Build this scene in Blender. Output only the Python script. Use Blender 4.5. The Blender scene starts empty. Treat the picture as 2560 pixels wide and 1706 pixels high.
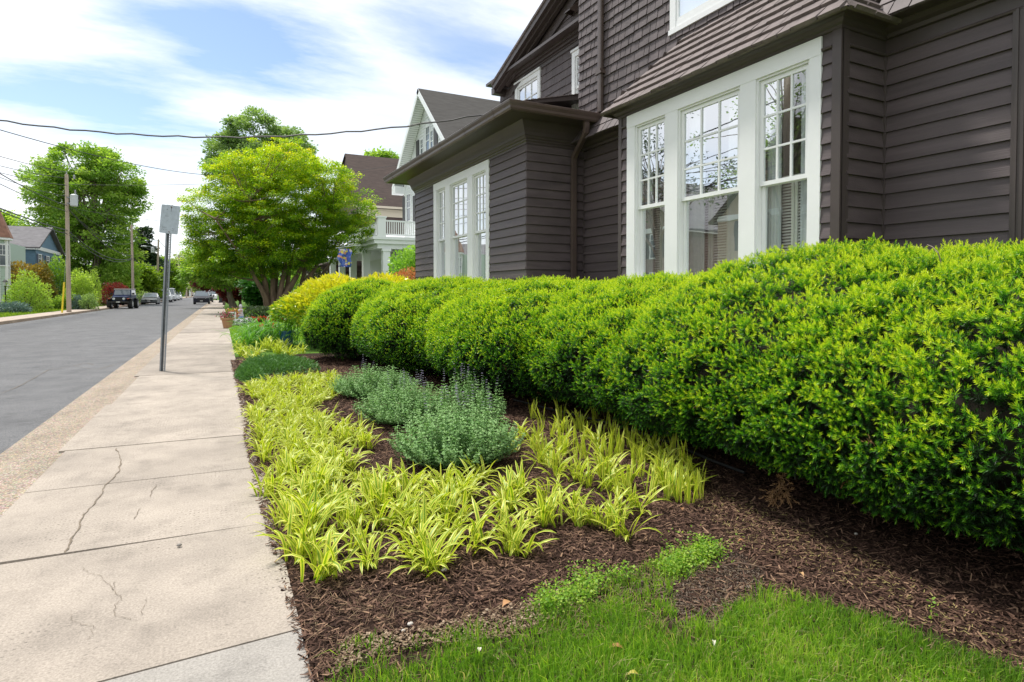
import bpy, math, random
import numpy as np

random.seed(7)
RNG = np.random.default_rng(7)
sc = bpy.context.scene
COL = sc.collection
PI = math.pi

# ---------------------------------------------------------------- camera
F, HCAM, PITCH, YAW, HOR = 1520.0, 1.4, math.radians(1.4), math.radians(27.14), 733.0
PCY = HOR + F * math.tan(PITCH)
cam = bpy.data.cameras.new('camera')
camo = bpy.data.objects.new('camera', cam)
COL.objects.link(camo)
camo.location = (0, 0, HCAM)
camo.rotation_euler = (PI / 2 - PITCH, 0, -YAW)
cam.sensor_width = 36.0
cam.lens = F / 2560 * 36.0
cam.shift_y = (PCY - 853.0) / 2560.0
cam.clip_start = 0.05
cam.clip_end = 3000
sc.camera = camo

# ---------------------------------------------------------------- world, sun, exposure
SUN_EL, SUN_AZ = math.radians(62), math.radians(332)      # azimuth from +Y towards +X
SKY_STRENGTH, SUN_STRENGTH, EXPOSURE = 0.110, 2.9, 0.70
world = bpy.data.worlds.new("World")
sc.world = world
world.use_nodes = True
nt = world.node_tree
nt.nodes.clear()
N = nt.nodes.new
L = nt.links.new
out = N('ShaderNodeOutputWorld'); bg = N('ShaderNodeBackground'); sky = N('ShaderNodeTexSky')
sky.sky_type = 'NISHITA'; sky.sun_disc = False
sky.sun_elevation = SUN_EL; sky.sun_rotation = SUN_AZ
sky.air_density = 1.0; sky.dust_density = 0.6; sky.ozone_density = 1.0
tc = N('ShaderNodeTexCoord')
sep = N('ShaderNodeSeparateXYZ'); L(tc.outputs['Generated'], sep.inputs[0])
# project the direction onto a high flat layer, so that clouds foreshorten to the horizon
zz = N('ShaderNodeMath'); zz.operation = 'MAXIMUM'; L(sep.outputs['Z'], zz.inputs[0]); zz.inputs[1].default_value = 0.0
za = N('ShaderNodeMath'); za.operation = 'ADD'; L(zz.outputs[0], za.inputs[0]); za.inputs[1].default_value = 0.16
dv = N('ShaderNodeVectorMath'); dv.operation = 'DIVIDE'; L(tc.outputs['Generated'], dv.inputs[0])
cmb = N('ShaderNodeCombineXYZ')
for i in range(3): L(za.outputs[0], cmb.inputs[i])
L(cmb.outputs[0], dv.inputs[1])
mp = N('ShaderNodeMapping'); mp.inputs['Rotation'].default_value = (0, 0, math.radians(-24))
mp.inputs['Scale'].default_value = (0.75, 1.5, 1.0); mp.inputs['Location'].default_value = (3.1, 1.35, 0.0)
L(dv.outputs[0], mp.inputs[0])
n1 = N('ShaderNodeTexNoise'); n1.inputs['Scale'].default_value = 0.85; n1.inputs['Detail'].default_value = 9; n1.inputs['Roughness'].default_value = 0.52
n1.inputs['Distortion'].default_value = 0.35
L(mp.outputs[0], n1.inputs['Vector'])
# openings where the blue shows through: soft ellipses on the cloud layer, frayed by noise
def skyq(px, py):
    xc = (px - 1280) / F; yc = -(py - PCY) / F; cy_, sy_, cp_, sp_ = math.cos(YAW), math.sin(YAW), math.cos(PITCH), math.sin(PITCH)
    r = np.array([sy_ * cp_ + xc * cy_ + yc * sy_ * sp_, cy_ * cp_ - xc * sy_ + yc * cy_ * sp_, -sp_ + yc * cp_]); r /= np.linalg.norm(r)
    return r[:2] / (r[2] + 0.16)
nw = N('ShaderNodeTexNoise'); nw.inputs['Scale'].default_value = 1.7; nw.inputs['Detail'].default_value = 10; nw.inputs['Roughness'].default_value = 0.62
mw = N('ShaderNodeMapping'); _sa = skyq(300, 60); _sb = skyq(850, 230); mw.inputs['Rotation'].default_value = (0, 0, -math.atan2(_sb[1] - _sa[1], _sb[0] - _sa[0])); mw.inputs['Scale'].default_value = (0.75, 1.7, 1)
L(dv.outputs[0], mw.inputs[0]); L(mw.outputs[0], nw.inputs['Vector'])
def M2(op, a, b_):
    q = N('ShaderNodeMath'); q.operation = op
    for i, v in enumerate((a, b_)):
        if isinstance(v, (int, float)): q.inputs[i].default_value = v
        else: L(v, q.inputs[i])
    return q.outputs[0]
wob = M2('MULTIPLY', M2('SUBTRACT', nw.outputs['Fac'], 0.5), 3.4)
sq = N('ShaderNodeSeparateXYZ'); L(dv.outputs[0], sq.inputs[0])
holes = None
for (e0, e1, w0, strength) in (((180, -80), (900, 190), (700, -20), 0.90), ((-250, 150), (520, 350), (150, 330), 0.88), ((860, -40), (1380, 200), (1260, 10), 0.72), ((1500, -260), (2300, -200), (1900, -330), 0.9), ((-900, 100), (-300, 60), (-500, 200), 0.8)):
    q0, q1, qw = skyq(*e0), skyq(*e1), skyq(*w0); c_ = (q0 + q1) / 2; a_ = q1 - q0; La = np.linalg.norm(a_) / 2; a_ = a_ / (2 * La); n_ = np.array([-a_[1], a_[0]]); Lb = max(0.10, abs((qw - c_) @ n_) * 1.3)
    dx_ = M2('SUBTRACT', sq.outputs[0], float(c_[0])); dy_ = M2('SUBTRACT', sq.outputs[1], float(c_[1]))
    u_ = M2('DIVIDE', M2('ADD', M2('MULTIPLY', dx_, float(a_[0])), M2('MULTIPLY', dy_, float(a_[1]))), float(La))
    v_ = M2('DIVIDE', M2('ADD', M2('MULTIPLY', dx_, float(n_[0])), M2('MULTIPLY', dy_, float(n_[1]))), float(Lb))
    d_ = M2('ADD', M2('SQRT', M2('ADD', M2('MULTIPLY', u_, u_), M2('MULTIPLY', v_, v_)), 0.0), wob)
    mr = N('ShaderNodeMapRange'); mr.interpolation_type = 'SMOOTHSTEP'; mr.inputs['From Min'].default_value = 0.0; mr.inputs['From Max'].default_value = 1.5
    mr.inputs['To Min'].default_value = strength; mr.inputs['To Max'].default_value = 0.0; L(d_, mr.inputs[0])
    holes = mr.outputs[0] if holes is None else M2('MAXIMUM', holes, mr.outputs[0])
base = N('ShaderNodeMapRange'); base.inputs['From Min'].default_value = 0.32; base.inputs['From Max'].default_value = 0.60; base.inputs['To Min'].default_value = 0.45; base.inputs['To Max'].default_value = 0.98
L(n1.outputs['Fac'], base.inputs[0])
cloud = M2('SUBTRACT', base.outputs[0], holes)
# more cloud towards the horizon
hz = N('ShaderNodeMapRange'); hz.inputs['From Min'].default_value = 0.0; hz.inputs['From Max'].default_value = 0.17
hz.inputs['To Min'].default_value = 0.93; hz.inputs['To Max'].default_value = 0.0
L(sep.outputs['Z'], hz.inputs[0])
mxm = N('ShaderNodeMath'); mxm.operation = 'MAXIMUM'; L(cloud, mxm.inputs[0]); L(hz.outputs[0], mxm.inputs[1])
mix = N('ShaderNodeMix'); mix.data_type = 'RGBA'
L(mxm.outputs[0], mix.inputs['Factor']); L(sky.outputs[0], mix.inputs['A'])
mix.inputs['B'].default_value = (7.2, 7.35, 7.55, 1)
L(mix.outputs['Result'], bg.inputs[0]); bg.inputs[1].default_value = SKY_STRENGTH
L(bg.outputs[0], out.inputs[0])

sl = bpy.data.lights.new('sun', 'SUN'); so = bpy.data.objects.new('sun', sl); COL.objects.link(so)
sl.energy = SUN_STRENGTH; sl.angle = math.radians(9); sl.color = (1.0, 0.95, 0.88)
sd = np.array([math.sin(SUN_AZ) * math.cos(SUN_EL), math.cos(SUN_AZ) * math.cos(SUN_EL), math.sin(SUN_EL)])
from mathutils import Vector
so.rotation_euler = Vector(sd).to_track_quat('Z', 'Y').to_euler()
so.location = (0, 0, 40)
sc.view_settings.view_transform = 'Standard'; sc.view_settings.look = 'None'
sc.view_settings.exposure = EXPOSURE; sc.view_settings.gamma = 1.0
sc.render.engine = 'CYCLES'
sc.cycles.max_bounces = 7; sc.cycles.transparent_max_bounces = 10
sc.cycles.diffuse_bounces = 3; sc.cycles.glossy_bounces = 3; sc.cycles.transmission_bounces = 4
sc.cycles.use_denoising = True
sc.cycles.sample_clamp_indirect = 8

# ---------------------------------------------------------------- pixel (2560 wide photograph) -> world point on a known plane
_c, _s, _cp, _sp = math.cos(YAW), math.sin(YAW), math.cos(PITCH), math.sin(PITCH)
def P(px, py, x=None, y=None, z=None):
    xc = (px - 1280) / F; yc = -(py - PCY) / F
    r = np.array([_s * _cp + xc * _c + yc * _s * _sp, _c * _cp - xc * _s + yc * _c * _sp, -_sp + yc * _cp])
    t = x / r[0] if x is not None else (y / r[1] if y is not None else (z - HCAM) / r[2])
    return np.array([0, 0, HCAM]) + r * t
def S(u, v, z=0.0):                                        # street frame: u across, v along
    return (u + 0.028 * v, v, z)

# ---------------------------------------------------------------- materials
def lin(r, g=None, b=None):
    if g is None:
        h = r.lstrip('#'); r, g, b = (int(h[i:i + 2], 16) for i in (0, 2, 4))
    f = lambda v: (v / 255 / 12.92) if v / 255 <= 0.04045 else ((v / 255 + 0.055) / 1.055) ** 2.4
    return (f(r), f(g), f(b), 1)
MATS = {}
def mat(name, col, rough=0.7, metal=0.0, var=0.0, vscale=5.0, bump=0.0, bscale=40.0, spec=0.5, stretch=(1, 1, 1), col2=None, coat=0.0, emit=None):
    if name in MATS: return MATS[name]
    m = bpy.data.materials.new(name); m.use_nodes = True
    t = m.node_tree; b = t.nodes['Principled BSDF']
    c = col if len(col) == 4 else (*col, 1)
    b.inputs['Base Color'].default_value = c
    b.inputs['Roughness'].default_value = rough; b.inputs['Metallic'].default_value = metal
    b.inputs['Specular IOR Level'].default_value = spec
    if coat: b.inputs['Coat Weight'].default_value = coat
    if var or bump or col2:
        tcn = t.nodes.new('ShaderNodeTexCoord'); mpn = t.nodes.new('ShaderNodeMapping')
        mpn.inputs['Scale'].default_value = stretch
        t.links.new(tcn.outputs['Object'], mpn.inputs[0])
    if var or col2:
        n = t.nodes.new('ShaderNodeTexNoise'); n.inputs['Scale'].default_value = vscale; n.inputs['Detail'].default_value = 6
        n.inputs['Roughness'].default_value = 0.62
        t.links.new(mpn.outputs[0], n.inputs['Vector'])
        r = t.nodes.new('ShaderNodeValToRGB')
        r.color_ramp.elements[0].position = 0.3; r.color_ramp.elements[1].position = 0.7
        a = col2 if col2 else tuple(v * (1 - var) for v in c[:3])
        bb = c[:3] if col2 else tuple(min(1, v * (1 + var)) for v in c[:3])
        r.color_ramp.elements[0].color = (*a[:3], 1); r.color_ramp.elements[1].color = (*bb[:3], 1)
        t.links.new(n.outputs['Fac'], r.inputs[0]); t.links.new(r.outputs[0], b.inputs['Base Color'])
    if bump:
        n2 = t.nodes.new('ShaderNodeTexNoise'); n2.inputs['Scale'].default_value = bscale; n2.inputs['Detail'].default_value = 5
        t.links.new(mpn.outputs[0], n2.inputs['Vector'])
        bn = t.nodes.new('ShaderNodeBump'); bn.inputs['Strength'].default_value = bump; bn.inputs['Distance'].default_value = 0.01
        t.links.new(n2.outputs['Fac'], bn.inputs['Height']); t.links.new(bn.outputs[0], b.inputs['Normal'])
    MATS[name] = m
    return m

def leafmat(name, stops, rough=0.5, trans=0.35, spec=0.35, tcol=None):
    """colour from the per-leaf 'tint' attribute through a ramp; thin translucent leaf"""
    if name in MATS: return MATS[name]
    m = bpy.data.materials.new(name); m.use_nodes = True
    t = m.node_tree; b = t.nodes['Principled BSDF']; o = t.nodes['Material Output']
    a = t.nodes.new('ShaderNodeAttribute'); a.attribute_name = 'tint'
    r = t.nodes.new('ShaderNodeValToRGB'); els = r.color_ramp.elements
    while len(els) < len(stops): els.new(0.5)
    for e, (p, c) in zip(els, stops): e.position = p; e.color = (*c[:3], 1)
    t.links.new(a.outputs['Fac'], r.inputs[0]); t.links.new(r.outputs[0], b.inputs['Base Color'])
    b.inputs['Roughness'].default_value = rough; b.inputs['Specular IOR Level'].default_value = spec
    tr = t.nodes.new('ShaderNodeBsdfTranslucent'); mx = t.nodes.new('ShaderNodeMixShader')
    mm = t.nodes.new('ShaderNodeMix'); mm.data_type = 'RGBA'; mm.blend_type = 'MULTIPLY'; mm.inputs['Factor'].default_value = 1
    mm.inputs['B'].default_value = tcol or (1.6, 1.7, 0.7, 1)
    t.links.new(r.outputs[0], mm.inputs['A']); t.links.new(mm.outputs['Result'], tr.inputs[0])
    mx.inputs[0].default_value = trans
    t.links.new(b.outputs[0], mx.inputs[1]); t.links.new(tr.outputs[0], mx.inputs[2]); t.links.new(mx.outputs[0], o.inputs[0])
    MATS[name] = m
    return m

def glassmat(name, tint=(0.85, 0.9, 0.88), refl=1.5, base=0.03):
    if name in MATS: return MATS[name]
    m = bpy.data.materials.new(name); m.use_nodes = True
    t = m.node_tree; t.nodes.remove(t.nodes['Principled BSDF']); o = t.nodes['Material Output']
    tr = t.nodes.new('ShaderNodeBsdfTransparent'); tr.inputs[0].default_value = (*tint, 1)
    gl = t.nodes.new('ShaderNodeBsdfGlossy'); gl.inputs['Roughness'].default_value = 0.0
    gl.inputs[0].default_value = (0.95, 0.97, 1, 1)
    fr = t.nodes.new('ShaderNodeFresnel'); fr.inputs[0].default_value = refl
    ad = t.nodes.new('ShaderNodeMath'); ad.operation = 'MULTIPLY_ADD'; ad.inputs[1].default_value = 0.62; ad.inputs[2].default_value = base
    ad.use_clamp = True
    t.links.new(fr.outputs[0], ad.inputs[0])
    tcn = t.nodes.new('ShaderNodeTexCoord'); n = t.nodes.new('ShaderNodeTexNoise'); n.inputs['Scale'].default_value = 3.5; n.inputs['Detail'].default_value = 1
    bn = t.nodes.new('ShaderNodeBump'); bn.inputs['Strength'].default_value = 0.12; bn.inputs['Distance'].default_value = 0.003
    t.links.new(tcn.outputs['Object'], n.inputs['Vector']); t.links.new(n.outputs['Fac'], bn.inputs['Height'])
    t.links.new(bn.outputs[0], gl.inputs['Normal'])
    mx = t.nodes.new('ShaderNodeMixShader')
    t.links.new(ad.outputs[0], mx.inputs[0]); t.links.new(tr.outputs[0], mx.inputs[1]); t.links.new(gl.outputs[0], mx.inputs[2])
    t.links.new(mx.outputs[0], o.inputs[0])
    MATS[name] = m
    return m

# ---------------------------------------------------------------- object helpers
def tag(o, label, cat=None, group=None, kind=None):
    if label: o['label'] = label
    if cat: o['category'] = cat
    if group: o['group'] = group
    if kind: o['kind'] = kind
    return o
def empty(name, loc, label, cat, group=None, rz=0.0):
    o = bpy.data.objects.new(name, None); COL.objects.link(o)
    o.empty_display_size = 0.1
    o.location = tuple(float(v) for v in loc); o.rotation_euler = (0, 0, rz)
    return tag(o, label, cat, group)
def link(name, me, parent=None, world_coords=True):
    o = bpy.data.objects.new(name, me); COL.objects.link(o)
    if parent is not None:
        o.parent = parent
    return o
def root_of(o):
    while o.parent: o = o.parent
    return o
def mk(name, V, Fc, m, parent=None, tint=None, smooth=False, uv=None, local=False, mats=None, midx=None):
    """mesh from arrays; world coordinates unless local; the mesh is stored relative to its thing's empty"""
    V = np.asarray(V, dtype=np.float32).reshape(-1, 3)
    if parent is not None and not local:
        r = root_of(parent)
        V = V - np.array(r.location, dtype=np.float32)
        a = -r.rotation_euler[2]
        if a:
            ca, sa = math.cos(a), math.sin(a)
            V = V @ np.array([[ca, sa, 0], [-sa, ca, 0], [0, 0, 1]], dtype=np.float32)
    me = bpy.data.meshes.new(name)
    if isinstance(Fc, np.ndarray):
        k = Fc.shape[1]; M_ = Fc.shape[0]
        me.vertices.add(len(V)); me.vertices.foreach_set('co', V.ravel())
        me.loops.add(M_ * k); me.loops.foreach_set('vertex_index', Fc.astype(np.int32).ravel())
        me.polygons.add(M_); me.polygons.foreach_set('loop_start', np.arange(0, M_ * k, k, dtype=np.int32))
        me.polygons.foreach_set('loop_total', np.full(M_, k, dtype=np.int32))
        if smooth: me.polygons.foreach_set('use_smooth', np.ones(M_, dtype=bool))
    else:
        me.from_pydata(V.tolist(), [], Fc)
        if smooth: me.polygons.foreach_set('use_smooth', np.ones(len(me.polygons), dtype=bool))
    if midx is not None:
        for q in mats: me.materials.append(q)
        me.polygons.foreach_set('material_index', np.asarray(midx, dtype=np.int32))
    else:
        me.materials.append(m)
    if tint is not None:
        at = me.attributes.new('tint', 'FLOAT', 'POINT'); at.data.foreach_set('value', np.asarray(tint, dtype=np.float32).ravel())
    me.update(calc_edges=True)
    me.validate()
    return link(name, me, parent)

def nrm(v):
    v = np.asarray(v, float)
    return v / (np.linalg.norm(v, axis=-1, keepdims=True) + 1e-12)

class Fr:
    """a flat frame: O origin, A along, N outward, U up"""
    def __init__(s, O, A, Nn, U=(0, 0, 1)):
        s.O, s.A, s.N, s.U = (np.array(q, float) for q in (O, A, Nn, U))
    def p(s, a, n, u): return s.O + s.A * a + s.N * n + s.U * u
WORLD = Fr((0, 0, 0), (1, 0, 0), (0, 1, 0), (0, 0, 1))

class MB:
    def __init__(s): s.V = []; s.F = []
    def pts(s, pts, faces):
        b = len(s.V); s.V += [tuple(float(c) for c in q) for q in pts]; s.F += [tuple(b + i for i in f) for f in faces]; return s
    def box(s, x0, x1, y0, y1, z0, z1, fr=WORLD):
        q = [fr.p(a, n, u) for u in (z0, z1) for n in (y0, y1) for a in (x0, x1)]
        return s.pts(q, [(0, 1, 3, 2), (4, 6, 7, 5), (0, 4, 5, 1), (2, 3, 7, 6), (0, 2, 6, 4), (1, 5, 7, 3)])
    def quad(s, a, b, c, d): return s.pts([a, b, c, d], [(0, 1, 2, 3)])
    def prism(s, poly, p0, p1):
        """poly: list of 3D points, extruded by the vector p1-p0"""
        d = np.array(p1, float) - np.array(p0, float); n = len(poly)
        q = [np.array(v, float) for v in poly] + [np.array(v, float) + d for v in poly]
        return s.pts(q, [tuple(range(n))[::-1], tuple(range(n, 2 * n))] + [(i, (i + 1) % n, n + (i + 1) % n, n + i) for i in range(n)])
    def tube(s, path, rad, n=8, cap=True):
        path = [np.array(q, float) for q in path]; k = len(path)
        if not hasattr(rad, '__len__'): rad = [rad] * k
        pts = []; prev = None
        for i in range(k):
            d = nrm(path[min(i + 1, k - 1)] - path[max(i - 1, 0)])
            if prev is None:
                a = np.cross(d, (0, 0, 1)) if abs(d[2]) < 0.95 else np.cross(d, (1, 0, 0))
            else: a = prev - d * np.dot(prev, d)
            a = nrm(a); prev = a; b = np.cross(d, a)
            for j in range(n):
                t = 2 * PI * j / n
                pts.append(path[i] + (a * math.cos(t) + b * math.sin(t)) * rad[i])
        fs = [(i * n + j, i * n + (j + 1) % n, (i + 1) * n + (j + 1) % n, (i + 1) * n + j) for i in range(k - 1) for j in range(n)]
        if cap: fs += [tuple(range(n))[::-1], tuple((k - 1) * n + j for j in range(n))]
        return s.pts(pts, fs)
    def cyl(s, p0, p1, r0, r1=None, n=16): return s.tube([p0, p1], [r0, r0 if r1 is None else r1], n)
    def lathe(s, prof, c=(0, 0, 0), n=20):
        pts = [(c[0] + r * math.cos(2 * PI * j / n), c[1] + r * math.sin(2 * PI * j / n), c[2] + z) for r, z in prof for j in range(n)]
        k = len(prof)
        return s.pts(pts, [(i * n + j, i * n + (j + 1) % n, (i + 1) * n + (j + 1) % n, (i + 1) * n + j) for i in range(k - 1) for j in range(n)] + [tuple(range(n))[::-1], tuple((k - 1) * n + j for j in range(n))])
    def sphere(s, c, r, n=10, m=7):
        r = np.array(r if hasattr(r, '__len__') else (r, r, r), float)
        prof = [(math.sin(PI * i / m), -math.cos(PI * i / m)) for i in range(1, m)]
        pts = [(c[0] + r[0] * p * math.cos(2 * PI * j / n), c[1] + r[1] * p * math.sin(2 * PI * j / n), c[2] + r[2] * z) for p, z in prof for j in range(n)]
        k = len(prof)
        return s.pts(pts, [(i * n + j, i * n + (j + 1) % n, (i + 1) * n + (j + 1) % n, (i + 1) * n + j) for i in range(k - 1) for j in range(n)] + [tuple(range(n))[::-1], tuple((k - 1) * n + j for j in range(n))])
    def build(s, name, m, parent=None, smooth=False, local=False):
        return mk(name, s.V, s.F, m, parent, smooth=smooth, local=local)

# ---------------------------------------------------------------- foliage helpers (numpy)
def basis(d, roll=None, rng=RNG):
    d = nrm(d); n = len(d)
    r = nrm(rng.normal(size=(n, 3)))
    a = nrm(np.cross(d, r)); b = np.cross(d, a)
    return np.stack([a, b, d], axis=2)           # columns: x, y, z axes
def instance(T, TF, tt, R, pos, scale, tint, spread=None):
    """copies of a template merged into arrays; T (k,3), TF (m,4), tt (k,) tint offsets"""
    n, k = len(pos), len(T)
    V = np.einsum('nij,kj->nki', R, T) * np.asarray(scale).reshape(-1, 1, 1) + pos[:, None, :]
    Fa = (TF[None] + (np.arange(n) * k)[:, None, None]).reshape(-1, TF.shape[1])
    t = (tint[:, None] + tt[None, :])
    return V.reshape(-1, 3), Fa, np.clip(t.ravel(), 0, 1)
def leaf_quads(pos, d, size, asp=0.5, tint=None, droop=0.15, rng=RNG, up=0.6):
    """one bent diamond leaf per point; d: pointing direction; leaf surface leans to face up"""
    n = len(pos); d = nrm(d)
    upv = nrm(np.array([0, 0, 1.0])[None] * up + rng.normal(size=(n, 3)) * 0.5)
    side = nrm(np.cross(d, upv)); nn = np.cross(side, d)
    s = np.asarray(size).reshape(-1, 1) * np.ones((n, 1))
    a = pos; c = pos + d * s - nn * s * droop
    m = pos + d * s * 0.45 + nn * s * droop * 0.6
    b = m + side * s * asp * 0.5; e = m - side * s * asp * 0.5
    V = np.stack([a, b, c, e], 1).reshape(-1, 3)
    Fa = (np.arange(n) * 4)[:, None] + np.array([0, 1, 2, 3])[None]
    t = np.repeat(rng.random(n) if tint is None else tint, 4)
    return V, Fa, np.clip(t, 0, 1)
def merge(parts):
    Vs, Fs, Ts = [], [], []; o = 0
    for V, Fa, t in parts:
        Vs.append(V); Fs.append(Fa + o); Ts.append(t); o += len(V)
    return np.concatenate(Vs), np.concatenate(Fs), np.concatenate(Ts)
def vnoise(p, sc_=1.0, seed=0):
    """cheap smooth noise from sines"""
    p = np.asarray(p) * sc_; r = np.random.default_rng(seed); o = 0
    for i in range(6):
        k = r.normal(size=3) * (1 + 0.5 * i); ph = r.random() * 6.28
        o = o + np.sin(p @ k + ph) / (1 + 0.4 * i)
    return o / 2.6
# ================================================================ SETTING: ground, road, pavements
def concrete_mat(name, c1, c2, dash=0.0, speck=0.25, agg=0.0):
    m = bpy.data.materials.new(name); m.use_nodes = True; t = m.node_tree; b = t.nodes['Principled BSDF']; K = t.nodes.new; LK = t.links.new
    tcn = K('ShaderNodeTexCoord'); co = tcn.outputs['Object']
    def noise(s, d=5, r=0.6, vec=None):
        n = K('ShaderNodeTexNoise'); n.inputs['Scale'].default_value = s; n.inputs['Detail'].default_value = d; n.inputs['Roughness'].default_value = r
        LK(vec or co, n.inputs['Vector']); return n.outputs['Fac']
    def rng_(v, a, bb, c=0.0, d=1.0):
        r = K('ShaderNodeMapRange'); r.inputs['From Min'].default_value = a; r.inputs['From Max'].default_value = bb
        r.inputs['To Min'].default_value = c; r.inputs['To Max'].default_value = d; LK(v, r.inputs[0]); return r.outputs[0]
    def mth(op, a, bb):
        q = K('ShaderNodeMath'); q.operation = op
        for i, v in enumerate((a, bb)):
            if isinstance(v, (int, float)): q.inputs[i].default_value = v
            else: LK(v, q.inputs[i])
        return q.outputs[0]
    mx = K('ShaderNodeMix'); mx.data_type = 'RGBA'; mx.inputs['A'].default_value = (*c1[:3], 1); mx.inputs['B'].default_value = (*c2[:3], 1)
    at = K('ShaderNodeAttribute'); at.attribute_name = 'tint'
    big = mth('ADD', mth('MULTIPLY', rng_(noise(1.3, 6, 0.65), 0.35, 0.68), 0.62), mth('MULTIPLY', at.outputs['Fac'], 0.5))
    LK(big, mx.inputs['Factor'])
    fine = rng_(noise(95, 3, 0.7), 0.3, 0.72, 1 - speck, 1 + speck * 0.35)
    dark = rng_(noise(16, 6, 0.75), 0.56, 0.75, 1.0, 0.80)
    grime = rng_(noise(3.2, 8, 0.72), 0.50, 0.74, 1.0, 0.70)
    mult = mth('MULTIPLY', mth('MULTIPLY', fine, dark), grime)
    hgt = noise(120, 4, 0.7)
    if dash:
        sx = K('ShaderNodeSeparateXYZ'); LK(co, sx.inputs[0])
        jx = mth('ADD', sx.outputs[0], mth('MULTIPLY', noise(2.2, 2), 0.05)); jy = mth('ADD', sx.outputs[1], mth('MULTIPLY', noise(2.7, 2), 0.10))
        a = mth('SINE', mth('MULTIPLY', jy, 2 * PI / 0.042), 0.0)
        c_ = mth('SINE', mth('MULTIPLY', jx, 2 * PI / 0.026), 0.0)
        dd = mth('MULTIPLY', rng_(a, 0.55, 0.9), rng_(c_, 0.1, 0.5))
        msk = rng_(noise(0.9, 3), 0.47, 0.62)
        brk = rng_(noise(28, 2), 0.42, 0.6)
        dd = mth('MULTIPLY', mth('MULTIPLY', dd, msk), brk)
        mult = mth('MULTIPLY', mult, mth('SUBTRACT', 1.0, mth('MULTIPLY', dd, dash)))
    if agg:
        v = K('ShaderNodeTexVoronoi'); v.inputs['Scale'].default_value = 75; LK(co, v.inputs['Vector'])
        pv = rng_(v.outputs['Distance'], 0.0, 0.6, 1.18, 0.55)
        mult = mth('MULTIPLY', mult, pv)
        vc = K('ShaderNodeMix'); vc.data_type = 'RGBA'; vc.blend_type = 'MULTIPLY'; vc.inputs['Factor'].default_value = agg
        hs = K('ShaderNodeHueSaturation'); hs.inputs['Saturation'].default_value = 0.35; hs.inputs['Value'].default_value = 1.5
        LK(v.outputs['Color'], hs.inputs['Color']); LK(mx.outputs['Result'], vc.inputs['A']); LK(hs.outputs[0], vc.inputs['B'])
        basec = vc.outputs['Result']; hgt = mth('SUBTRACT', 1.0, v.outputs['Distance'])
    else: basec = mx.outputs['Result']
    fin = K('ShaderNodeMix'); fin.data_type = 'RGBA'; fin.blend_type = 'MULTIPLY'; fin.inputs['Factor'].default_value = 1
    cc = K('ShaderNodeCombineColor')
    for i in range(3): LK(mult, cc.inputs[i])
    LK(basec, fin.inputs['A']); LK(cc.outputs[0], fin.inputs['B']); LK(fin.outputs['Result'], b.inputs['Base Color'])
    b.inputs['Roughness'].default_value = 0.9; b.inputs['Specular IOR Level'].default_value = 0.25
    bn = K('ShaderNodeBump'); bn.inputs['Strength'].default_value = 0.3; bn.inputs['Distance'].default_value = 0.003
    LK(hgt, bn.inputs['Height']); LK(bn.outputs[0], b.inputs['Normal'])
    return m
def struct(o): o['kind'] = 'structure'; return o
M_SIDE = concrete_mat('sidewalk concrete', (0.505, 0.44, 0.37), (0.28, 0.245, 0.208), dash=0.6, speck=0.36)
M_GREY = concrete_mat('grey apron concrete', (0.44, 0.41, 0.37), (0.33, 0.31, 0.28), speck=0.35)
M_AGG = concrete_mat('gutter aggregate', (0.60, 0.50, 0.39), (0.42, 0.34, 0.26), speck=0.4, agg=0.6)
M_ROAD = concrete_mat('worn asphalt', (0.225, 0.226, 0.23), (0.125, 0.127, 0.132), speck=0.8)
M_KERB = mat('old kerb concrete', (0.34, 0.26, 0.19), 0.9, var=0.25, vscale=1.5, bump=0.4)
M_LAWN = mat('short lawn', (0.10, 0.19, 0.025), 0.95, col2=(0.055, 0.12, 0.018), vscale=1.2, bump=0.8, bscale=30, spec=0.1)
M_DRYLAWN = mat('dry verge grass', (0.17, 0.19, 0.05), 0.95, col2=(0.10, 0.14, 0.03), vscale=0.8, bump=0.8, bscale=20, spec=0.1)
M_SOIL = mat('dark mulch soil', (0.050, 0.030, 0.021), 0.95, col2=(0.022, 0.014, 0.011), vscale=14, bump=1.0, bscale=60, spec=0.1)

def strip(name, edges, v0, v1, n, m, z=(0, 0)):
    """a ribbon in the street frame between two u values (each may be a function of v)"""
    V = []; f = lambda e, v: e(v) if callable(e) else e
    for i in range(n + 1):
        v = v0 + (v1 - v0) * i / n
        V += [S(f(edges[0], v), v, z[0]), S(f(edges[1], v), v, z[1])]
    Fc = [(2 * i, 2 * i + 1, 2 * i + 3, 2 * i + 2) for i in range(n)]
    return mk(name, V, Fc, m)
g = MB(); g.quad((-900, -300, -0.24), (900, -300, -0.24), (900, 1500, -0.24), (-900, 1500, -0.24)); struct(g.build('ground', M_LAWN))
struct(strip('road', (-9.35, -1.80), -20, 420, 4, M_ROAD, (-0.09, -0.05)))
struct(strip('gutter_strip', (-1.806, lambda v: -1.20), -20, 140, 4, M_AGG, (-0.045, -0.010)))
mb = MB()
mb.pts([S(0.20, -20, -0.03), S(60, -20, -0.03), S(60, 420, -0.03), S(0.20, 420, -0.03)], [(0, 1, 2, 3)])
struct(mb.build('lawn', M_LAWN))
mb = MB(); mb.pts([S(-90, -20, 0.02), S(-10.95, -20, 0.02), S(-10.95, 420, 0.02), S(-90, 420, 0.02)], [(0, 1, 2, 3)])
struct(mb.build('far_lawn', M_DRYLAWN))
mb = MB(); q = [S(-9.5, -20, -0.2), S(-9.33, -20, -0.2), S(-9.36, -20, 0.055), S(-9.5, -20, 0.055)]
e = [S(-9.5, 300, -0.2), S(-9.33, 300, -0.2), S(-9.36, 300, 0.055), S(-9.5, 300, 0.055)]
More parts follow.
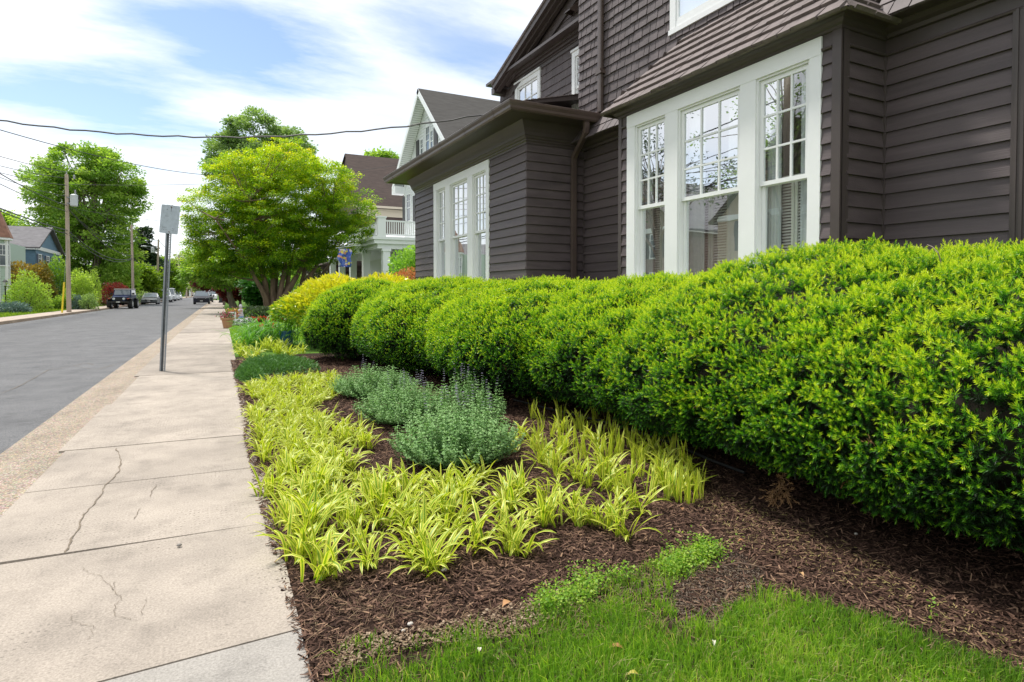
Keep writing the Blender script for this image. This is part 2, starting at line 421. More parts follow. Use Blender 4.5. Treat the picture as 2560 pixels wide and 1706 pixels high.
mb.pts(q + e, [(1, 2, 6, 5), (2, 3, 7, 6), (0, 1, 2, 3)]); struct(mb.build('far_kerb', M_KERB))
struct(strip('far_sidewalk', (-11.0, -9.50), -20, 300, 3, concrete_mat('far pavement', (0.50, 0.42, 0.35), (0.40, 0.33, 0.28)), (0.05, 0.05)))

# the near sidewalk: one slab per joint
jpx = [(767, 1562), (688, 1303), (650, 1166), (622, 1086), (603, 991), (593, 928), (577, 858), (571, 830)]
JV = [P(x, y, z=0)[1] for x, y in jpx]
JV = [-3.0, 0.2] + JV
while JV[-1] < 130: JV.append(JV[-1] + (2.6 if JV[-1] < 60 else 8))
V, Fc, T, V2, F2 = [], [], [], [], []
rj = random.Random(5)
for i in range(len(JV) - 1):
    a, b_ = JV[i] + 0.006, JV[i + 1] - 0.006
    ul = -1.345 + (0.0 if i < 3 else rj.uniform(-0.02, 0.09) if i < 9 else 0.0); ur = 0.285 if i < 4 else 0.255
    zt = 0.0 + (rj.uniform(-0.003, 0.004) if i > 4 else 0)
    sk = 0.045 if 2 < i < 8 else 0.015
    pts = [S(ul, a + sk, zt), S(ur, a - sk * 0.4, zt), S(ur, b_ - sk * 0.4, zt), S(ul, b_ + sk, zt)]
    if i == 1: pts[2] = S(ur, b_ - 0.02, zt); pts[3] = S(ul, b_ - 0.10, zt)
    if i == 2: pts[0] = S(ul, a - 0.10, zt); pts[1] = S(ur, a - 0.02, zt)
    pts += [(p[0], p[1], -0.15) for p in pts]
    tv = {0: .3, 1: .3, 2: 0.25, 3: 0.15, 4: 0.3, 5: 0.1, 6: 0.0, 7: 0.75, 8: 0.1, 9: 0.85}.get(i, rj.random() * 0.7)
    fs = [(0, 1, 2, 3), (0, 4, 5, 1), (1, 5, 6, 2), (2, 6, 7, 3), (3, 7, 4, 0)]
    if i < 2: V2 += pts; F2 += [tuple(8 * (len(V2) // 8 - 1) + k for k in f) for f in fs]
    else:
        b0 = len(V); V += pts; Fc += [tuple(b0 + k for k in f) for f in fs]; T += [tv] * 8
struct(mk('sidewalk', V, Fc, M_SIDE, tint=T))
struct(mk('driveway_apron', V2, F2, M_GREY, tint=[0.4] * len(V2)))
# cracks: thin lines of open joint dirt following the photographed cracks
def crack(pts, w, name='sidewalk_crack', z=0.0045, k=.546, oy=850):
    g = [P(x * k, oy + y * k, z=z) for x, y in pts]; rr = random.Random(len(pts) * 7 + int(pts[0][0]))
    fine = []
    for a, b_ in zip(g[:-1], g[1:]):
        for k in range(5):
            p = a + (b_ - a) * k / 5; fine.append(p + np.array([rr.uniform(-.008, .008), rr.uniform(-.006, .006), 0]))
    fine.append(g[-1]); V = []
    for i, p in enumerate(fine):
        d = nrm(fine[min(i + 1, len(fine) - 1)] - fine[max(0, i - 1)]); nn = np.array([-d[1], d[0], 0]); ww = w * rr.uniform(0.35, 1.2) * (0.4 if i in (0, len(fine) - 1) else 1)
        V += [p - nn * ww / 2, p + nn * ww / 2]
    return struct(mk(name, V, [(2 * i, 2 * i + 1, 2 * i + 3, 2 * i + 2) for i in range(len(fine) - 1)], mat('crack dirt', (0.19, 0.155, 0.115), 1.0, var=0.5, vscale=30)))
crack([(530, 495), (552, 540), (548, 590), (525, 630), (475, 665), (465, 710), (430, 750), (375, 810), (350, 880), (315, 930), (300, 975)], 0.010)
for pts_, w_ in (([(0, 985), (60, 960), (120, 925), (185, 915), (240, 925), (330, 900)], .012), ([(60, 800), (150, 790), (220, 800), (300, 785)], .015), ([(180, 915), (215, 908), (235, 912)], .02)):
    crack(pts_, w_, 'road_crack', -.048, 1.0, 0)
crack([(530, 1100), (515, 1140), (555, 1180), (520, 1220), (535, 1262), (600, 1282)], 0.0026)
crack([(380, 1040), (395, 1060), (450, 1075), (500, 1120), (520, 1150)], 0.002)
crack([(715, 660), (700, 690), (690, 722)], 0.005); crack([(640, 770), (625, 800), (612, 822)], 0.004)
crack([(330, 1255), (320, 1275), (350, 1290), (420, 1310), (430, 1345), (400, 1372)], 0.002)
crack([(670, 1180), (655, 1230), (640, 1262)], 0.002)
# asphalt: sealed cracks and the worn edge
rc = MB()
def road_line(pts, w):
    g = [P(x, y, z=-0.05) for x, y in pts]
    for a, b_ in zip(g[:-1], g[1:]):
        d = nrm(b_ - a); nn = np.array([-d[1], d[0], 0]) * w / 2
        rc.quad(*(p + np.array([0, 0, -0.012 if 0 else 0.006]) for p in (a - nn, a + nn, b_ + nn, b_ - nn)))
# ================================================================ THE BROWN HOUSE
M_BR = mat('brown painted siding', (0.092, 0.072, 0.073), 0.5, var=0.26, vscale=2.2, bump=0.25, bscale=30, stretch=(1, 0.15, 4), spec=0.4)
M_BRS = mat('brown painted shingle', (0.105, 0.086, 0.087), 0.62, var=0.24, vscale=5.0, bump=0.35, bscale=30, stretch=(1, 1, 0.4), spec=0.35)
M_BRT = mat('brown painted trim', (0.070, 0.055, 0.052), 0.42, var=0.10, vscale=3.0, spec=0.45)
M_ROOFSH = mat('weathered roof shingle', (0.165, 0.136, 0.130), 0.75, var=0.24, vscale=6.0, bump=0.4, bscale=40, spec=0.3)
M_WHT = mat('white painted wood', (0.80, 0.81, 0.81), 0.35, var=0.03, vscale=2.0, spec=0.4, bump=0.1, bscale=25)
M_GUT = mat('brown gutter metal', (0.085, 0.060, 0.050), 0.32, var=0.15, vscale=1.5, spec=0.55)
M_GLASS = glassmat('window glass')
M_ROOM = mat('dim room', (0.30, 0.27, 0.24), 0.9)
M_SHUT = mat('louvered shutter paint', (0.66, 0.63, 0.58), 0.5)
M_CURT = mat('sheer curtain', (0.62, 0.63, 0.64), 0.9, var=0.05)
M_FOUND = mat('foundation block', (0.16, 0.13, 0.12), 0.9, var=0.2)

house = empty('brown_house', (7.5, 4, 0), 'dark brown shingle and clapboard house with white window frames behind the clipped hedge', 'house')
rs = random.Random(11)
def field(mb, fr, u0, u1, e, iv, holes=(), wid=None, th=0.023, jit=0.0, gap=0.004, nin=0.002, lip=True):
    """overlapping courses (clapboards or shingles) on a flat frame"""
    k = 0; u = u0
    while u < u1 - 1e-6:
        ub = min(u + e, u1); a0, a1 = iv((u + ub) / 2) if callable(iv) else iv
        if a1 - a0 > 0.02:
            if wid is None: cuts = [a0, a1]
            else:
                cuts = [a0]; 
                while cuts[-1] < a1 - wid[0] * 0.6: cuts.append(min(a1, cuts[-1] + rs.uniform(*wid)))
                if len(cuts) == 1: cuts.append(a1)
                cuts[-1] = a1
            for c0, c1 in zip(cuts[:-1], cuts[1:]):
                segs = [(c0, c1, u, ub)]
                for h in holes:
                    nx = []
                    for s0, s1, w0, w1 in segs:
                        if h[0] >= s1 or h[1] <= s0 or h[2] >= w1 or h[3] <= w0: nx.append((s0, s1, w0, w1)); continue
                        if h[0] > s0: nx.append((s0, h[0], w0, w1))
                        if h[1] < s1: nx.append((h[1], s1, w0, w1))
                        m0, m1 = max(s0, h[0]), min(s1, h[1])
                        if h[2] > w0: nx.append((m0, m1, w0, h[2]))
                        if h[3] < w1: nx.append((m0, m1, h[3], w1))
                    segs = nx
                dj = rs.uniform(-jit, jit); g2 = gap / 2 if wid else 0; tj = th * rs.uniform(0.85, 1.2) if wid else th
                for s0, s1, w0, w1 in segs:
                    if s1 - s0 < 0.005 or w1 - w0 < 0.004: continue
                    nb = nin + tj * (1 - (w0 - u) / e); ntp = nin + tj * (1 - min(1, (w1 - u) / e)) 
                    wb = w0 + (dj if abs(w0 - u) < 1e-6 else 0)
                    q = [fr.p(s0 + g2, nb, wb), fr.p(s1 - g2, nb, wb), fr.p(s1 - g2, ntp, w1), fr.p(s0 + g2, ntp, w1),
                         fr.p(s0 + g2, nin - 0.004, wb), fr.p(s1 - g2, nin - 0.004, wb), fr.p(s1 - g2, nin - 0.004, w1), fr.p(s0 + g2, nin - 0.004, w1)]
                    fs = [(0, 1, 2, 3), (0, 4, 5, 1)]
                    if wid: fs += [(0, 3, 7, 4), (1, 5, 6, 2)]
                    mb.pts(q, fs)
                    if wid: mb.quad(fr.p(s0, nin - 0.004, w0), fr.p(s1, nin - 0.004, w0), fr.p(s1, nin - 0.004, w1), fr.p(s0, nin - 0.004, w1))
        u += e; k += 1
    return mb
def front(X): return Fr((X, 0, 0), (0, 1, 0), (-1, 0, 0))         # wall facing the street
def sidew(Y): return Fr((0, Y, 0), (1, 0, 0), (0, -1, 0))         # wall facing the viewer
X1, X2, X3, XG = 5.33, 6.0, 4.86, 6.3
YB0, YB1 = 3.69, 7.02                                              # bay
YA0, YA1 = 8.94, 14.79                                             # low wing
ZT = 3.72
EXP = 0.150
fy = lambda px, X: float(P(px, 500, x=X)[1])

def sash(par, fr, a0, a1, u0, u1, n0, n1, cols, rows, name, mw=0.022, bw=0.045, bb=None):
    b = MB(); bb = bb or bw
    b.box(a0, a0 + bw, n0, n1, u0, u1, fr); b.box(a1 - bw, a1, n0, n1, u0, u1, fr)
    b.box(a0 + bw, a1 - bw, n0, n1, u0, u0 + bb, fr); b.box(a0 + bw, a1 - bw, n0, n1, u1 - bw, u1, fr)
    for i in range(1, cols):
        a = a0 + bw + (a1 - a0 - 2 * bw) * i / cols; b.box(a - mw / 2, a + mw / 2, n0 + 0.004, n1 - 0.003, u0 + bb, u1 - bw, fr)
    for j in range(1, rows):
        u = u0 + bb + (u1 - bw - u0 - bb) * j / rows; b.box(a0 + bw, a1 - bw, n0 + 0.005, n1 - 0.004, u - mw / 2, u + mw / 2, fr)
    o = b.build(name, M_WHT, par)
    nm = (n0 + n1) / 2
    g = MB(); g.quad(fr.p(a0 + bw * .5, nm, u0 + bb * .5), fr.p(a1 - bw * .5, nm, u0 + bb * .5), fr.p(a1 - bw * .5, nm, u1 - bw * .5), fr.p(a0 + bw * .5, nm, u1 - bw * .5))
    g.build('pane', M_GLASS, par)
    return o
def room(par, fr, a0, a1, u0, u1, d=0.9, shutters=True, curtains=True, blind=False):
    b = MB(); n1, n0 = -0.12, -0.12 - d
    b.quad(fr.p(a0, n0, u0), fr.p(a1, n0, u0), fr.p(a1, n0, u1), fr.p(a0, n0, u1))
    for a in (a0, a1): b.quad(fr.p(a, n0, u0), fr.p(a, n1, u0), fr.p(a, n1, u1), fr.p(a, n0, u1))
    for u in (u0, u1): b.quad(fr.p(a0, n0, u), fr.p(a1, n0, u), fr.p(a1, n1, u), fr.p(a0, n1, u))
    b.build('room', M_ROOM, par)
    if curtains:
        for a, sgn in ((a0 + 0.01, 1), (a1 - 0.01, -1)):
            V = []; n = 14; w = min(0.30, (a1 - a0) * 0.30)
            for i in range(n + 1):
                for u in (u0 + 0.02, u1 - 0.02): V.append(fr.p(a + sgn * w * i / n, -0.15 - 0.02 * math.sin(i * 2.1), u))
            mk('curtain', V, [(2 * i, 2 * i + 1, 2 * i + 3, 2 * i + 2) for i in range(n)], M_CURT, par, smooth=True)
    if shutters:
        um = u0 + (u1 - u0) * 0.52; n = -0.20; nleaf = max(1, round((a1 - a0) / 0.34))
        for j in range(nleaf):
            s0 = a0 + 0.05 + (a1 - a0 - 0.1) * j / nleaf; s1 = a0 + 0.05 + (a1 - a0 - 0.1) * (j + 1) / nleaf - 0.006
            b = MB(); b.box(s0, s0 + 0.035, n - .012, n + .012, u0, um, fr); b.box(s1 - 0.035, s1, n - .012, n + .012, u0, um, fr)
            b.box(s0 + .035, s1 - .035, n - .012, n + .012, um - 0.05, um, fr); b.box(s0 + .035, s1 - .035, n - .012, n + .012, u0, u0 + .05, fr)
            u = u0 + 0.06
            while u < um - 0.06:
                b.quad(fr.p(s0 + .035, n + .011, u), fr.p(s1 - .035, n + .011, u), fr.p(s1 - .035, n - .011, u + .024), fr.p(s0 + .035, n - .011, u + .024)); u += 0.032
            b.build('louvered_shutter', M_SHUT, par)
    if blind:
        b = MB(); b.quad(fr.p(a0, -0.11, u0), fr.p(a1, -0.11, u0), fr.p(a1, -0.11, u1), fr.p(a0, -0.11, u1)); b.build('blind', M_CURT, par)
def triple(fr, eds, u0, um, u1, hdr, sill, proud=0.028, nlow=2):
    """eds: casing outer, [open0, open1]*3, casing outer, sorted along the wall; hdr: header top"""
    b = MB(); o0, o1 = eds[0], eds[-1]; op = [(eds[1], eds[2]), (eds[3], eds[4]), (eds[5], eds[6])]
    b.box(o0, op[0][0], -.02, proud, sill, u1, fr); b.box(op[2][1], o1, -.02, proud, sill, u1, fr)
    b.box(op[0][1], op[1][0], -.02, proud, sill, u1, fr); b.box(op[1][1], op[2][0], -.02, proud, sill, u1, fr)
    b.box(o0, o1, -.02, proud + .004, u1, hdr, fr)
    b.box(o0 - .03, o1 + .03, -.02, proud + .045, sill - 0.06, sill, fr)
    for a, c in op:                                                # blind stops and jambs
        for q0, q1 in ((a, a + .022), (c - .022, c)): b.box(q0, q1, -.11, .010, sill, u1 - .022, fr)
        b.box(a, c, -.11, .010, u1 - .022, u1, fr); b.box(a + .022, c - .022, -.11, .0, sill, sill + .02, fr)
    w = b.build('window', M_WHT, house)
    for a, c in op:
        a += .024; c -= .024
        sash(w, fr, a, c, um - 0.02, u1 - .024, -.05, -.018, 3, 3, 'upper_sash')
        sash(w, fr, a, c, sill + .022, um + 0.02, -.088, -.054, 1, 1, 'lower_sash')
        room(w, fr, a - .02, c + .02, sill, u1)
    return [(o0, o1, sill - 0.03, hdr)]

fb = front(X1)
eb = sorted(fy(px, X1) for px in (2053.5, 2026, 1894, 1890, 1850, 1698, 1664, 1592, 1571))
# nine numbers -> casing, w3, w2, w1 openings
eb = [fy(2053.5, X1), fy(2024, X1), fy(1891, X1), fy(1852, X1), fy(1697, X1), fy(1666, X1), fy(1590, X1), fy(1570.5, X1)]
hb = triple(fb, eb, 1.55, 2.56, 3.68, 3.85, 1.50)
cb = 0.07                                                          # corner board width
b = MB(); field(b, fb, 0.57, ZT, EXP, (YB0 + cb, YB1 - 0.05), hb, wid=(1.5, 3.4), gap=.003); b.build('bay_front_siding', M_BR, house)
b = MB(); field(b, sidew(YB0), 0.57, ZT, EXP, (X1 + cb, X2 - 0.03), wid=(1.5, 3.4), gap=.003); b.build('bay_side_siding', M_BR, house); b = MB(); field(b, Fr((0, YB1, 0), (1, 0, 0), (0, 1, 0)), 0.57, ZT, EXP, (X1, X2)); b.build('bay_side_siding', M_BR, house)
big = front(X2)
b = MB(); field(b, big, 0.57, ZT, EXP, (2.62, YB0 - 0.03), wid=(1.5, 3.4), gap=.003); b.build('main_siding', M_BR, house)
for q_ in ((YB1, YA0), (-6, 2.36)): b = MB(); field(b, big, 0.57, ZT, EXP, q_, wid=(1.5, 3.4), gap=.003); b.build('main_siding', M_BR, house)
fa = front(X3)
ea = [fy(960 + .255 * q, X3) for q in (1040, 1008, 878, 828, 656, 610, 524, 496)]
ha = triple(fa, ea, 1.5, 2.60, 3.74, 3.905, 1.45)
b = MB(); field(b, fa, 0.60, 3.90, EXP, (YA0, YA1), ha, wid=(1.5, 3.4), gap=.003); b.build('wing_front_siding', M_BR, house)
b = MB(); field(b, sidew(YA0), 0.60, 3.90, EXP, (X3 - 0.016, X2), wid=(1.5, 3.4), gap=.003); b.build('wing_side_siding', M_BR, house); b = MB(); field(b, Fr((0, YA1, 0), (1, 0, 0), (0, 1, 0)), 0.6, 3.9, EXP, (X3 - .016, 9.0)); b.build('wing_side_siding', M_BR, house)
b = MB(); b.box(X3 + .02, 9, YA0 + .02, YA1 - .02, -0.1, 0.6); b.box(X2 + .02, 14, -6, YA0, -0.1, 0.57); b.box(X1 + .02, X2, YB0 + .02, YB1 - .02, -0.1, 0.57); b.build('foundation', M_FOUND, house)
# corner boards, inside-corner boards, pilaster, beads and frieze
b = MB()
b.box(YB0 - .022, YB0 + cb, -.01, .024, .57, ZT + .19, fb)
b.box(X1 + .0, X1 + cb + .03, -.01, .022, .57, ZT + .19, sidew(YB0)); b.build('corner_board', M_BRT, house)
b = MB(); b.box(YB1 - 0.05, YB1 + .02, -.01, .024, .57, ZT + .19, fb); b.build('corner_board', M_BRT, house)
b = MB(); b.box(X2 - 0.035, X2, -.01, .020, .57, ZT, sidew(YB0)); b.build('corner_board', M_BRT, house)
b = MB(); b.box(YB0 - 0.035, YB0, -.01, .020, .57, ZT, big); b.build('corner_board', M_BRT, house)
b = MB(); b.box(X2 - 0.035, X2, -.01, .020, .60, 3.9, sidew(YA0)); b.build('corner_board', M_BRT, house)
b = MB(); b.box(YA0 - 0.035, YA0, -.01, .020, .57, ZT, big); b.build('corner_board', M_BRT, house)
b = MB()
b.box(2.36, 2.62, -.01, .030, .57, ZT, big)
for i in range(5): b.box(2.39 + i * .046, 2.412 + i * .046, .030, .040, .60, ZT, big)
b.build('corner_board', M_BRT, house)
b = MB()
for f_, a0, a1 in ((big, -6, YB0), (big, YB1, YA0 - .03), (fb, YB0 + .074, eb[0]), (fb, eb[-1], YB1 - .05)):
    b.box(a0, a1, .0, .010, ZT, ZT + .20, f_)
    b.tube([f_.p(a0, .018, ZT), f_.p(a1, .018, ZT)], .016, 8)
b.box(X1 + .1, X2, .0, .010, ZT, ZT + .20, sidew(YB0)); b.tube([sidew(YB0).p(X1 + .1, .018, ZT), sidew(YB0).p(X2, .018, ZT)], .016, 8)
b.build('frieze', M_BRT, house)

def mould(path, prof, close=False):
    """profile (offset outward, z) swept along a polyline with outward 2D normals and mitres; path: (x,y)"""
    n = len(path); nn = []
    for i in range(n - 1):
        d = nrm(np.array(path[i + 1]) - np.array(path[i])); nn.append(np.array([-d[1], d[0]]))
    V = []
    for i, p in enumerate(path):
        if i == 0: m = nn[0]
        elif i == n - 1: m = nn[-1]
        else: m = nn[i - 1] + nn[i]; m = m / (m @ nn[i])
        for o, z in prof: V.append((p[0] + m[0] * o, p[1] + m[1] * o, z))
    k = len(prof)
    return V, [(i * k + j, i * k + j + 1, (i + 1) * k + j + 1, (i + 1) * k + j) for i in range(n - 1) for j in range(k - 1)]
# low wing: cove cornice, soffit, gutter, roof
wp = [(X2 + 0.3, YA0), (X3, YA0), (X3, YA1), (9, YA1)]
wp = [tuple(q) for q in wp][::-1]                                   # so that the normal points outward
def chk(path):                                                       # outward = away from the wing centre
    V, _ = mould(path, [(0.1, 0)]); return V[1][0] < X3
if not chk(wp): wp = wp[::-1]
V, Fc = mould(wp, [(0.0, 3.88), (0.022, 3.88), (0.022, 3.915), (0.038, 3.93), (0.038, 3.955), (0.058, 3.97), (0.07, 4.00), (0.085, 4.01), (0.095, 4.06), (0.12, 4.12), (0.16, 4.19), (0.185, 4.225), (0.56, 4.225), (0.56, 4.36), (0.0, 4.42)])
mk('cornice', V, Fc, M_BRT, house)
V, Fc = mould(wp, [(0.55, 4.355), (0.55, 4.215), (0.605, 4.210), (0.625, 4.235), (0.630, 4.27), (0.655, 4.315), (0.662, 4.345), (0.655, 4.352), (0.645, 4.345), (0.64, 4.32), (0.56, 4.30)])
g0 = mk('gutter', V, Fc, M_GUT, house)
b = MB()
for yy in (8.9, 10.1, 11.3, 12.5, 13.7, 14.7):
    b = MB()
    q, fq = mould([wp[0], wp[1]], [(0, 0)])
    b.pts([(X3 - o, y_, z) for y_ in (yy, yy + .03) for o, z in ((0.548, 4.213), (0.607, 4.205), (0.629, 4.233), (0.635, 4.268), (0.660, 4.315), (0.668, 4.352))], [(j, j + 1, j + 7, j + 6) for j in range(5)]); b.build('gutter_strap', M_GUT, g0)
b = MB(); e0 = 0.58
pa, pb, pc, pd = (X3 - e0, YA0 - e0, 4.375), (X3 - e0, YA1 + e0, 4.375), (X2 + .4, YA1 - 0.6, 4.62), (X2 + .4, YA0 + .3, 4.58)
b.quad(pa, pb, pc, pd); b.quad(pa, pd, (X2 + .6, YA0 + .3, 4.58), (X2 + .6, YA0 - e0, 4.30))
b.build('wing_roof', M_ROOFSH, house)
# raised shed roof edge above the wing
r0, r1 = P(1318, 252, y=9.35), P(1472, 234, y=9.35)
b = MB(); lo = np.array([r0[0], 9.35, r0[2]]); hi = np.array([r1[0], 9.35, r1[2]])
b.prism([lo, hi, hi - (0, 0, .10), lo - (0, 0, .05)], (0, 0, 0), (0, 4.2, 0)); b.build('shed_roof', M_BRT, house)
b = MB(); frs = Fr(lo + (0, 0, .004), (0, 1, 0), nrm(np.cross((0, 1, 0), hi - lo)) * np.sign(np.cross((0, 1, 0), hi - lo)[2]), nrm(hi - lo))
field(b, frs, -0.04, float(np.linalg.norm(hi - lo)), 0.13, (-0.03, 4.2), wid=(.12, .26), th=.014, jit=.004); b.build('shed_roof_shingle', M_ROOFSH, house)
b = MB(); b.box(lo[0] + .25, X2 + .3, 9.42, 13.4, 4.3, 4.52); b.build('shed_wall', M_BR, house)

# bay: cornice and shingled skirt roof with hips; flared skirt over the flat walls
EB, ZE, ZW = 0.20, 3.955, 4.93
bp = [(X2, YB0), (X1, YB0), (X1, YB1), (X2, YB1)]
V, _ = mould(bp, [(0.1, 0)])
if not V[1][0] < X1: bp = bp[::-1]
V, Fc = mould(bp, [(0.012, 3.855), (0.03, 3.86), (0.035, 3.885), (0.06, 3.90), (0.075, 3.93), (0.11, 3.945), (0.18, 3.95), (0.0, 3.96)]); mk('bay_cornice', V, Fc, M_BRT, house)
def slope_field(name, p0, p1, q0, q1, e=.205, wid=(.13, .32), th=.030, m=None, ov=0.03):
    """shingles on the quad p0-p1 (eave) q0-q1 (top)"""
    p0, p1, q0, q1 = (np.array(v, float) for v in (p0, p1, q0, q1)); A = nrm(p1 - p0); U = q0 - p0; U = U - A * (U @ A); H_ = np.linalg.norm(U); U = U / H_
    Nn = np.cross(A, U); Nn = Nn if Nn[2] > 0 else -Nn
    W = (p1 - p0) @ A; aq0 = (q0 - p0) @ A; aq1 = (q1 - p0) @ A
    f_ = Fr(p0, A, Nn, U); b = MB()
    field(b, f_, -ov, H_, e, lambda u: (aq0 * max(0, u) / H_, W + (aq1 - W) * max(0, u) / H_), wid=wid, th=th, jit=.011, gap=.014)
    b.quad(f_.p(0, -.004, 0), f_.p(W, -.004, 0), f_.p(aq1, -.004, H_), f_.p(aq0, -.004, H_))
    b.quad(f_.p(0, -.03, -.01), f_.p(W, -.03, -.01), f_.p(W, .01, -.028), f_.p(0, .01, -.028))
    return b.build(name, m or M_ROOFSH, house)
xe = X1 - EB
hR, hL = YB0 + 0.62, YB1 - 0.55
slope_field('bay_roof', (xe, YB0 - EB, ZE), (xe, YB1 + EB, ZE), (X2 + .01, hR, ZW), (X2 + .01, hL, ZW))
slope_field('bay_roof_hip', (xe, YB0 - EB, ZE), (X2 + .02, YB0 - EB, ZE), (X2, hR, ZW), (X2 + .02, hR, ZW))
slope_field('bay_roof_hip', (xe, YB1 + EB, ZE), (X2 + .02, YB1 + EB, ZE), (X2, hL, ZW), (X2 + .02, hL, ZW))
for y0, y1 in ((-6, YB0 - .05), (YB1 + .1, YA0 + .1)):
    b = MB(); V, Fc = mould([(X2, y0), (X2, y1)], [(0, 0)]); 
    prof = [(0.012, 3.86), (0.05, 3.865), (0.06, 3.90), (0.11, 3.92), (0.15, 3.955), (0.26, 3.965), (0.27, 3.985), (0.0, 4.0)]
    V = [(X2 - o, y, z) for y in (y0, y1) for o, z in prof]; k = len(prof)
    mk('skirt_cornice', V, [(j, j + 1, k + j + 1, k + j) for j in range(k - 1)], M_BRT, house)
    slope_field('skirt_roof', (X2 - .29, y0, 3.985), (X2 - .29, y1, 3.985), (X2 - 0.01, y0, 4.42), (X2 - 0.01, y1, 4.42), m=M_BRS, th=.014)
# upper storey: shingled wall with white window
yw1, zw0 = float(P(1675, 92, x=X2)[1]), float(P(1675, 92, x=X2)[2])
yw0 = yw1 - 1.55
b = MB(); YU = float(P(1448, 150, x=X2)[1])
field(b, big, 4.38, 8.6, .148, (-6, YU), [(yw0 + .02, yw1 - .02, zw0 + .03, zw0 + 2.2)], wid=(.10, .24), th=.022, jit=.009, gap=.013)
b.build('upper_shingle_wall', M_BRS, house)
b = MB(); field(b, Fr((0, YU, 0), (1, 0, 0), (0, 1, 0)), 4.4, 8.6, .148, (X2, XG), wid=(.1, .2)); b.box(X2 + .03, 14, -6, YU - .02, 4.0, 8.6); b.build('upper_wall_return', M_BRS, house)
b = MB(); cw = .135
b.box(yw0, yw1, -.02, .035, zw0, zw0 + .07, big); b.box(yw0 + .02, yw0 + cw, -.02, .025, zw0 + .07, zw0 + 2.1, big); b.box(yw1 - cw, yw1 - .02, -.02, .025, zw0 + .07, zw0 + 2.1, big)
b.box(yw0 + cw, yw1 - cw, -.02, .018, zw0 + .07, zw0 + .15, big); b.box(yw0, yw1, -.02, .03, zw0 + 2.1, zw0 + 2.25, big)
w = b.build('window', M_WHT, house)
sash(w, big, yw0 + cw, yw1 - cw, zw0 + .15, zw0 + 1.1, -.02, .012, 1, 1, 'lower_sash'); sash(w, big, yw0 + cw, yw1 - cw, zw0 + 1.1, zw0 + 2.1, -.015, .015, 3, 3, 'upper_sash')
b = MB(); b.box(yw0 + cw, yw1 - cw, -.028, -.024, zw0 + .1, zw0 + 2.1, big); b.build('blind', mat('pale blind', (0.50, 0.60, 0.74), 0.8), w)
# gable wall above the wing
gf = front(XG); YG = fy(1251, XG); zc = float(P(1252, 203, x=XG - .12)[2])
gholes = []
def small_window(fr, px0, px1, pyt, zb, xx, cols=3):
    a0, a1 = sorted((fy(px0, xx), fy(px1, xx))); zt = float(P(px1, pyt, x=xx)[2]); b = MB(); c = .10
    b.box(a0, a0 + c, -.02, .04, zb, zt, fr); b.box(a1 - c, a1, -.02, .04, zb, zt, fr); b.box(a0 + c, a1 - c, -.02, .04, zt - c, zt, fr); b.box(a0 + c, a1 - c, -.02, .04, zb, zb + c * .7, fr)
    b.box(a0 - .02, a1 + .02, .0, .06, zt, zt + .04, fr)
    w = b.build('window', M_WHT, house)
    zm = (zt + zb) / 2
    sash(w, fr, a0 + c, a1 - c, zm - .02, zt - c, -.02, .015, cols, 2, 'upper_sash', mw=.02); sash(w, fr, a0 + c, a1 - c, zb + .07, zm + .02, -.03, .005, 1, 1, 'lower_sash')
    b = MB(); b.box(a0 + c, a1 - c, -.045, -.036, zb, zt - c, fr); b.build('blind', mat('pale grey blind', (0.55, 0.57, 0.6), 0.8), w)
    return (a0 + .02, a1 - .02, zb + .02, zt - .01)
gholes.append(small_window(gf, 1291, 1353, 174, 4.55, XG))
gholes.append(small_window(gf, 1433, 1478, 106, 4.55, XG))
b = MB(); field(b, gf, 4.3, zc - .22, .155, (YU - .1, YG), gholes, wid=(.12, .26), th=.015, jit=.005); b.build('gable_lower_wall', M_BRS, house)
b = MB(); b.box(XG + .02, 14, YU, YG - .01, 4.0, zc + .05); b.build('block_body', M_BRS, house)
R0, R1 = P(1232, 212, x=XG - .32), P(1366, 0, x=XG - .32)
slp = (R1[2] - R0[2]) / (R0[1] - R1[1]); ytop = YU - 2.2
b = MB(); 
def gz(y): return R0[2] + (R0[1] - y) * slp
def giv(u): return (YU - 1.5, min(YG, R0[1] - (u - R0[2]) / slp))
field(b, gf, zc + .05, gz(YU - 1.5), .155, giv, wid=(.12, .26), th=.015, jit=.005); b.build('gable_shingle_wall', M_BRS, house)
b = MB()                                                           # horizontal cornice of the pediment
for n1_, z0, z1 in ((.03, zc - .24, zc - .17), (.05, zc - .17, zc - .14), (.09, zc - .14, zc - .09), (.14, zc - .09, zc - .03), (.30, zc - .03, zc + .025)):
    b.box(YU - .1, YG + (.05 if n1_ < .1 else .16), .0 if z0 > zc - .1 else -.01, n1_, z0, z1, gf)
b.build('gable_cornice', M_BRT, house)
b = MB(); dr = nrm(np.array([0, -1.0, slp])); nup = nrm(np.array([0, slp, 1.0]))
rf_ = Fr((XG, R0[1], R0[2]), dr, (-1, 0, 0), nup); Lr = (R0[1] - ytop) / abs(dr[1])
for n0_, n1_, u0_, u1_ in ((0.26, .335, -.13, -.02), (.17, .26, -.19, -.03), (.10, .17, -.24, -.06), (.015, .055, -.42, -.22), (-.2, .10, -.10, -.03)):
    b.box(0 if n0_ > .1 else .3, Lr, n0_, n1_, u0_, u1_, rf_)
b.build('rake_board', M_BRT, house)
b = MB(); u = 0
while u < Lr: b.box(u, u + .14, -.6, .36 + rs.uniform(-.004, .004), -.018, .012, rf_) if True else 0; b.box(u, u + .135, -.6, .365, .012, .024, rf_); u += .145
b.box(-.02, Lr, -6, .34, -.03, -.019, rf_)
b.build('gable_roof', M_ROOFSH, house)
b = MB(); b.box(YG - .3, R0[1] + .12, .0, .30, R0[2] - .20, R0[2] - .06, gf); b.build('eave_return', M_BRT, house)
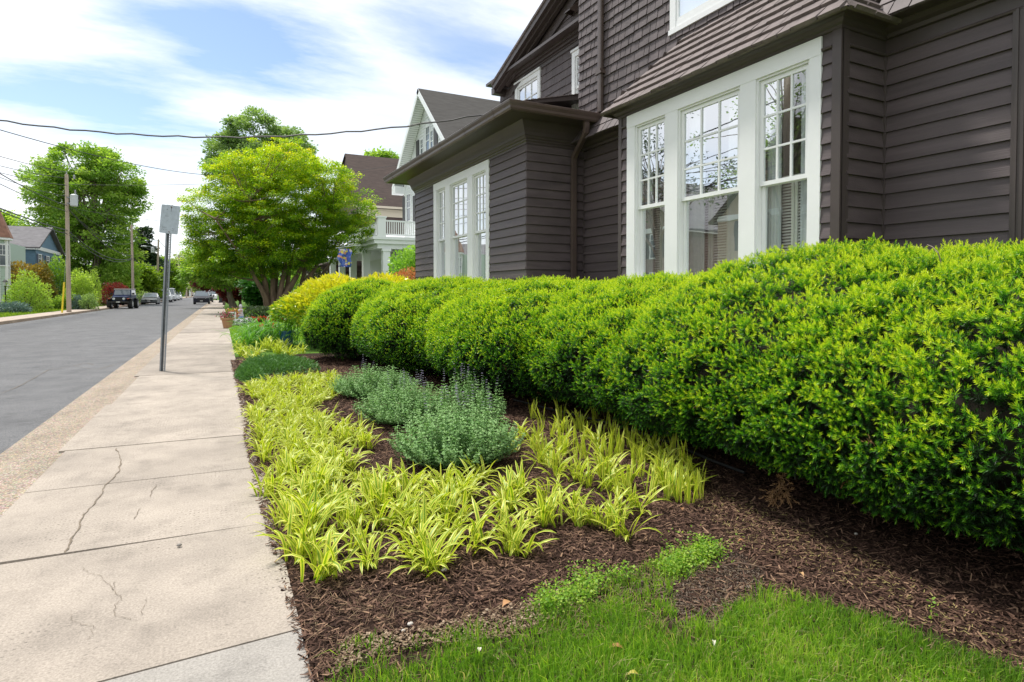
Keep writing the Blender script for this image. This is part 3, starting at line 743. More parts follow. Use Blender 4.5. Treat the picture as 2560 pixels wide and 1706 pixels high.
# dryer vent hood
vp = P(1434, 22, x=XG - .05); b = MB(); a, u = vp[1], vp[2]
b.pts([gf.p(a - .09, .0, u + .12), gf.p(a + .09, .0, u + .12), gf.p(a + .09, .0, u - .1), gf.p(a - .09, .0, u - .1), gf.p(a - .09, .19, u - .08), gf.p(a + .09, .19, u - .08), gf.p(a - .09, .19, u - .06), gf.p(a + .09, .19, u - .06)],
      [(0, 1, 7, 6), (4, 5, 7, 6), (0, 3, 4, 6), (1, 2, 5, 7)]); b.build('vent_hood', M_GUT, house)
# downspouts
def rrect(path, w, d, name, m=M_GUT, rib=True):
    b = MB(); path = [np.array(p, float) for p in path]; n = len(path); V = []
    k = 12
    for i, p in enumerate(path):
        t_ = nrm(path[min(i + 1, n - 1)] - path[max(0, i - 1)]); a = nrm(np.cross(t_, (0, 1.0, 0))) if abs(t_[1]) < .9 else np.array([1., 0, 0]); c = np.cross(t_, a)
        for j in range(k):
            th = 2 * PI * (j + .5) / k; x = math.copysign(abs(math.cos(th)) ** .45, math.cos(th)); y = math.copysign(abs(math.sin(th)) ** .45, math.sin(th))
            rr = 0.93 if (j % 2 and rib) else 1
            V.append(p + a * x * w / 2 * rr + c * y * d / 2 * rr)
    b.pts(V, [(i * k + j, i * k + (j + 1) % k, (i + 1) * k + (j + 1) % k, (i + 1) * k + j) for i in range(n - 1) for j in range(k)])
    return b.build(name, m, house)
xd = float(P(1434, 500, y=YA0 - .06)[0]); xt = float(P(1466, 315, y=YA0 - .55)[0])
pth = [(xt, YA0 - .55, 4.22), (xt, YA0 - .55, 4.12)]
for t in np.linspace(0, 1, 9)[1:]:
    pth.append((xt + (xd - xt) * (3 * t * t - 2 * t ** 3), YA0 - .55 + .48 * (3 * t * t - 2 * t ** 3), 4.10 - .42 * t))
pth += [(xd, YA0 - .07, 3.6), (xd, YA0 - .07, .3)]
rrect(pth, .105, .075, 'downspout')
yd = fy(1500, X2 - .06)
o = rrect([(X2 - .06, yd, 8.6), (X2 - .06, yd, 4.40)], .075, .10, 'downspout', rib=False)
b = MB(); b.box(yd - .085, yd + .085, .0, .115, 5.02, 5.05, big); b.box(yd - .06, yd + .06, .0, .112, 5.05, 5.10, big); b.build('pipe_strap', M_GUT, o)
b = MB(); b.box(X2 + .05, 14.5, -6.3, YU, 8.6, 8.7); b.box(XG + 2, 14, YU, YG, zc, gz(YU)); b.build('roof', M_ROOFSH, house)
# ================================================================ THE PLANTED BED
V, Fc = [], []
nx, ny = 60, 130
xs = np.linspace(0.0, 6.1, nx); ys = np.linspace(-1.0, 14.6, ny)
gx, gy = np.meshgrid(xs, ys)
pz = 0.012 * vnoise(np.stack([gx.ravel(), gy.ravel(), 0 * gx.ravel()], 1), 1.6, 3) - 0.004
gx2 = np.where(gx < 0.02, 0.262 + 0.028 * gy, np.maximum(gx, 0.262 + 0.028 * gy))
pz = pz.reshape(gx.shape); pz[:, :6] = np.minimum(pz[:, :6], -0.012)
V = np.stack([gx2.ravel(), gy.ravel(), pz.ravel()], 1)
idx = np.arange(nx * ny).reshape(ny, nx)
Fc = np.stack([idx[:-1, :-1].ravel(), idx[:-1, 1:].ravel(), idx[1:, 1:].ravel(), idx[1:, :-1].ravel()], 1)
struct(mk('mulch_bed', V, Fc, M_SOIL, smooth=True))
def bedz(p): return 0.012 * vnoise(np.stack([p[:, 0], p[:, 1], 0 * p[:, 0]], 1), 1.6, 3) - 0.004
def inpoly(p, poly):
    x, y = p[:, 0], p[:, 1]; c = np.zeros(len(p), bool); j = len(poly) - 1
    for i in range(len(poly)):
        xi, yi = poly[i][:2]; xj, yj = poly[j][:2]
        c ^= ((yi > y) != (yj > y)) & (x < (xj - xi) * (y - yi) / (yj - yi + 1e-12) + xi); j = i
    return c
def gp(pts, k=1.088): return [tuple(P(x * k, y * k, z=0)[:2]) for x, y in pts]          # from the 2353 wide view
def sample(poly, dens, rng=RNG):
    q = np.array(poly); lo, hi = q.min(0), q.max(0); n = int(dens * (hi[0] - lo[0]) * (hi[1] - lo[1]))
    p = rng.uniform(lo, hi, (n, 2)); return p[inpoly(p, poly)]
DIRT = gp([(1500, 1345), (1560, 1290), (1700, 1270), (1760, 1320), (1740, 1400), (1640, 1450), (1545, 1440)])
GRASS = gp([(745, 1600), (765, 1500), (830, 1468), (950, 1462), (1060, 1440), (1170, 1425), (1230, 1395), (1290, 1350), (1400, 1325), (1480, 1330), (1530, 1380), (1560, 1440), (1640, 1440), (1700, 1385), (1740, 1350), (1900, 1385), (2050, 1430), (2200, 1470), (2353, 1560), (2353, 1640), (1500, 1800), (745, 1800)])
# mulch chips
def chips(name, poly, dens, lo, hi, m, seed, tint=None, avoid=None, wr=(.10, .22), zo=.006):
    rng = np.random.default_rng(seed); p = sample(poly, dens, rng)
    if avoid is not None: p = p[~avoid(p)]
    n = len(p); z = bedz(p) + zo + rng.random(n) * 0.012
    a = rng.random(n) * PI; ti = rng.normal(size=n) * 0.28
    d = np.stack([np.cos(a) * np.cos(ti), np.sin(a) * np.cos(ti), np.sin(ti)], 1)
    L_ = rng.uniform(lo, hi, n)[:, None]; w = L_ * rng.uniform(wr[0], wr[1], n)[:, None]
    sd_ = nrm(np.cross(d, np.array([[0, 0, 1.0]]) + rng.normal(size=(n, 3)) * .3)); c = np.concatenate([p, z[:, None]], 1)
    up = np.cross(sd_, d) * w * 0.35
    V = np.stack([c - d * L_ / 2 - sd_ * w / 2, c + d * L_ / 2 - sd_ * w * .3, c + d * L_ / 2 + sd_ * w * .3, c - d * L_ / 2 + sd_ * w / 2, c + up], 1).reshape(-1, 3)
    Fa = ((np.arange(n) * 5)[:, None, None] + np.array([[0, 1, 4], [1, 2, 4], [2, 3, 4], [3, 0, 4]])[None]).reshape(-1, 3)
    return tag(mk(name, V, Fa, m, tint=np.repeat(rng.random(n) if tint is None else tint, 5)), None, None, kind='stuff')
M_CHIP = leafmat('bark chip', [(0, (.026, .014, .010)), (.5, (.080, .044, .031)), (.84, (.15, .088, .060)), (1, (.30, .19, .12))], rough=.85, trans=0.0, spec=.15)
near = gp([(690, 1560), (690, 1360), (600, 1060), (585, 950), (900, 900), (1230, 930), (1500, 1010), (1900, 1150), (2353, 1420), (2353, 1640), (700, 1640)])
near = [(0.33, 0.9), (0.33, 4.0), (0.36, 6.5), (4.2, 6.5), (4.6, 4.0), (4.6, 0.9)]
keep = lambda p: (inpoly(p, GRASS) & (RNG.random(len(p)) < .75)) | (inpoly(p, DIRT) & (RNG.random(len(p)) < .6))
chips('mulch_chips', near, 5200, .014, .055, M_CHIP, 1, avoid=keep)
chips('mulch_chips', [(0.38, 6.5), (0.45, 9), (0.55, 14), (2.5, 14), (3.6, 9), (4.4, 6.5)], 1700, .03, .08, M_CHIP, 2)
M_NEED = leafmat('fallen yew needle', [(0, (.25, .20, .07)), (1, (.42, .36, .13))], rough=.8, trans=.1)
chips('fallen_needles', gp([(1500, 1080), (1850, 1200), (2353, 1480), (2353, 1560), (1900, 1330), (1700, 1260)]), 900, .014, .024, M_NEED, 3, wr=(.10, .16), zo=.016)
M_STRAW = leafmat('dead straw', [(0, (.16, .10, .055)), (1, (.36, .26, .15))], rough=.8, trans=.1)
chips('dead_straw', GRASS, 550, .03, .07, M_STRAW, 5, wr=(.02, .04), zo=.02)
chips('dead_straw', gp([(690, 1340), (760, 1330), (1000, 1400), (1250, 1380), (1500, 1330), (1740, 1290), (1740, 1420), (1500, 1450), (800, 1500), (740, 1560)]), 800, .03, .08, M_STRAW, 4, wr=(.02, .035), zo=.014)
M_GRIT2 = leafmat('tan soil crumb', [(0, (.12, .08, .05)), (.6, (.24, .17, .115)), (1, (.40, .31, .22))], rough=.95, trans=0, spec=.1)
M_GRIT = leafmat('sandy soil crumb', [(0, (.045, .032, .025)), (.6, (.11, .082, .062)), (1, (.22, .18, .14))], rough=.95, trans=0, spec=.1)
chips('soil_crumbs', DIRT, 22000, .003, .010, M_GRIT, 6, wr=(.5, .9), zo=.002)
chips('soil_crumbs', gp([(760, 1560), (790, 1470), (1000, 1440), (1200, 1385), (1300, 1350), (1330, 1400), (1150, 1470), (900, 1500)]), 9000, .004, .016, M_GRIT2, 17, wr=(.5, .9), zo=.012)
chips('soil_crumbs', gp([(1180, 1395), (1320, 1340), (1500, 1300), (1560, 1330), (1480, 1370), (1250, 1430)]), 5000, .005, .014, M_GRIT, 7, wr=(.5, .9), zo=.004)

# ---- grass in the foreground
def blades(name, pts, h, w, m, seed, lean=.5, tintf=None, segs=2, zf=bedz):
    rng = np.random.default_rng(seed); n = len(pts); a = rng.random(n) * 2 * PI; l = np.abs(rng.normal(size=n)) * lean
    hh = h * rng.uniform(.5, 1.25, n) if not hasattr(h, '__len__') else h
    out_ = np.stack([np.cos(a), np.sin(a), 0 * a], 1); sd_ = np.stack([-np.sin(a + 1.2), np.cos(a + 1.2), 0 * a], 1)
    b0 = np.concatenate([pts, zf(pts)[:, None]], 1); ww = w * rng.uniform(.7, 1.3, n)
    tips = b0 + out_ * (hh * l)[:, None] + np.array([[0, 0, 1]]) * (hh * np.sqrt(np.maximum(.1, 1 - l * l * .6)))[:, None]
    mid = b0 + out_ * (hh * l * .28)[:, None] + np.array([[0, 0, 1]]) * (hh * .55)[:, None]
    V = np.stack([b0 - sd_ * ww[:, None] / 2, b0 + sd_ * ww[:, None] / 2, mid + sd_ * ww[:, None] * .42, mid - sd_ * ww[:, None] * .42, tips], 1).reshape(-1, 3)
    k = (np.arange(n) * 5)[:, None]
    Fa = np.concatenate([k + [[0, 1, 2]], k + [[0, 2, 3]], k + [[3, 2, 4]]])
    t = rng.random(n) * .6 + .2 if tintf is None else tintf(pts, rng)
    t5 = np.repeat(t, 5).reshape(-1, 5); t5[:, 4] += .12; t5[:, :2] -= .12
    return mk(name, V, Fa, m, tint=np.clip(t5, 0, 1))
M_GRASS = leafmat('lawn blade', [(0, (.06, .13, .016)), (.45, (.17, .34, .028)), (.8, (.38, .53, .06)), (.9, (.46, .48, .13)), (1, (.50, .44, .22))], rough=.5, trans=.4)
gpts = sample(GRASS, 15000); nz = vnoise(np.concatenate([gpts, 0 * gpts[:, :1]], 1), 3.3, 5); nz2 = vnoise(np.concatenate([gpts, 0 * gpts[:, :1]], 1), 9, 6)
_gb = sorted(gp([(765, 1500), (830, 1468), (950, 1462), (1060, 1440), (1170, 1425), (1230, 1395), (1290, 1350), (1400, 1325), (1480, 1330), (1530, 1385), (1560, 1440), (1640, 1440), (1700, 1385), (1740, 1350), (1900, 1385), (2050, 1430), (2200, 1470), (2353, 1560)]))
back = gpts[:, 1] - np.interp(gpts[:, 0], [q[0] for q in _gb], [q[1] for q in _gb])      # thin, patchy towards the bed
keepg = RNG.random(len(gpts)) < np.clip(.10 - back * 2.4 + .62 * nz + .5 * nz2, 0.05, 1)
gpts = gpts[keepg]; back = back[keepg]
gh = .062 * RNG.uniform(.45, 1.25, len(gpts)) * np.clip(1 + .45 * vnoise(np.concatenate([gpts, 0 * gpts[:, :1]], 1), 7, 12) + .3 * (back < -.25), .4, 1.7)
tag(blades('grass', gpts, gh, .0041, M_GRASS, 8, lean=.7, tintf=lambda p, r: np.clip(.38 + .20 * vnoise(np.concatenate([p, 0 * p[:, :1]], 1), 3.0, 9) + .14 * vnoise(np.concatenate([p, 0 * p[:, :1]], 1), 11, 10) + r.normal(size=len(p)) * .15 + (r.random(len(p)) < .09) * .55, 0, 1)), None, kind='stuff')
tg = sample(gp([(1380, 1350), (1480, 1300), (1540, 1275), (1600, 1262), (1640, 1290), (1600, 1330), (1540, 1350), (1560, 1420), (1400, 1420)]), 5200)
tag(blades('grass', tg, 0.06, .0034, M_GRASS, 9, lean=.6, tintf=lambda p, r: np.clip(.55 + r.normal(size=len(p)) * .16, 0, 1)), None, kind='stuff')
# low pale weeds at the lawn edge
M_WEED = leafmat('pale weed leaf', [(0, (.10, .22, .02)), (.5, (.22, .40, .04)), (1, (.42, .52, .09))], rough=.55, trans=.4)
wp_ = []
for (cx, cy, rx, ry, n) in ((1610, 1275, 70, 34, 1900), (1550, 1312, 55, 30, 1000), (1390, 1348, 95, 34, 1500), (1265, 1395, 50, 28, 700), (1480, 1350, 80, 30, 1100), (1330, 1378, 70, 26, 700), (2140, 1420, 16, 14, 40)):
    q = RNG.normal(size=(n, 2)) * .45; wp_ += [tuple(P((cx + rx * a) * 1.088, (cy + ry * b) * 1.088, z=0)[:2]) for a, b in q]
wp_ = np.array(wp_); _m = vnoise(np.concatenate([wp_, 0 * wp_[:, :1]], 1), 8, 77) > -.25; wp_ = wp_[_m]; pos = np.concatenate([wp_, (bedz(wp_) + RNG.uniform(.005, .085, len(wp_)))[:, None]], 1)
V, Fa, t = leaf_quads(pos, nrm(RNG.normal(size=(len(pos), 3)) * (1, 1, .3) + (0, 0, .25)), RNG.uniform(.008, .018, len(pos)), .8)
tag(mk('clover_weeds', V, Fa, M_WEED, tint=t), None, kind='stuff')

# ---- the yew hedge
def frond_template(nside=3, nn=13, Lm=.066, nl=.027, nw=.0058, seed=0):
    r = np.random.default_rng(seed); V, Fc, T = [], [], []
    shoots = [(np.zeros(3), np.array([0, 0, 1.]), Lm)]
    for i in range(nside):
        a = i * 2 * PI / nside + r.random(); d = nrm(np.array([math.cos(a), math.sin(a), .75 + r.random() * .35])); shoots.append((np.array([0, 0, Lm * .12 * i]), d, Lm * r.uniform(.7, .95)))
    for o, d, l in shoots:
        a = nrm(np.cross(d, (0.3, .9, .1))); b = np.cross(d, a)
        for k in range(nn):
            t = (k + .6) / nn; az = k * 2.4; q = nrm(a * math.cos(az) + b * math.sin(az)); el = 1.05 - .75 * t
            nd = nrm(q * math.sin(el) + d * math.cos(el)); s_ = nrm(np.cross(nd, d)) * nw * .5; p = o + d * l * t; ln = nl * (1 - .35 * abs(t - .45)) 
            i0 = len(V); V += [p, p + nd * ln * .5 + s_, p + nd * ln, p + nd * ln * .5 - s_]; Fc.append([i0, i0 + 1, i0 + 2, i0 + 3])
            tt = .62 * t - .27; T += [tt, tt + .02, tt + .06, tt + .02]
    return np.array(V), np.array(Fc), np.array(T)
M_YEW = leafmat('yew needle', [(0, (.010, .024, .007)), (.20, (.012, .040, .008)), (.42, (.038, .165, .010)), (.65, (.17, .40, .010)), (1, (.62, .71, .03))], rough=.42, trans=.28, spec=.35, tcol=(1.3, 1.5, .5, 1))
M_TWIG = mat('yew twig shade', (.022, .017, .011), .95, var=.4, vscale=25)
MOUNDS = [('A', 3.40, 13.0, 1.45, 1.35, 1.60, 'rounded yew shrub at the far end of the hedge, beside the gold shrub'),
          ('B', 4.15, 10.5, 1.65, 1.95, 1.60, 'domed yew shrub, second from the far end, before the low wing'),
          ('C', 4.50, 7.9, 1.62, 2.15, 1.51, 'yew shrub behind the purple flowering catmints, below the downspout corner'),
          ('D', 4.85, 5.2, 1.62, 2.25, 1.50, 'yew shrub below the bay window, with a dead brown frond at its foot'),
          ('E', 4.80, 2.5, 1.80, 2.2, 1.68, 'large bulging yew shrub nearest the camera, below the wide clapboard wall'),
          ('F', 4.85, -0.3, 1.9, 1.75, 1.80, 'tall yew shrub cut by the right edge of the photo')]
MZ0, PE, PY, PZ = .62, 2.15, 4.2, 2.15
def msurf(m, D):
    """surface point of a mound along direction D"""
    PY = 2.2 if m[0] == 'A' else 3.2 if m[0] == 'B' else 6.0
    _, cx, cy, rx, ry, zt, _l = m
    rxx = np.where(D[:, 0] > 0, rx * .55, rx); rz = np.where(D[:, 2] > 0, zt - MZ0, MZ0 - .10)
    lo = np.full(len(D), .05); hi = np.full(len(D), 4.0)
    for _i in range(26):                                             # bisect along the ray
        md = (lo + hi) / 2; ins = (np.abs(D[:, 0] * md / rxx) ** PE + np.abs(D[:, 1] * md / ry) ** PY + np.abs(D[:, 2] * md / rz) ** PZ) < 1; lo = np.where(ins, md, lo); hi = np.where(ins, hi, md)
    p = D * lo[:, None]
    g = nrm(np.stack([np.sign(p[:, 0]) * np.abs(p[:, 0] / rxx) ** (PE - 1) / rxx, np.sign(p[:, 1]) * np.abs(p[:, 1] / ry) ** (PY - 1) / ry, np.sign(p[:, 2]) * np.abs(p[:, 2] / rz) ** (PZ - 1) / rz], 1))
    p = p + (cx, cy, MZ0)
    b = .06 * vnoise(p, 1.9, 21) + .04 * vnoise(p, 5.0, 22)
    return p + g * b[:, None], g
def minside(m, p, k=.93):
    PY = 2.2 if m[0] == 'A' else 3.2 if m[0] == 'B' else 6.0
    _, cx, cy, rx, ry, zt, _l = m; d = p - (cx, cy, MZ0)
    rxx = np.where(d[:, 0] > 0, rx * .55, rx) * k; rz = np.where(d[:, 2] > 0, zt - MZ0, MZ0 - .10) * k
    return (np.abs(d[:, 0] / rxx) ** PE + np.abs(d[:, 1] / (ry * k)) ** PY + np.abs(d[:, 2] / rz) ** PZ) < 1
FT = [frond_template(3, 19, seed=i, nl=.024, nw=.0042, Lm=.062) for i in range(5)]; FTL = [frond_template(3, 8, seed=i, nw=.0075) for i in range(3)]
for mi, m in enumerate(MOUNDS):
    rng = np.random.default_rng(100 + mi); root = empty('yew_shrub', (m[1], m[2], 0), m[6], 'shrub', 'clipped yew hedge beside the brown house')
    area = 2 * PI * ((m[3] * m[4]) ** .8 + (m[3] * .85) ** .8 + (m[4] * .85) ** .8) / 1.5
    dist = max(2.2, math.hypot(m[1] - 1.0, m[2])); sp = .056 + .0018 * max(0, dist - 4); scl = .98 + .034 * max(0, dist - 4)
    n = int(area / sp ** 2 * 1.25)
    D = nrm(rng.normal(size=(n * 2, 3)) * (m[3], m[4], .85)); p, g_ = msurf(m, D)
    ok = (p[:, 2] > .12) & (p[:, 0] < 5.85)
    for o_ in MOUNDS:
        if o_ is not m: ok &= ~minside(o_, p)
    gap = vnoise(p, 3.6, 31) + .9 * vnoise(p, 9, 32)                # holes where old wood shows
    ok &= ~((gap < -1.05 + .35 * (p[:, 2] < .8)) & (rng.random(len(p)) < .85))
    p, g_ = p[ok], g_[ok]; 
    kp = rng.random(len(p)) < np.where(g_[:, 0] > .5, .35, 1.0) * np.where(g_[:, 2] > .4, 1.0, .72) * np.where(p[:, 2] < .35, .6, 1); p, g_ = p[kp], g_[kp]
    Ls = []
    for layer, (off, td, frac) in enumerate(((0, 0, 1.0), (-.06, -.40, .55), (-.12, -.55, .5))):  # inner layers: older sprigs, tint lowered further to paint shade into the gaps
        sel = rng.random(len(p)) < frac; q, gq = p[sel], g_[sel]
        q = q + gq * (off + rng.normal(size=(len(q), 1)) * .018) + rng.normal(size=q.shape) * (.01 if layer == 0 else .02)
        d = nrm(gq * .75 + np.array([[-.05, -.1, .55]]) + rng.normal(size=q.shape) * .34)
        tint = .43 + .31 * gq[:, 2] + .07 * vnoise(q, 3.0, 41) + rng.normal(size=len(q)) * .13 + td  # yellower new growth on top; side-facing sprigs tinted darker as painted shade
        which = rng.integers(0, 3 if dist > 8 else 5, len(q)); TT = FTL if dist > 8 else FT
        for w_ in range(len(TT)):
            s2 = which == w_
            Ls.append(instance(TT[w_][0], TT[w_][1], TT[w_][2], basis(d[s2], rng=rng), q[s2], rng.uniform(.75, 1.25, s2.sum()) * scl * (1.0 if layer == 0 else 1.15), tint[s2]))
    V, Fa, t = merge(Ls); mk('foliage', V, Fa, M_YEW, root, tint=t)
    nd_ = 60; sel = rng.integers(0, len(p), nd_); V, Fa, t = instance(FTL[0][0], FTL[0][1], FTL[0][2], basis(nrm(g_[sel] + rng.normal(size=(nd_, 3)) * .6), rng=rng), p[sel] - g_[sel] * .03, np.full(nd_, .8), rng.random(nd_)); mk('dead_sprigs', V, Fa, leafmat('dead frond', [(0, (.16, .09, .04)), (1, (.42, .24, .11))], trans=.1), root, tint=t)
    # old wood: a dark core and leaning stems under the skirt
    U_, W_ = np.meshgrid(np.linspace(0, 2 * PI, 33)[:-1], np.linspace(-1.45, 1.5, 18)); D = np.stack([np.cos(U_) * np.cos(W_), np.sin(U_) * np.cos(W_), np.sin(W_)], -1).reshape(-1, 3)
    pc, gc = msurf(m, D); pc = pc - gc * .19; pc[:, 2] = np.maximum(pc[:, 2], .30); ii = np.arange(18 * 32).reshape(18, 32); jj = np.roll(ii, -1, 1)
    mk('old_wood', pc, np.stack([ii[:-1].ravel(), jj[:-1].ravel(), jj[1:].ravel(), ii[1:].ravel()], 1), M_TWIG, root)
    b = MB()
    for k in range(16):
        a = rng.random() * 2 * PI; q0 = np.array([m[1] + rng.normal() * .12, m[2] + rng.normal() * .25, -.02]); q1 = np.array([m[1] + math.cos(a) * m[3] * .6, m[2] + math.sin(a) * m[4] * .7, .45])
        b.tube([q0, (q0 + q1) / 2 + (0, 0, -.05), q1], [.022, .017, .010], 5)
    b.build('stem', M_TWIG, root)

# ---- variegated liriope clumps
M_LIR = leafmat('liriope blade', [(0, (.10, .22, .012)), (.38, (.22, .38, .016)), (.58, (.56, .60, .05)), (1, (.86, .81, .18))], rough=.42, trans=.35, spec=.4, tcol=(1.2, 1.3, .6, 1))
def strap_clump(nl, hh, wd, seed, spread=.75, upright=0.0, seg=6, r0=.035):
    r = np.random.default_rng(seed); V, Fc, T = [], [], []
    for k in range(nl):
        a = r.random() * 2 * PI; b0 = np.array([r.normal() * r0, r.normal() * r0, -.01]); out_ = np.array([math.cos(a), math.sin(a), 0]); sd_ = np.array([-math.sin(a), math.cos(a), 0])
        Lk = hh * r.uniform(.65, 1.2); th0 = r.uniform(.05, .75) * (1 - upright); bend = r.uniform(.5, 2.1) * spread * (1 - upright); w = wd * r.uniform(.75, 1.2); p = b0.copy(); tw = r.normal() * .35; base_t = r.uniform(-.08, .1)
        i0 = len(V)
        for j in range(seg + 1):
            t = j / seg; th = th0 + bend * t ** 1.6; d = out_ * math.sin(th) + np.array([0, 0, math.cos(th)]); nrmv = np.cross(sd_, d)
            s_ = sd_ * math.cos(tw * t) + nrmv * math.sin(tw * t)
            ww = w * (.55 + .9 * t if t < .45 else .955 - .0 * t) * (1 if t < .72 else max(.06, 1 - ((t - .72) / .28) ** 1.5))
            V += [p - s_ * ww / 2 + nrmv * ww * .14, p.copy(), p + s_ * ww / 2 + nrmv * ww * .14]; T += [.92 + base_t - (.45 if t < .15 else 0), .22 + base_t, .92 + base_t - (.45 if t < .15 else 0)]
            p = p + d * Lk / seg
        for j in range(seg):
            q = i0 + 3 * j; Fc += [[q, q + 1, q + 4, q + 3], [q + 1, q + 2, q + 5, q + 4]]
    return np.array(V), np.array(Fc), np.clip(T, 0, 1)
def clump_meshes(specs, m, name):
    o = []
    for sp in specs:
        V, Fa, T = strap_clump(**sp); ob = mk(name, V, Fa, m, tint=T, local=True, smooth=True); me = ob.data; bpy.data.objects.remove(ob); o.append(me)
    return o
LM = clump_meshes([dict(nl=[42, 28, 48, 36, 22][i], hh=.235, wd=.0185, seed=i, spread=1.15) for i in range(5)], M_LIR, 'liriope_clump')
LS = clump_meshes([dict(nl=20, hh=.25, wd=.020, seed=20 + i, spread=1.1, r0=.025) for i in range(3)], M_LIR, 'liriope_clump')
LU = clump_meshes([dict(nl=9, hh=.24, wd=.016, seed=30 + i, spread=.5, upright=.6, r0=.02) for i in range(4)], M_LIR, 'liriope_clump')
def put(me, x, y, s, label, cat, group, z=0.0, tilt=.08, name='liriope_clump'):
    o = bpy.data.objects.new(name, me); COL.objects.link(o); o.location = (x, y, z); o.rotation_euler = (RNG.normal() * tilt, RNG.normal() * tilt, RNG.random() * 6.28); o.scale = (s, s, s * RNG.uniform(.9, 1.1))
    return tag(o, label, cat, group)
def poisson(poly, r, seed, jit=True):
    rng = np.random.default_rng(seed); c = sample(poly, 60 / r, rng); out_ = []
    for p in c:
        if all((p[0] - q[0]) ** 2 + (p[1] - q[1]) ** 2 > r * r for q in out_): out_.append(p)
    return out_
GL = 'yellow edged liriope clumps in the mulch bed'
A1 = gp([(577, 890), (760, 868), (775, 905), (690, 960), (830, 1000), (770, 1060), (660, 1230), (625, 1140), (600, 1050)])
for p in poisson(A1, .185, 51): put(LM[RNG.integers(5)], p[0], p[1], RNG.uniform(.72, 1.1), 'yellow edged liriope clump in the dense strip along the sidewalk edge', 'plant', GL)
A2 = gp([(640, 1240), (760, 1060), (900, 1120), (1010, 1130), (1100, 1160), (1090, 1290), (940, 1325), (760, 1330), (690, 1345)])
for p in poisson(A2, .185, 52): put(LM[RNG.integers(5)], p[0], p[1], RNG.uniform(.85, 1.28), 'yellow edged liriope clump in the dense patch nearest the camera', 'plant', GL)
A3 = gp([(1150, 1130), (1290, 1130), (1280, 1230), (1170, 1300), (1110, 1290)])
for p in poisson(A3, .22, 53): put(LM[RNG.integers(5)], p[0], p[1], RNG.uniform(.9, 1.2), 'yellow edged liriope clump in front of the nearest catmint, at the mulch edge', 'plant', GL)
A4 = gp([(1215, 1020), (1330, 980), (1530, 1060), (1590, 1120), (1560, 1150), (1440, 1150), (1330, 1120), (1240, 1080)])
for p in poisson(A4, .165, 54): put((LS + LU)[RNG.integers(7)], p[0], p[1], RNG.uniform(.8, 1.1), 'thin liriope clump in the patch between catmint and hedge', 'plant', GL)
for x, y in ((1435, 1235), (1400, 1215), (1335, 1205), (1365, 1205), (1310, 1185), (1345, 1120), (1420, 1190), (1460, 1170)):
    q = P(x * 1.088, y * 1.088, z=0); put(LS[RNG.integers(3)], q[0], q[1], .9, 'small liriope clump out in the open mulch right of the patch', 'plant', GL)
for x, y in ((1530, 1150), (1560, 1155), (1585, 1160), (1610, 1150), (1545, 1120), (1600, 1120), (1515, 1105), (1575, 1085), (1550, 1060), (1500, 1040), (1470, 1025), (1440, 1000), (1400, 990), (1370, 975), (1290, 970), (1250, 985), (1225, 965)):
    q = P(x * 1.088, y * 1.088, z=0); put(LU[RNG.integers(4)], q[0], q[1], RNG.uniform(.9, 1.15), 'narrow upright liriope shoots close to the hedge', 'plant', GL)
for x, y in ((840, 1030), (820, 1020), (1080, 1120), (1110, 1105), (1060, 1150), (1170, 1040), (1200, 1005)):
    q = P(x * 1.088, y * 1.088, z=0); put(LM[RNG.integers(5)], q[0], q[1], .95, 'lone liriope clump at the foot of a catmint', 'plant', GL)
for (x, y, s) in ((560, 815, 1.3), (590, 822, 1.4), (610, 805, 1.4), (575, 835, 1.2), (600, 838, 1.2), (640, 812, 1.3), (665, 818, 1.3), (690, 812, 1.2), (620, 790, 1.2), (550, 800, 1.2), (650, 800, 1.2)):
    q = P(x * 1.088, y * 1.088, z=0); put(LM[RNG.integers(5)], q[0], q[1], s * 1.15, 'yellow grassy clump beyond the low juniper, at the end of the bed', 'plant', 'yellow grassy clumps beyond the juniper')

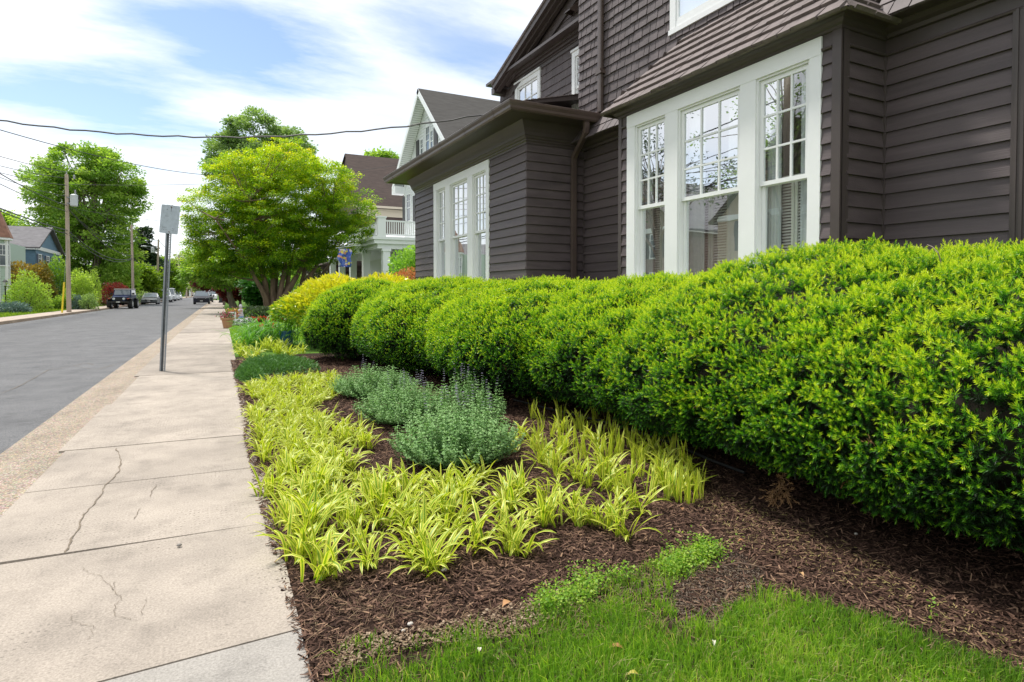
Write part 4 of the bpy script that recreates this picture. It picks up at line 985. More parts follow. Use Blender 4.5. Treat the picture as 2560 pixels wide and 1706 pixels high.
# ---- catmint
M_CAT = leafmat('catmint leaf', [(0, (.075, .17, .055)), (.5, (.18, .34, .115)), (1, (.35, .52, .22))], rough=.65, trans=.22, spec=.2, tcol=(1.1, 1.3, .8, 1))
M_CATF = leafmat('lavender flower', [(0, (.16, .20, .17)), (.45, (.26, .25, .30)), (1, (.42, .35, .54))], rough=.7, trans=.25, tcol=(1, 1, 1, 1))
M_STEM = mat('soft green stem', (.10, .17, .06), .7)
def catmint(px, py, r, h, nst, spikes, label, seed):
    q = P(px * 1.088, py * 1.088, z=0); rng = np.random.default_rng(seed); c = np.array([q[0], q[1], 0]); root = empty('catmint_plant', c, label, 'plant', 'catmint plants in the bed')
    Ps, Ds, Ss, Ts = [], [], [], []; b = MB(); tops = []
    for k in range(nst):
        a = rng.random() * 2 * PI; e = math.sqrt(rng.random()); ex = np.array([math.cos(a) * r * e, math.sin(a) * r * e, 0]); zt = h * (1 - .55 * e ** 2.2) * rng.uniform(.82, 1.1)
        p0 = c + ex * .35; p2 = c + ex + (0, 0, zt); p1 = (p0 + p2) / 2 + ex * .25 + (0, 0, -zt * .05); tp = rng.random() * .3
        for j in range(13):
            t = .12 + .88 * j / 12; p = (1 - t) ** 2 * p0 + 2 * t * (1 - t) * p1 + t * t * p2; az = a + (j % 2) * PI / 2 + rng.normal() * .3; sz = (.030 if t < .8 else .018) * rng.uniform(.75, 1.25)
            for q_ in (0, PI):
                Ps.append(p); Ds.append((math.cos(az + q_), math.sin(az + q_), .25 + rng.normal() * .25)); Ss.append(sz); Ts.append(.35 + tp * .6 + .25 * t + rng.normal() * .12)
        if k % 3 == 0: b.tube([p0, p1, p2], [.003, .0025, .0015], 4)
        tops.append(p2)
    V, Fa, t = leaf_quads(np.array(Ps), np.array(Ds), np.array(Ss), .85, np.array(Ts), droop=.25, rng=rng, up=1.2); mk('foliage', V, Fa, M_CAT, root, tint=t); b.build('stem', M_STEM, root)
    tops = sorted(tops, key=lambda v: -v[2])[:max(spikes * 4, 1)]; rng.shuffle(tops)
    for k in range(spikes):
        p = np.array(tops[k]); L_ = rng.uniform(.06, .17); n = int(L_ / .012) * 7; tt = rng.random(n); az = rng.random(n) * 6.28; lev = np.round(tt * L_ / .026) * .026
        w = .011 * (1.1 - lev / L_ * .6); lean = rng.normal(size=2) * .12
        pos = p + np.stack([lean[0] * lev + np.cos(az) * w * .4, lean[1] * lev + np.sin(az) * w * .4, lev - .02], 1)
        V, Fa, t = leaf_quads(pos, np.stack([np.cos(az), np.sin(az), .4 + 0 * az], 1), np.full(n, .010), .8, rng=rng); mk('flower_spike', V, Fa, M_CATF, root, tint=t)
catmint(860, 912, .60, .42, 330, 5, 'grey green catmint mound farthest along the bed', 61)
catmint(935, 968, .58, .42, 330, 16, 'middle catmint mound with lavender flower spikes', 62)
catmint(1050, 1062, .56, .50, 420, 12, 'largest catmint mound, nearest the camera, with a few tall flower spikes', 63)
q = P(1120 * 1.088, 985 * 1.088, z=0)
for k, (x, y) in enumerate(((1045, 960), (1085, 950), (1120, 975))): catmint(x, y, .22, .50, 40, 4, 'slender catmint shoot with a tall spike leaning towards the hedge', 64 + k)

# ---- juniper mat, daylilies, gold shrub, orange shrub
def mound(name, c, r, n, lsz, asp, m, label, cat, seed, tb=.5, tv=.2, shell=.25, group=None, up=.6, dirn=None, droop=.15, wood=True, noise=.12, nz_t=.15):
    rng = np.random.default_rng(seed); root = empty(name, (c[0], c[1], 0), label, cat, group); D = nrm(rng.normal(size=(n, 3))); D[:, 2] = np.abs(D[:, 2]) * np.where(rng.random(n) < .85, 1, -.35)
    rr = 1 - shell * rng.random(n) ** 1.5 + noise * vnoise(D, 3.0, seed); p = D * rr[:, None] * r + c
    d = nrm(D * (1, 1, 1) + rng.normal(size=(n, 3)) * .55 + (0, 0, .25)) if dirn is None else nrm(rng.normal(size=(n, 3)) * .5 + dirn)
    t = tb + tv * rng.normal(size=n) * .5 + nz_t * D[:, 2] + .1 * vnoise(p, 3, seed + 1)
    p[:, 2] = np.maximum(p[:, 2], .02)
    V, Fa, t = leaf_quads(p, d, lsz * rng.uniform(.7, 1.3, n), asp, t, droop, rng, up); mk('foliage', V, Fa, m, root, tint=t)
    if wood:
        b = MB()
        for k in range(9):
            a = rng.random() * 6.28; e = np.array([math.cos(a) * r[0] * .7, math.sin(a) * r[1] * .7, r[2] * rng.uniform(.2, .8)]); b.tube([(c[0], c[1], -.02), np.array([c[0], c[1], c[2]]) + e * .5 - (0, 0, .05), np.array(c) + e], [.03, .02, .008], 5)
        b.build('stem', M_TWIG, root)
    return root
M_JUN = leafmat('juniper sprig', [(0, (.03, .085, .022)), (.5, (.075, .19, .045)), (1, (.15, .30, .07))], rough=.6, trans=.15)
for k, (x, y, rx, ry) in enumerate(((612, 848, .42, 1.3), (652, 845, .60, 1.3), (575, 868, .20, .9))):
    q = P(x * 1.088, y * 1.088, z=0); mound('juniper', (q[0], q[1], .02), (rx, ry, .17), 3800, .06, .25, M_JUN, ['low dark green juniper mat, left part by the sidewalk', 'low dark green juniper mat below the far yew shrub', 'small juniper tuft spilling onto the sidewalk'][k], 'shrub', 70 + k, wood=False, shell=.5, up=.2)
M_DAY = leafmat('daylily blade', [(0, (.05, .16, .03)), (.5, (.11, .30, .04)), (1, (.25, .46, .08))], rough=.4, trans=.35)
DM = clump_meshes([dict(nl=90, hh=.95, wd=.028, seed=80 + i, spread=1.5, r0=.16, seg=6) for i in range(2)], M_DAY, 'daylily_clump')
for k, (x, y, s) in enumerate(((590, 792, 1.0), (618, 790, 1.1), (648, 792, 1.0), (568, 798, .8))):
    q = P(x * 1.088, y * 1.088, z=0); put(DM[k % 2], q[0], q[1], s, ['arching green daylily clump left of centre beyond the yellow clumps', 'biggest arching daylily clump beyond the yellow clumps', 'arching daylily clump touching the blue bin', 'small daylily clump at the sidewalk edge'][k], 'plant', 'green daylily clumps', name='daylily_clump')
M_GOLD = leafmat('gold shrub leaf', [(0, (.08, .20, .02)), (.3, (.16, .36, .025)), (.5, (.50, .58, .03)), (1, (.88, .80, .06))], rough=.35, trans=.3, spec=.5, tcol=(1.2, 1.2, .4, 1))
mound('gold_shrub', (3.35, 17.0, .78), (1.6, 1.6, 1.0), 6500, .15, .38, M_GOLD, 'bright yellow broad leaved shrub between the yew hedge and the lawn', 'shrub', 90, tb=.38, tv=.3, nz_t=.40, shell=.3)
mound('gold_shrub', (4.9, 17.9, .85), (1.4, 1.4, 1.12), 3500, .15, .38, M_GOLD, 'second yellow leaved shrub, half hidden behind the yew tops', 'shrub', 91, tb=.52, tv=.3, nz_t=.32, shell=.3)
M_ORG = leafmat('coppery new leaf', [(0, (.10, .13, .03)), (.4, (.42, .17, .05)), (1, (.70, .33, .16))], rough=.5, trans=.3, tcol=(1.2, .9, .7, 1))
mound('copper_shrub', (6.1, 18.6, 1.1), (1.15, .8, 1.12), 5200, .07, .4, M_ORG, 'shrub with orange red new growth peeping over the hedge', 'shrub', 92, tb=.62, tv=.5, nz_t=.2, shell=.35, dirn=np.array([0, 0, 1.2]))
M_DOG = leafmat('fresh green leaf', [(0, (.06, .16, .02)), (.5, (.16, .34, .04)), (1, (.36, .54, .12))], rough=.4, trans=.35)
mound('leafy_shrub', (7.3, 22.6, 1.75), (.95, 1.1, 1.5), 3600, .13, .55, M_DOG, 'fresh green leafy shrub against the far corner of the brown house', 'shrub', 93, tb=.6, shell=.6)
# ---- small things on the ground
tw = empty('blue_tub', P(716, 862, z=0), 'blue plastic tub beside the yellow shrub and daylilies', 'tub'); c = np.array(tw.location)
b = MB(); b.lathe([(.15, 0), (.19, .34), (.205, .345), (.205, .375), (.185, .375), (.18, .34), (.13, .03)], c, 18); b.build('tub_body', mat('blue plastic', (.03, .12, .25), .4), tw)
b = MB()
for sg in (-1, 1): b.tube([c + (sg * .20, -.05, .33), c + (sg * .235, -.05, .30), c + (sg * .235, .05, .30), c + (sg * .20, .05, .33)], .010, 6)
b.build('handle', mat('blue plastic', (.03, .12, .25), .4), tw)
hp = [P(x * 1.088, y * 1.088, z=.035) for x, y in ((1180, 918), (1260, 940), (1400, 975), (1540, 1020), (1640, 1062), (1730, 1095))]
b = MB(); hq = []
for a, c_ in zip(hp[:-1], hp[1:]):
    for t in np.linspace(0, 1, 6)[:-1]: hq.append(a + (c_ - a) * t + (0, 0, .012 * math.sin(7 * (a + (c_ - a) * t)[0])))
b.tube(hq, .011, 6); tag(b.build('drip_hose', mat('black rubber hose', (.02, .02, .022), .5)), 'thin black drip hose lying under the front of the hedge', 'hose')
lt = empty('garden_spotlight', P(1283 * 1.088, 936 * 1.088, z=0), 'small dark garden spotlight under the hedge behind the catmints', 'light'); c = np.array(lt.location); b = MB(); b.tube([c, c + (0, 0, .10)], .008, 6); b.build('stake', M_TWIG, lt)
b = MB(); b.cyl(c + (.03, 0, .10), c + (-.05, -.02, .14), .024, .032, 12); b.build('lamp_head', mat('dark grey plastic', (.10, .10, .11), .4), lt)
M_DEAD = leafmat('dead leaf', [(0, (.20, .09, .04)), (.5, (.42, .20, .08)), (1, (.62, .42, .22))], rough=.7, trans=.15)
def leaf(x, y, s, t, label, name='fallen_leaf', m=None, a=None):
    q = P(x, y, z=.03); a = RNG.random() * 6.28 if a is None else a; V = []; n = 6
    for i in range(n + 1):
        u = i / n; w = s * (.26 + .06 * math.sin(9 * u + x)) * math.sin(PI * min(1, u)) ** 1.3; 
        for k in (-1, 0, 1): V.append((u * s - s / 2, k * w, abs(k) * w * .35 + .012 * math.sin(u * 3)))
    ca, sa = math.cos(a), math.sin(a); V = [(q[0] + x_ * ca - y_ * sa, q[1] + x_ * sa + y_ * ca, q[2] + z_) for x_, y_, z_ in V]
    Fa = [(3 * i + k, 3 * i + k + 1, 3 * i + k + 4, 3 * i + k + 3) for i in range(n) for k in (0, 1)]
    return tag(mk(name, V, Fa, m or M_DEAD, tint=[t] * len(V), smooth=True), label, 'leaf')
leaf(1267, 1512, .06, .6, 'orange brown fallen leaf at the edge between mulch and lawn', a=.3)
leaf(1540, 1622, .06, .45, 'narrow tan leaf lying in the lawn right of the middle', a=-.6)
leaf(1853, 1355, .04, .3, 'reddish fallen leaf on mulch right of the weeds')
leaf(1705, 1275, .04, .3, 'small rusty leaf on open mulch beside the liriope patch')
leaf(2004, 1438, .04, .8, 'pale tan leaf lying on the mulch below the hedge')
leaf(1583, 1689, .045, .95, 'yellow leaf in the lawn at the bottom edge', m=leafmat('yellow leaf', [(0, (.7, .55, .1)), (1, (.75, .62, .15))]))
leaf(1199, 1628, .03, .98, 'white petal like scrap in the lawn near the bottom', m=leafmat('white scrap', [(0, (.7, .62, .5)), (1, (.8, .74, .64))]), a=1.0)
leaf(1785, 1610, .032, .98, 'cream curled scrap in the lawn on the right', m=leafmat('white scrap', [(0, (.7, .62, .5)), (1, (.8, .74, .64))]), a=.8)
leaf(1376, 1023, .11, .35, 'curled brown leaf lying under the hedge by the catmints')
leaf(276 + 0, 1133, .05, .2, 'tiny green leaf lying on the pale sidewalk', m=M_DAY) if False else None
for (x, y, s, l) in ((1110, 1425, .016, 'smooth beige pebble in the mulch near the liriope'), (1026, 1560, .014, 'round white pebble at the mulch and lawn edge'), (1008, 1577, .010, 'small pale pebble left of the round white one'), (448, 1363, .014, 'grey stain like stone chip on the sidewalk'), (2140, 1335, .012, 'white pebble on the mulch under the hedge')):
    q = P(x, y, z=.012); b = MB(); b.sphere(q, (s, s * .8, s * .55)); tag(b.build('pebble', mat('beige stone', (.5, .46, .40), .6) if x != 448 else mat('grey stone', (.22, .2, .18), .8), smooth=True), l, 'pebble')
# dead brown frond at the hedge foot
Tm = frond_template(4, 16, Lm=.10, nl=.03, nw=.005, seed=9); c = P(1790 * 1.088, 1115 * 1.088, z=.16); n = 9
pp = np.array(c) + RNG.normal(size=(n, 3)) * (.03, .03, .03)
V, Fa, t = instance(Tm[0], Tm[1], Tm[2], basis(nrm(RNG.normal(size=(n, 3)) * .5 + (-.4, -.4, -.5))), pp, np.full(n, .9), np.full(n, .5)); tag(mk('dead_frond', V, Fa, leafmat('dead frond', [(0, (.16, .09, .04)), (1, (.42, .24, .11))], trans=.1), tint=t), 'rusty dead fern like frond hanging at the foot of the hedge', 'twig')
b = MB(); q0, q1 = P(2318, 612, x=3.9), P(2345, 632, x=3.9); b.tube([q0, (q0 + q1) / 2 + (0, 0, .01), q1, q1 + (.05, 0, -.08)], [.002, .003, .004, .004], 5); tag(b.build('bare_twig', mat('grey twig', (.30, .24, .19), .8)), 'bare grey twig sticking up from the top of the nearest yew', 'twig')
b = MB(); q0, q1 = P(1650 * 1.088, 1302 * 1.088, z=.02), P(1760 * 1.088, 1305 * 1.088, z=.02); b.tube([q0, (q0 + q1) / 2 + (0, .02, .015), q1], [.003, .004, .003], 5); tag(b.build('dry_twig', mat('brown twig', (.16, .10, .07), .8)), 'thin dry twig lying across the bare soil patch', 'twig')
# ================================================================ TREES
def at_depth(px, d):
    xc = (px - 1280) / F
    return np.array([d * (_s + xc * _c), d * (_c - xc * _s)])
def zat(py, d): return HCAM + (HOR - py) * d / F
def leaf_cloud(blobs, ncl, nl, lsz, crad, rng, flat=.6, asp=.55, tb=.5, tv=.22, up=.6, outward=.5, inner=.45, topt=.12, droop=.15):
    """leaf clumps spread through a union of ellipsoids; blobs: (x,y,z,rx,ry,rz)"""
    B = np.array(blobs, float); w = (B[:, 3] * B[:, 4] * B[:, 5]) ** .72; w /= w.sum(); k = rng.choice(len(B), ncl, p=w)
    D = nrm(rng.normal(size=(ncl, 3))); rr = inner + (1 - inner) * rng.random(ncl) ** .55; rr = rr * (1 + .10 * rng.normal(size=ncl) * (rr > .85))
    c = B[k, :3] + D * rr[:, None] * B[k, 3:]; cs = crad * rng.uniform(.6, 1.35, ncl); ct = tb + tv * rng.normal(size=ncl) * .6
    q = nrm(rng.normal(size=(ncl, nl, 3))) * (rng.random((ncl, nl, 1)) ** .5); q = q * np.array([1, 1, flat]) * cs[:, None, None]
    pos = (c[:, None] + q).reshape(-1, 3); d = nrm(nrm(q).reshape(-1, 3) * outward + np.repeat(D, nl, 0) * .5 + rng.normal(size=pos.shape) * .45 * np.array([1, 1, .6]))
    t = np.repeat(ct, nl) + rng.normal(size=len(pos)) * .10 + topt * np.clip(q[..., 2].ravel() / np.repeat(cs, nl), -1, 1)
    V, Fa, tt = leaf_quads(pos, d, lsz * rng.uniform(.65, 1.35, len(pos)), asp, t, droop, rng, up)
    return V, Fa, tt, c
def tree(name, base, H0, blobs, ncl, nl, lsz, crad, m, label, cat='tree', seed=1, tr=.3, trunk_m=None, nbr=26, group=None, lean=(0, 0), fork=.35, **kw):
    rng = np.random.default_rng(seed); root = empty(name, (base[0], base[1], base[2] if len(base) > 2 else 0), label, cat, group)
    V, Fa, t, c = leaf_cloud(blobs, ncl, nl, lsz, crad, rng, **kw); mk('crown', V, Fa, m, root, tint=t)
    b = MB(); z0 = root.location[2]; top = np.array([base[0] + lean[0], base[1] + lean[1], H0]); p0 = np.array([base[0], base[1], z0 - .1])
    tp = [p0 + (top - p0) * s + np.array([rng.normal(), rng.normal(), 0]) * tr * .25 * (0 < s < 1) for s in np.linspace(0, 1, 6)]
    b.tube(tp, [tr * 1.35, tr, tr * .85, tr * .7, tr * .5, tr * .25], 9)
    for i in rng.choice(len(c), min(nbr, len(c)), replace=False):
        s = rng.uniform(fork, .95); st = p0 + (top - p0) * s; mid = (st + c[i]) / 2 + np.array([0, 0, .12 * np.linalg.norm(c[i] - st)]) * rng.uniform(-.2, 1)
        r_ = tr * (.42 - .25 * s); b.tube([st, (st + mid) / 2 + rng.normal(size=3) * .06, mid, c[i]], [r_, r_ * .75, r_ * .5, r_ * .18], 5)
    b.build('trunk', trunk_m or M_BARK, root)
    return root
def pxb(px, py, rx, ry, d, ryd=None):
    """an ellipsoid seen at a pixel at camera depth d"""
    x, y = at_depth(px, d); s = d / F; return (x, y, zat(py, d), rx * s, (ryd if ryd else rx * s), ry * s)
M_BARK = mat('grey brown bark', (.16, .125, .095), .9, var=.35, vscale=6, bump=.8, bscale=12, stretch=(1, 1, .2))
M_CBARK = mat('smooth tan bark', (.17, .115, .075), .75, var=.4, vscale=4, bump=.4, bscale=10, stretch=(1, 1, .25))
GRN = lambda n, a, b_, c_, **k: leafmat(n, [(0, a), (.5, b_), (1, c_)], **k)
M_L1 = GRN('maple green', (.05, .12, .016), (.17, .31, .045), (.37, .49, .10), trans=.45)
M_L2 = GRN('pale sycamore green', (.09, .16, .06), (.20, .31, .12), (.36, .46, .22), trans=.4)
M_LC = leafmat('crape leaf', [(0, (.022, .08, .008)), (.35, (.075, .19, .010)), (.58, (.25, .41, .014)), (.82, (.60, .62, .02)), (1, (.78, .56, .08))], rough=.4, trans=.42)
M_L3 = GRN('yellow green spring leaf', (.05, .12, .012), (.17, .28, .025), (.36, .44, .05), trans=.4)
M_L4 = GRN('dark evergreen', (.012, .03, .012), (.035, .07, .03), (.09, .14, .06), trans=.15)
M_L5 = GRN('far pale leaf', (.17, .23, .10), (.30, .37, .17), (.46, .50, .27), trans=.4)
M_RED = GRN('red maple leaf', (.05, .012, .012), (.15, .035, .030), (.32, .10, .07), trans=.35, tcol=(1.6, .8, .7, 1))
M_ORB = GRN('bronze green leaf', (.06, .07, .012), (.19, .17, .03), (.40, .28, .06), trans=.35, tcol=(1.4, 1.3, .6, 1))
M_BLU = GRN('blue juniper', (.05, .10, .08), (.13, .22, .18), (.26, .36, .30), trans=.15, tcol=(1, 1, 1, 1))
M_PUR = GRN('rhododendron bloom', (.03, .08, .02), (.10, .06, .09), (.32, .10, .30), trans=.3, tcol=(1, 1, 1, 1))

# crape myrtle by the sidewalk, many stems
d = 42.0; bx, by = at_depth(684, d); rng = np.random.default_rng(33)
root = empty('crape_myrtle', (bx, by, 0), 'broad many stemmed tree with yellow green dome crown standing by the sidewalk', 'tree')
cb_ = [pxb(*q, d) for q in ((705, 425, 105, 68), (610, 450, 95, 62), (795, 455, 95, 62), (545, 520, 85, 60), (870, 525, 72, 52), (700, 515, 150, 75), (520, 590, 62, 48), (600, 615, 95, 55), (845, 600, 85, 45), (720, 610, 120, 50), (560, 655, 75, 38), (645, 665, 70, 32), (500, 560, 40, 45), (905, 565, 35, 30), (690, 640, 150, 42), (640, 560, 120, 70), (780, 560, 110, 60), (530, 660, 60, 30))]
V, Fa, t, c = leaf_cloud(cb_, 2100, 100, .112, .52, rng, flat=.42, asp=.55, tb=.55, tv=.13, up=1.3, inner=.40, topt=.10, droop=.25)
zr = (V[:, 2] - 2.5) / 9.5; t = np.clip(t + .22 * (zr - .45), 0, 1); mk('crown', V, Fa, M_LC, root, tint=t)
b = MB(); tips = []
for k, (dx, tx, tz, r0) in enumerate(((-.1, -3.6, 6.2, .17), (-.25, -1.6, 7.4, .22), (.05, -.4, 8.5, .20), (.25, 1.6, 7.6, .20), (.35, 3.6, 6.4, .22), (.9, 4.6, 5.6, .16), (.55, 2.4, 8.0, .18), (-.3, -2.6, 5.4, .14), (.15, .8, 9.0, .16), (1.5, 2.9, 7.2, .17), (1.7, 4.4, 6.9, .17), (2.1, 5.6, 6.2, .15))):
    p0 = np.array([bx + dx, by + rng.normal() * .25 - .2 * dx, -.1]); p3 = np.array([bx + tx, by + rng.normal() * 2.2, tz]); p1 = p0 + (0.10 * (p3 - p0)[0], 0.05 * (p3 - p0)[1], 1.6); p2 = p0 + (p3 - p0) * (.45, .45, .55)
    pts = [(1 - s) ** 3 * p0 + 3 * (1 - s) ** 2 * s * p1 + 3 * (1 - s) * s * s * p2 + s ** 3 * p3 + rng.normal(size=3) * .05 * (0 < s < 1) for s in np.linspace(0, 1, 9)]
    b.tube(pts, list(r0 * np.array([1.45, 1.1, .95, .85, .72, .6, .48, .36, .25])), 8); tips.append(pts)
for i in rng.choice(len(c), 200, replace=False):
    best = min(((np.linalg.norm(pt - c[i]) + (3 if pt[2] > c[i][2] else 0), tuple(pt)) for pts in tips for pt in pts[2:]), key=lambda q: q[0])[1]; st = np.array(best); mid = (st + c[i]) / 2 + (0, 0, -.15)
    b.tube([st, mid, c[i]], [.055, .035, .012], 4)
b.build('trunk', M_CBARK, root)

def T(name, px, d, pyb, H0py, blobs, *a, **k):
    x, y = at_depth(px, d); return tree(name, (x, y, 0), zat(H0py, d), [pxb(*q, d) for q in blobs], *a, **k)
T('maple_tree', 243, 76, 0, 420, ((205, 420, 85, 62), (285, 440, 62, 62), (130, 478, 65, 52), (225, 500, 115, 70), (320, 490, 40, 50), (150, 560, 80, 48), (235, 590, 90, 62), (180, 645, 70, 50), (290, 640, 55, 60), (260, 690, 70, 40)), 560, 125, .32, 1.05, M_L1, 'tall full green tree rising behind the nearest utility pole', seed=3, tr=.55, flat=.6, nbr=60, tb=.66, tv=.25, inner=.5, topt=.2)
T('sycamore_tree', 640, 80, 0, 340, ((650, 345, 75, 55), (590, 395, 60, 55), (715, 385, 70, 60), (560, 430, 35, 45), (650, 420, 100, 60), (760, 420, 35, 40)), 420, 110, .34, 1.1, M_L2, 'pale green tree towering behind the broad yellow green tree', seed=4, tr=.6, flat=.6, nbr=30, inner=.6)
T('tree', 585, 58, 0, 690, ((560, 680, 80, 40), (520, 650, 45, 40), (620, 690, 50, 30), (500, 690, 25, 22)), 190, 80, .28, .75, M_L1, 'leafy green tree with a leaning grey trunk beyond the fenced flower bed', seed=5, tr=.30, nbr=30, tb=.62, fork=.6, lean=(-.6, 0))
T('red_maple', 560, 72, 0, 716, ((520, 706, 30, 17), (540, 700, 22, 14), (505, 700, 10, 8)), 70, 70, .26, .5, M_RED, 'dark red maple overhanging the sidewalk by the parked cars', seed=6, tr=.13, nbr=24)
T('red_maple', 600, 64, 0, 730, ((575, 735, 18, 17), (608, 732, 22, 18), (560, 722, 20, 12), (590, 722, 30, 12)), 100, 70, .22, .45, M_RED, 'rusty red maple on the lawn behind the bin', seed=7, tr=.16, nbr=24)
T('evergreen_bush', 660, 52, 0, 720, ((660, 735, 45, 36), (640, 715, 30, 20), (690, 745, 25, 26)), 110, 90, .24, .5, GRN('glossy dark leaf', (.01, .05, .008), (.03, .12, .015), (.09, .24, .03), trans=.3), 'dense dark green bush on the lawn left of the many stemmed trunk', 'bush', seed=8, tr=.12, nbr=6)
T('conifer', 358, 98, 0, 570, ((355, 600, 16, 40), (362, 640, 26, 35), (345, 660, 22, 28), (372, 670, 16, 20)), 110, 60, .5, 1.1, M_L4, 'sparse dark conifer behind the second utility pole', seed=9, tr=.3, nbr=30, flat=.3, inner=.2)
T('tree', 360, 92, 0, 700, ((350, 695, 40, 32), (318, 690, 30, 32), (380, 715, 20, 20), (330, 725, 30, 15)), 190, 80, .45, 1.1, M_L3, 'yellow green tree behind the parked grey sedan', seed=10, tr=.3, nbr=12)
T('tree', 295, 88, 0, 680, ((290, 685, 35, 40), (255, 700, 30, 35), (320, 720, 20, 18)), 150, 80, .45, 1.1, M_L1, 'mid green tree filling the gap behind the dark off road car', seed=11, tr=.3, nbr=10, tb=.6)
T('tree', 412, 125, 0, 690, ((405, 680, 20, 30), (425, 700, 20, 28), (395, 715, 20, 16), (440, 715, 14, 14)), 120, 70, .6, 1.4, M_L3, 'olive green tree seen just behind the blank sign post', seed=12, tr=.3, nbr=10, tb=.35)
T('tree', 382, 112, 0, 660, ((385, 660, 18, 18), (375, 690, 18, 20)), 70, 60, .5, 1.2, M_L4, 'dark pine between second and third pole', seed=13, tr=.3, nbr=12, tb=.6)
T('tree', 470, 230, 0, 670, ((455, 670, 26, 28), (490, 680, 28, 30), (470, 705, 40, 20)), 130, 60, .9, 2.4, M_L5, 'pale feathery tree at the far end of the street', seed=14, tr=.35, nbr=24, inner=.3)
T('tree', 515, 200, 0, 690, ((520, 685, 20, 28), (500, 712, 18, 14)), 80, 60, .9, 2.0, M_L5, 'pale tree near the street end, right of the white building', seed=15, tr=.35, nbr=16, inner=.3)
T('tree', 10, 85, 0, 580, ((15, 560, 26, 24), (-10, 590, 30, 25)), 70, 70, .4, 1.0, M_L1, 'distant tree top above the blue house roof at the left edge', seed=16, tr=.3, nbr=12, tb=.7)
T('tree', 950, 95, 0, 420, ((952, 396, 26, 9), (930, 410, 40, 12), (975, 400, 18, 7)), 60, 60, .5, 1.2, M_L1, 'tree top just showing over the brown roof', seed=17, tr=.3, nbr=8, tb=.6)
T('tree', 130, 75, 0, 640, ((150, 690, 50, 40), (105, 700, 30, 30), (200, 700, 40, 40)), 130, 80, .35, .9, M_L1, 'dark leafy tree mass beside the blue house', seed=18, tr=.3, nbr=8, tb=.4)
def bush(name, px, d, py, rx, ry, m, label, seed, n=1600, lsz=.16, asp=.45, cat='shrub', **k):
    x, y = at_depth(px, d); s = d / F; z = max(.05, zat(py + ry * .35, d)); return mound(name, (x, y, z * .5), (rx * s, rx * s * .9, max(.2, zat(py - ry, d) - z * .5)), n, lsz, asp, m, label, cat, seed, shell=.5, noise=.2, **k)
bush('bronze_shrub', 55, 50, 698, 66, 44, M_ORB, 'big bronze orange shrub in the far yard at the left edge', 201, 5200, .20, tb=.55, nz_t=.3)
bush('green_shrub', 68, 43.5, 735, 48, 48, M_L1, 'rounded yellow green shrub between lamp post and utility pole', 202, 4200, .15, tb=.72)
bush('blue_juniper', 22, 41.5, 772, 40, 14, M_BLU, 'spreading blue grey juniper at the left edge, in front of the lamp post', 203, 2600, .20, .2)
bush('rhododendron', 126, 55, 735, 26, 24, M_PUR, 'purple flowering rhododendron left of the yellow cable guard', 204, 2000, .18, tb=.5, tv=.6)
bush('green_shrub', 203, 52, 722, 30, 42, M_L1, 'bright green leafy bush just right of the nearest utility pole', 205, 3200, .18, tb=.85)
bush('green_shrub', 232, 62, 712, 18, 34, M_L1, 'small bright tree like bush with several thin stems', 206, 1600, .17, tb=.8)
bush('red_shrub', 290, 66, 730, 34, 24, M_RED, 'dark red leafed shrub behind the off road car', 207, 2600, .20, tb=.5)
for k, (px, py, rx, ry, l) in enumerate(((150, 755, 18, 14, 'low shrub behind the yellow cable guard'), (195, 755, 16, 14, 'low pale shrub right of the nearest pole'), (222, 752, 18, 15, 'low grey green border plant in the far flower bed'), (246, 756, 16, 12, 'low border plant beside the off road car'), (172, 745, 20, 18, 'mid height border shrub behind the nearest pole'), (342, 748, 16, 12, 'low shrub right of the second pole'), (360, 742, 20, 14, 'green shrub above the grey sedan'), (262, 745, 18, 16, 'green shrub left of the off road car bonnet'))):
    bush('border_shrub', px, 50 if px < 230 else 68 if px < 300 else 80, py, rx, ry, (M_L1, M_BLU, M_L2, M_L1)[k % 4], l, 210 + k, 900, .16, tb=.6)
bush('bronze_shrub', 98, 51, 690, 34, 36, M_ORB, 'olive bronze shrub right of the big one, below the blue house', 232, 3200, .18, tb=.4)
bush('green_shrub', 142, 53, 695, 30, 46, M_L1, 'tall dark green shrub between the blue house and the nearest pole', 233, 3200, .2, tb=.45)
bush('porch_shrub', 742, 52, 712, 38, 34, M_L1, 'green shrub between the tree trunks and the white porch', 230, 2400, .16, tb=.45)
bush('porch_shrub', 800, 44, 705, 30, 26, M_L4, 'dark shrub below the floral banner', 231, 1800, .14, tb=.7)
T('tree', 770, 92, 0, 690, ((765, 670, 45, 40), (820, 690, 30, 30), (730, 690, 30, 35)), 160, 80, .4, 1.1, M_L1, 'green tree mass far behind the trunks of the broad tree', seed=19, tr=.3, nbr=10, tb=.5)
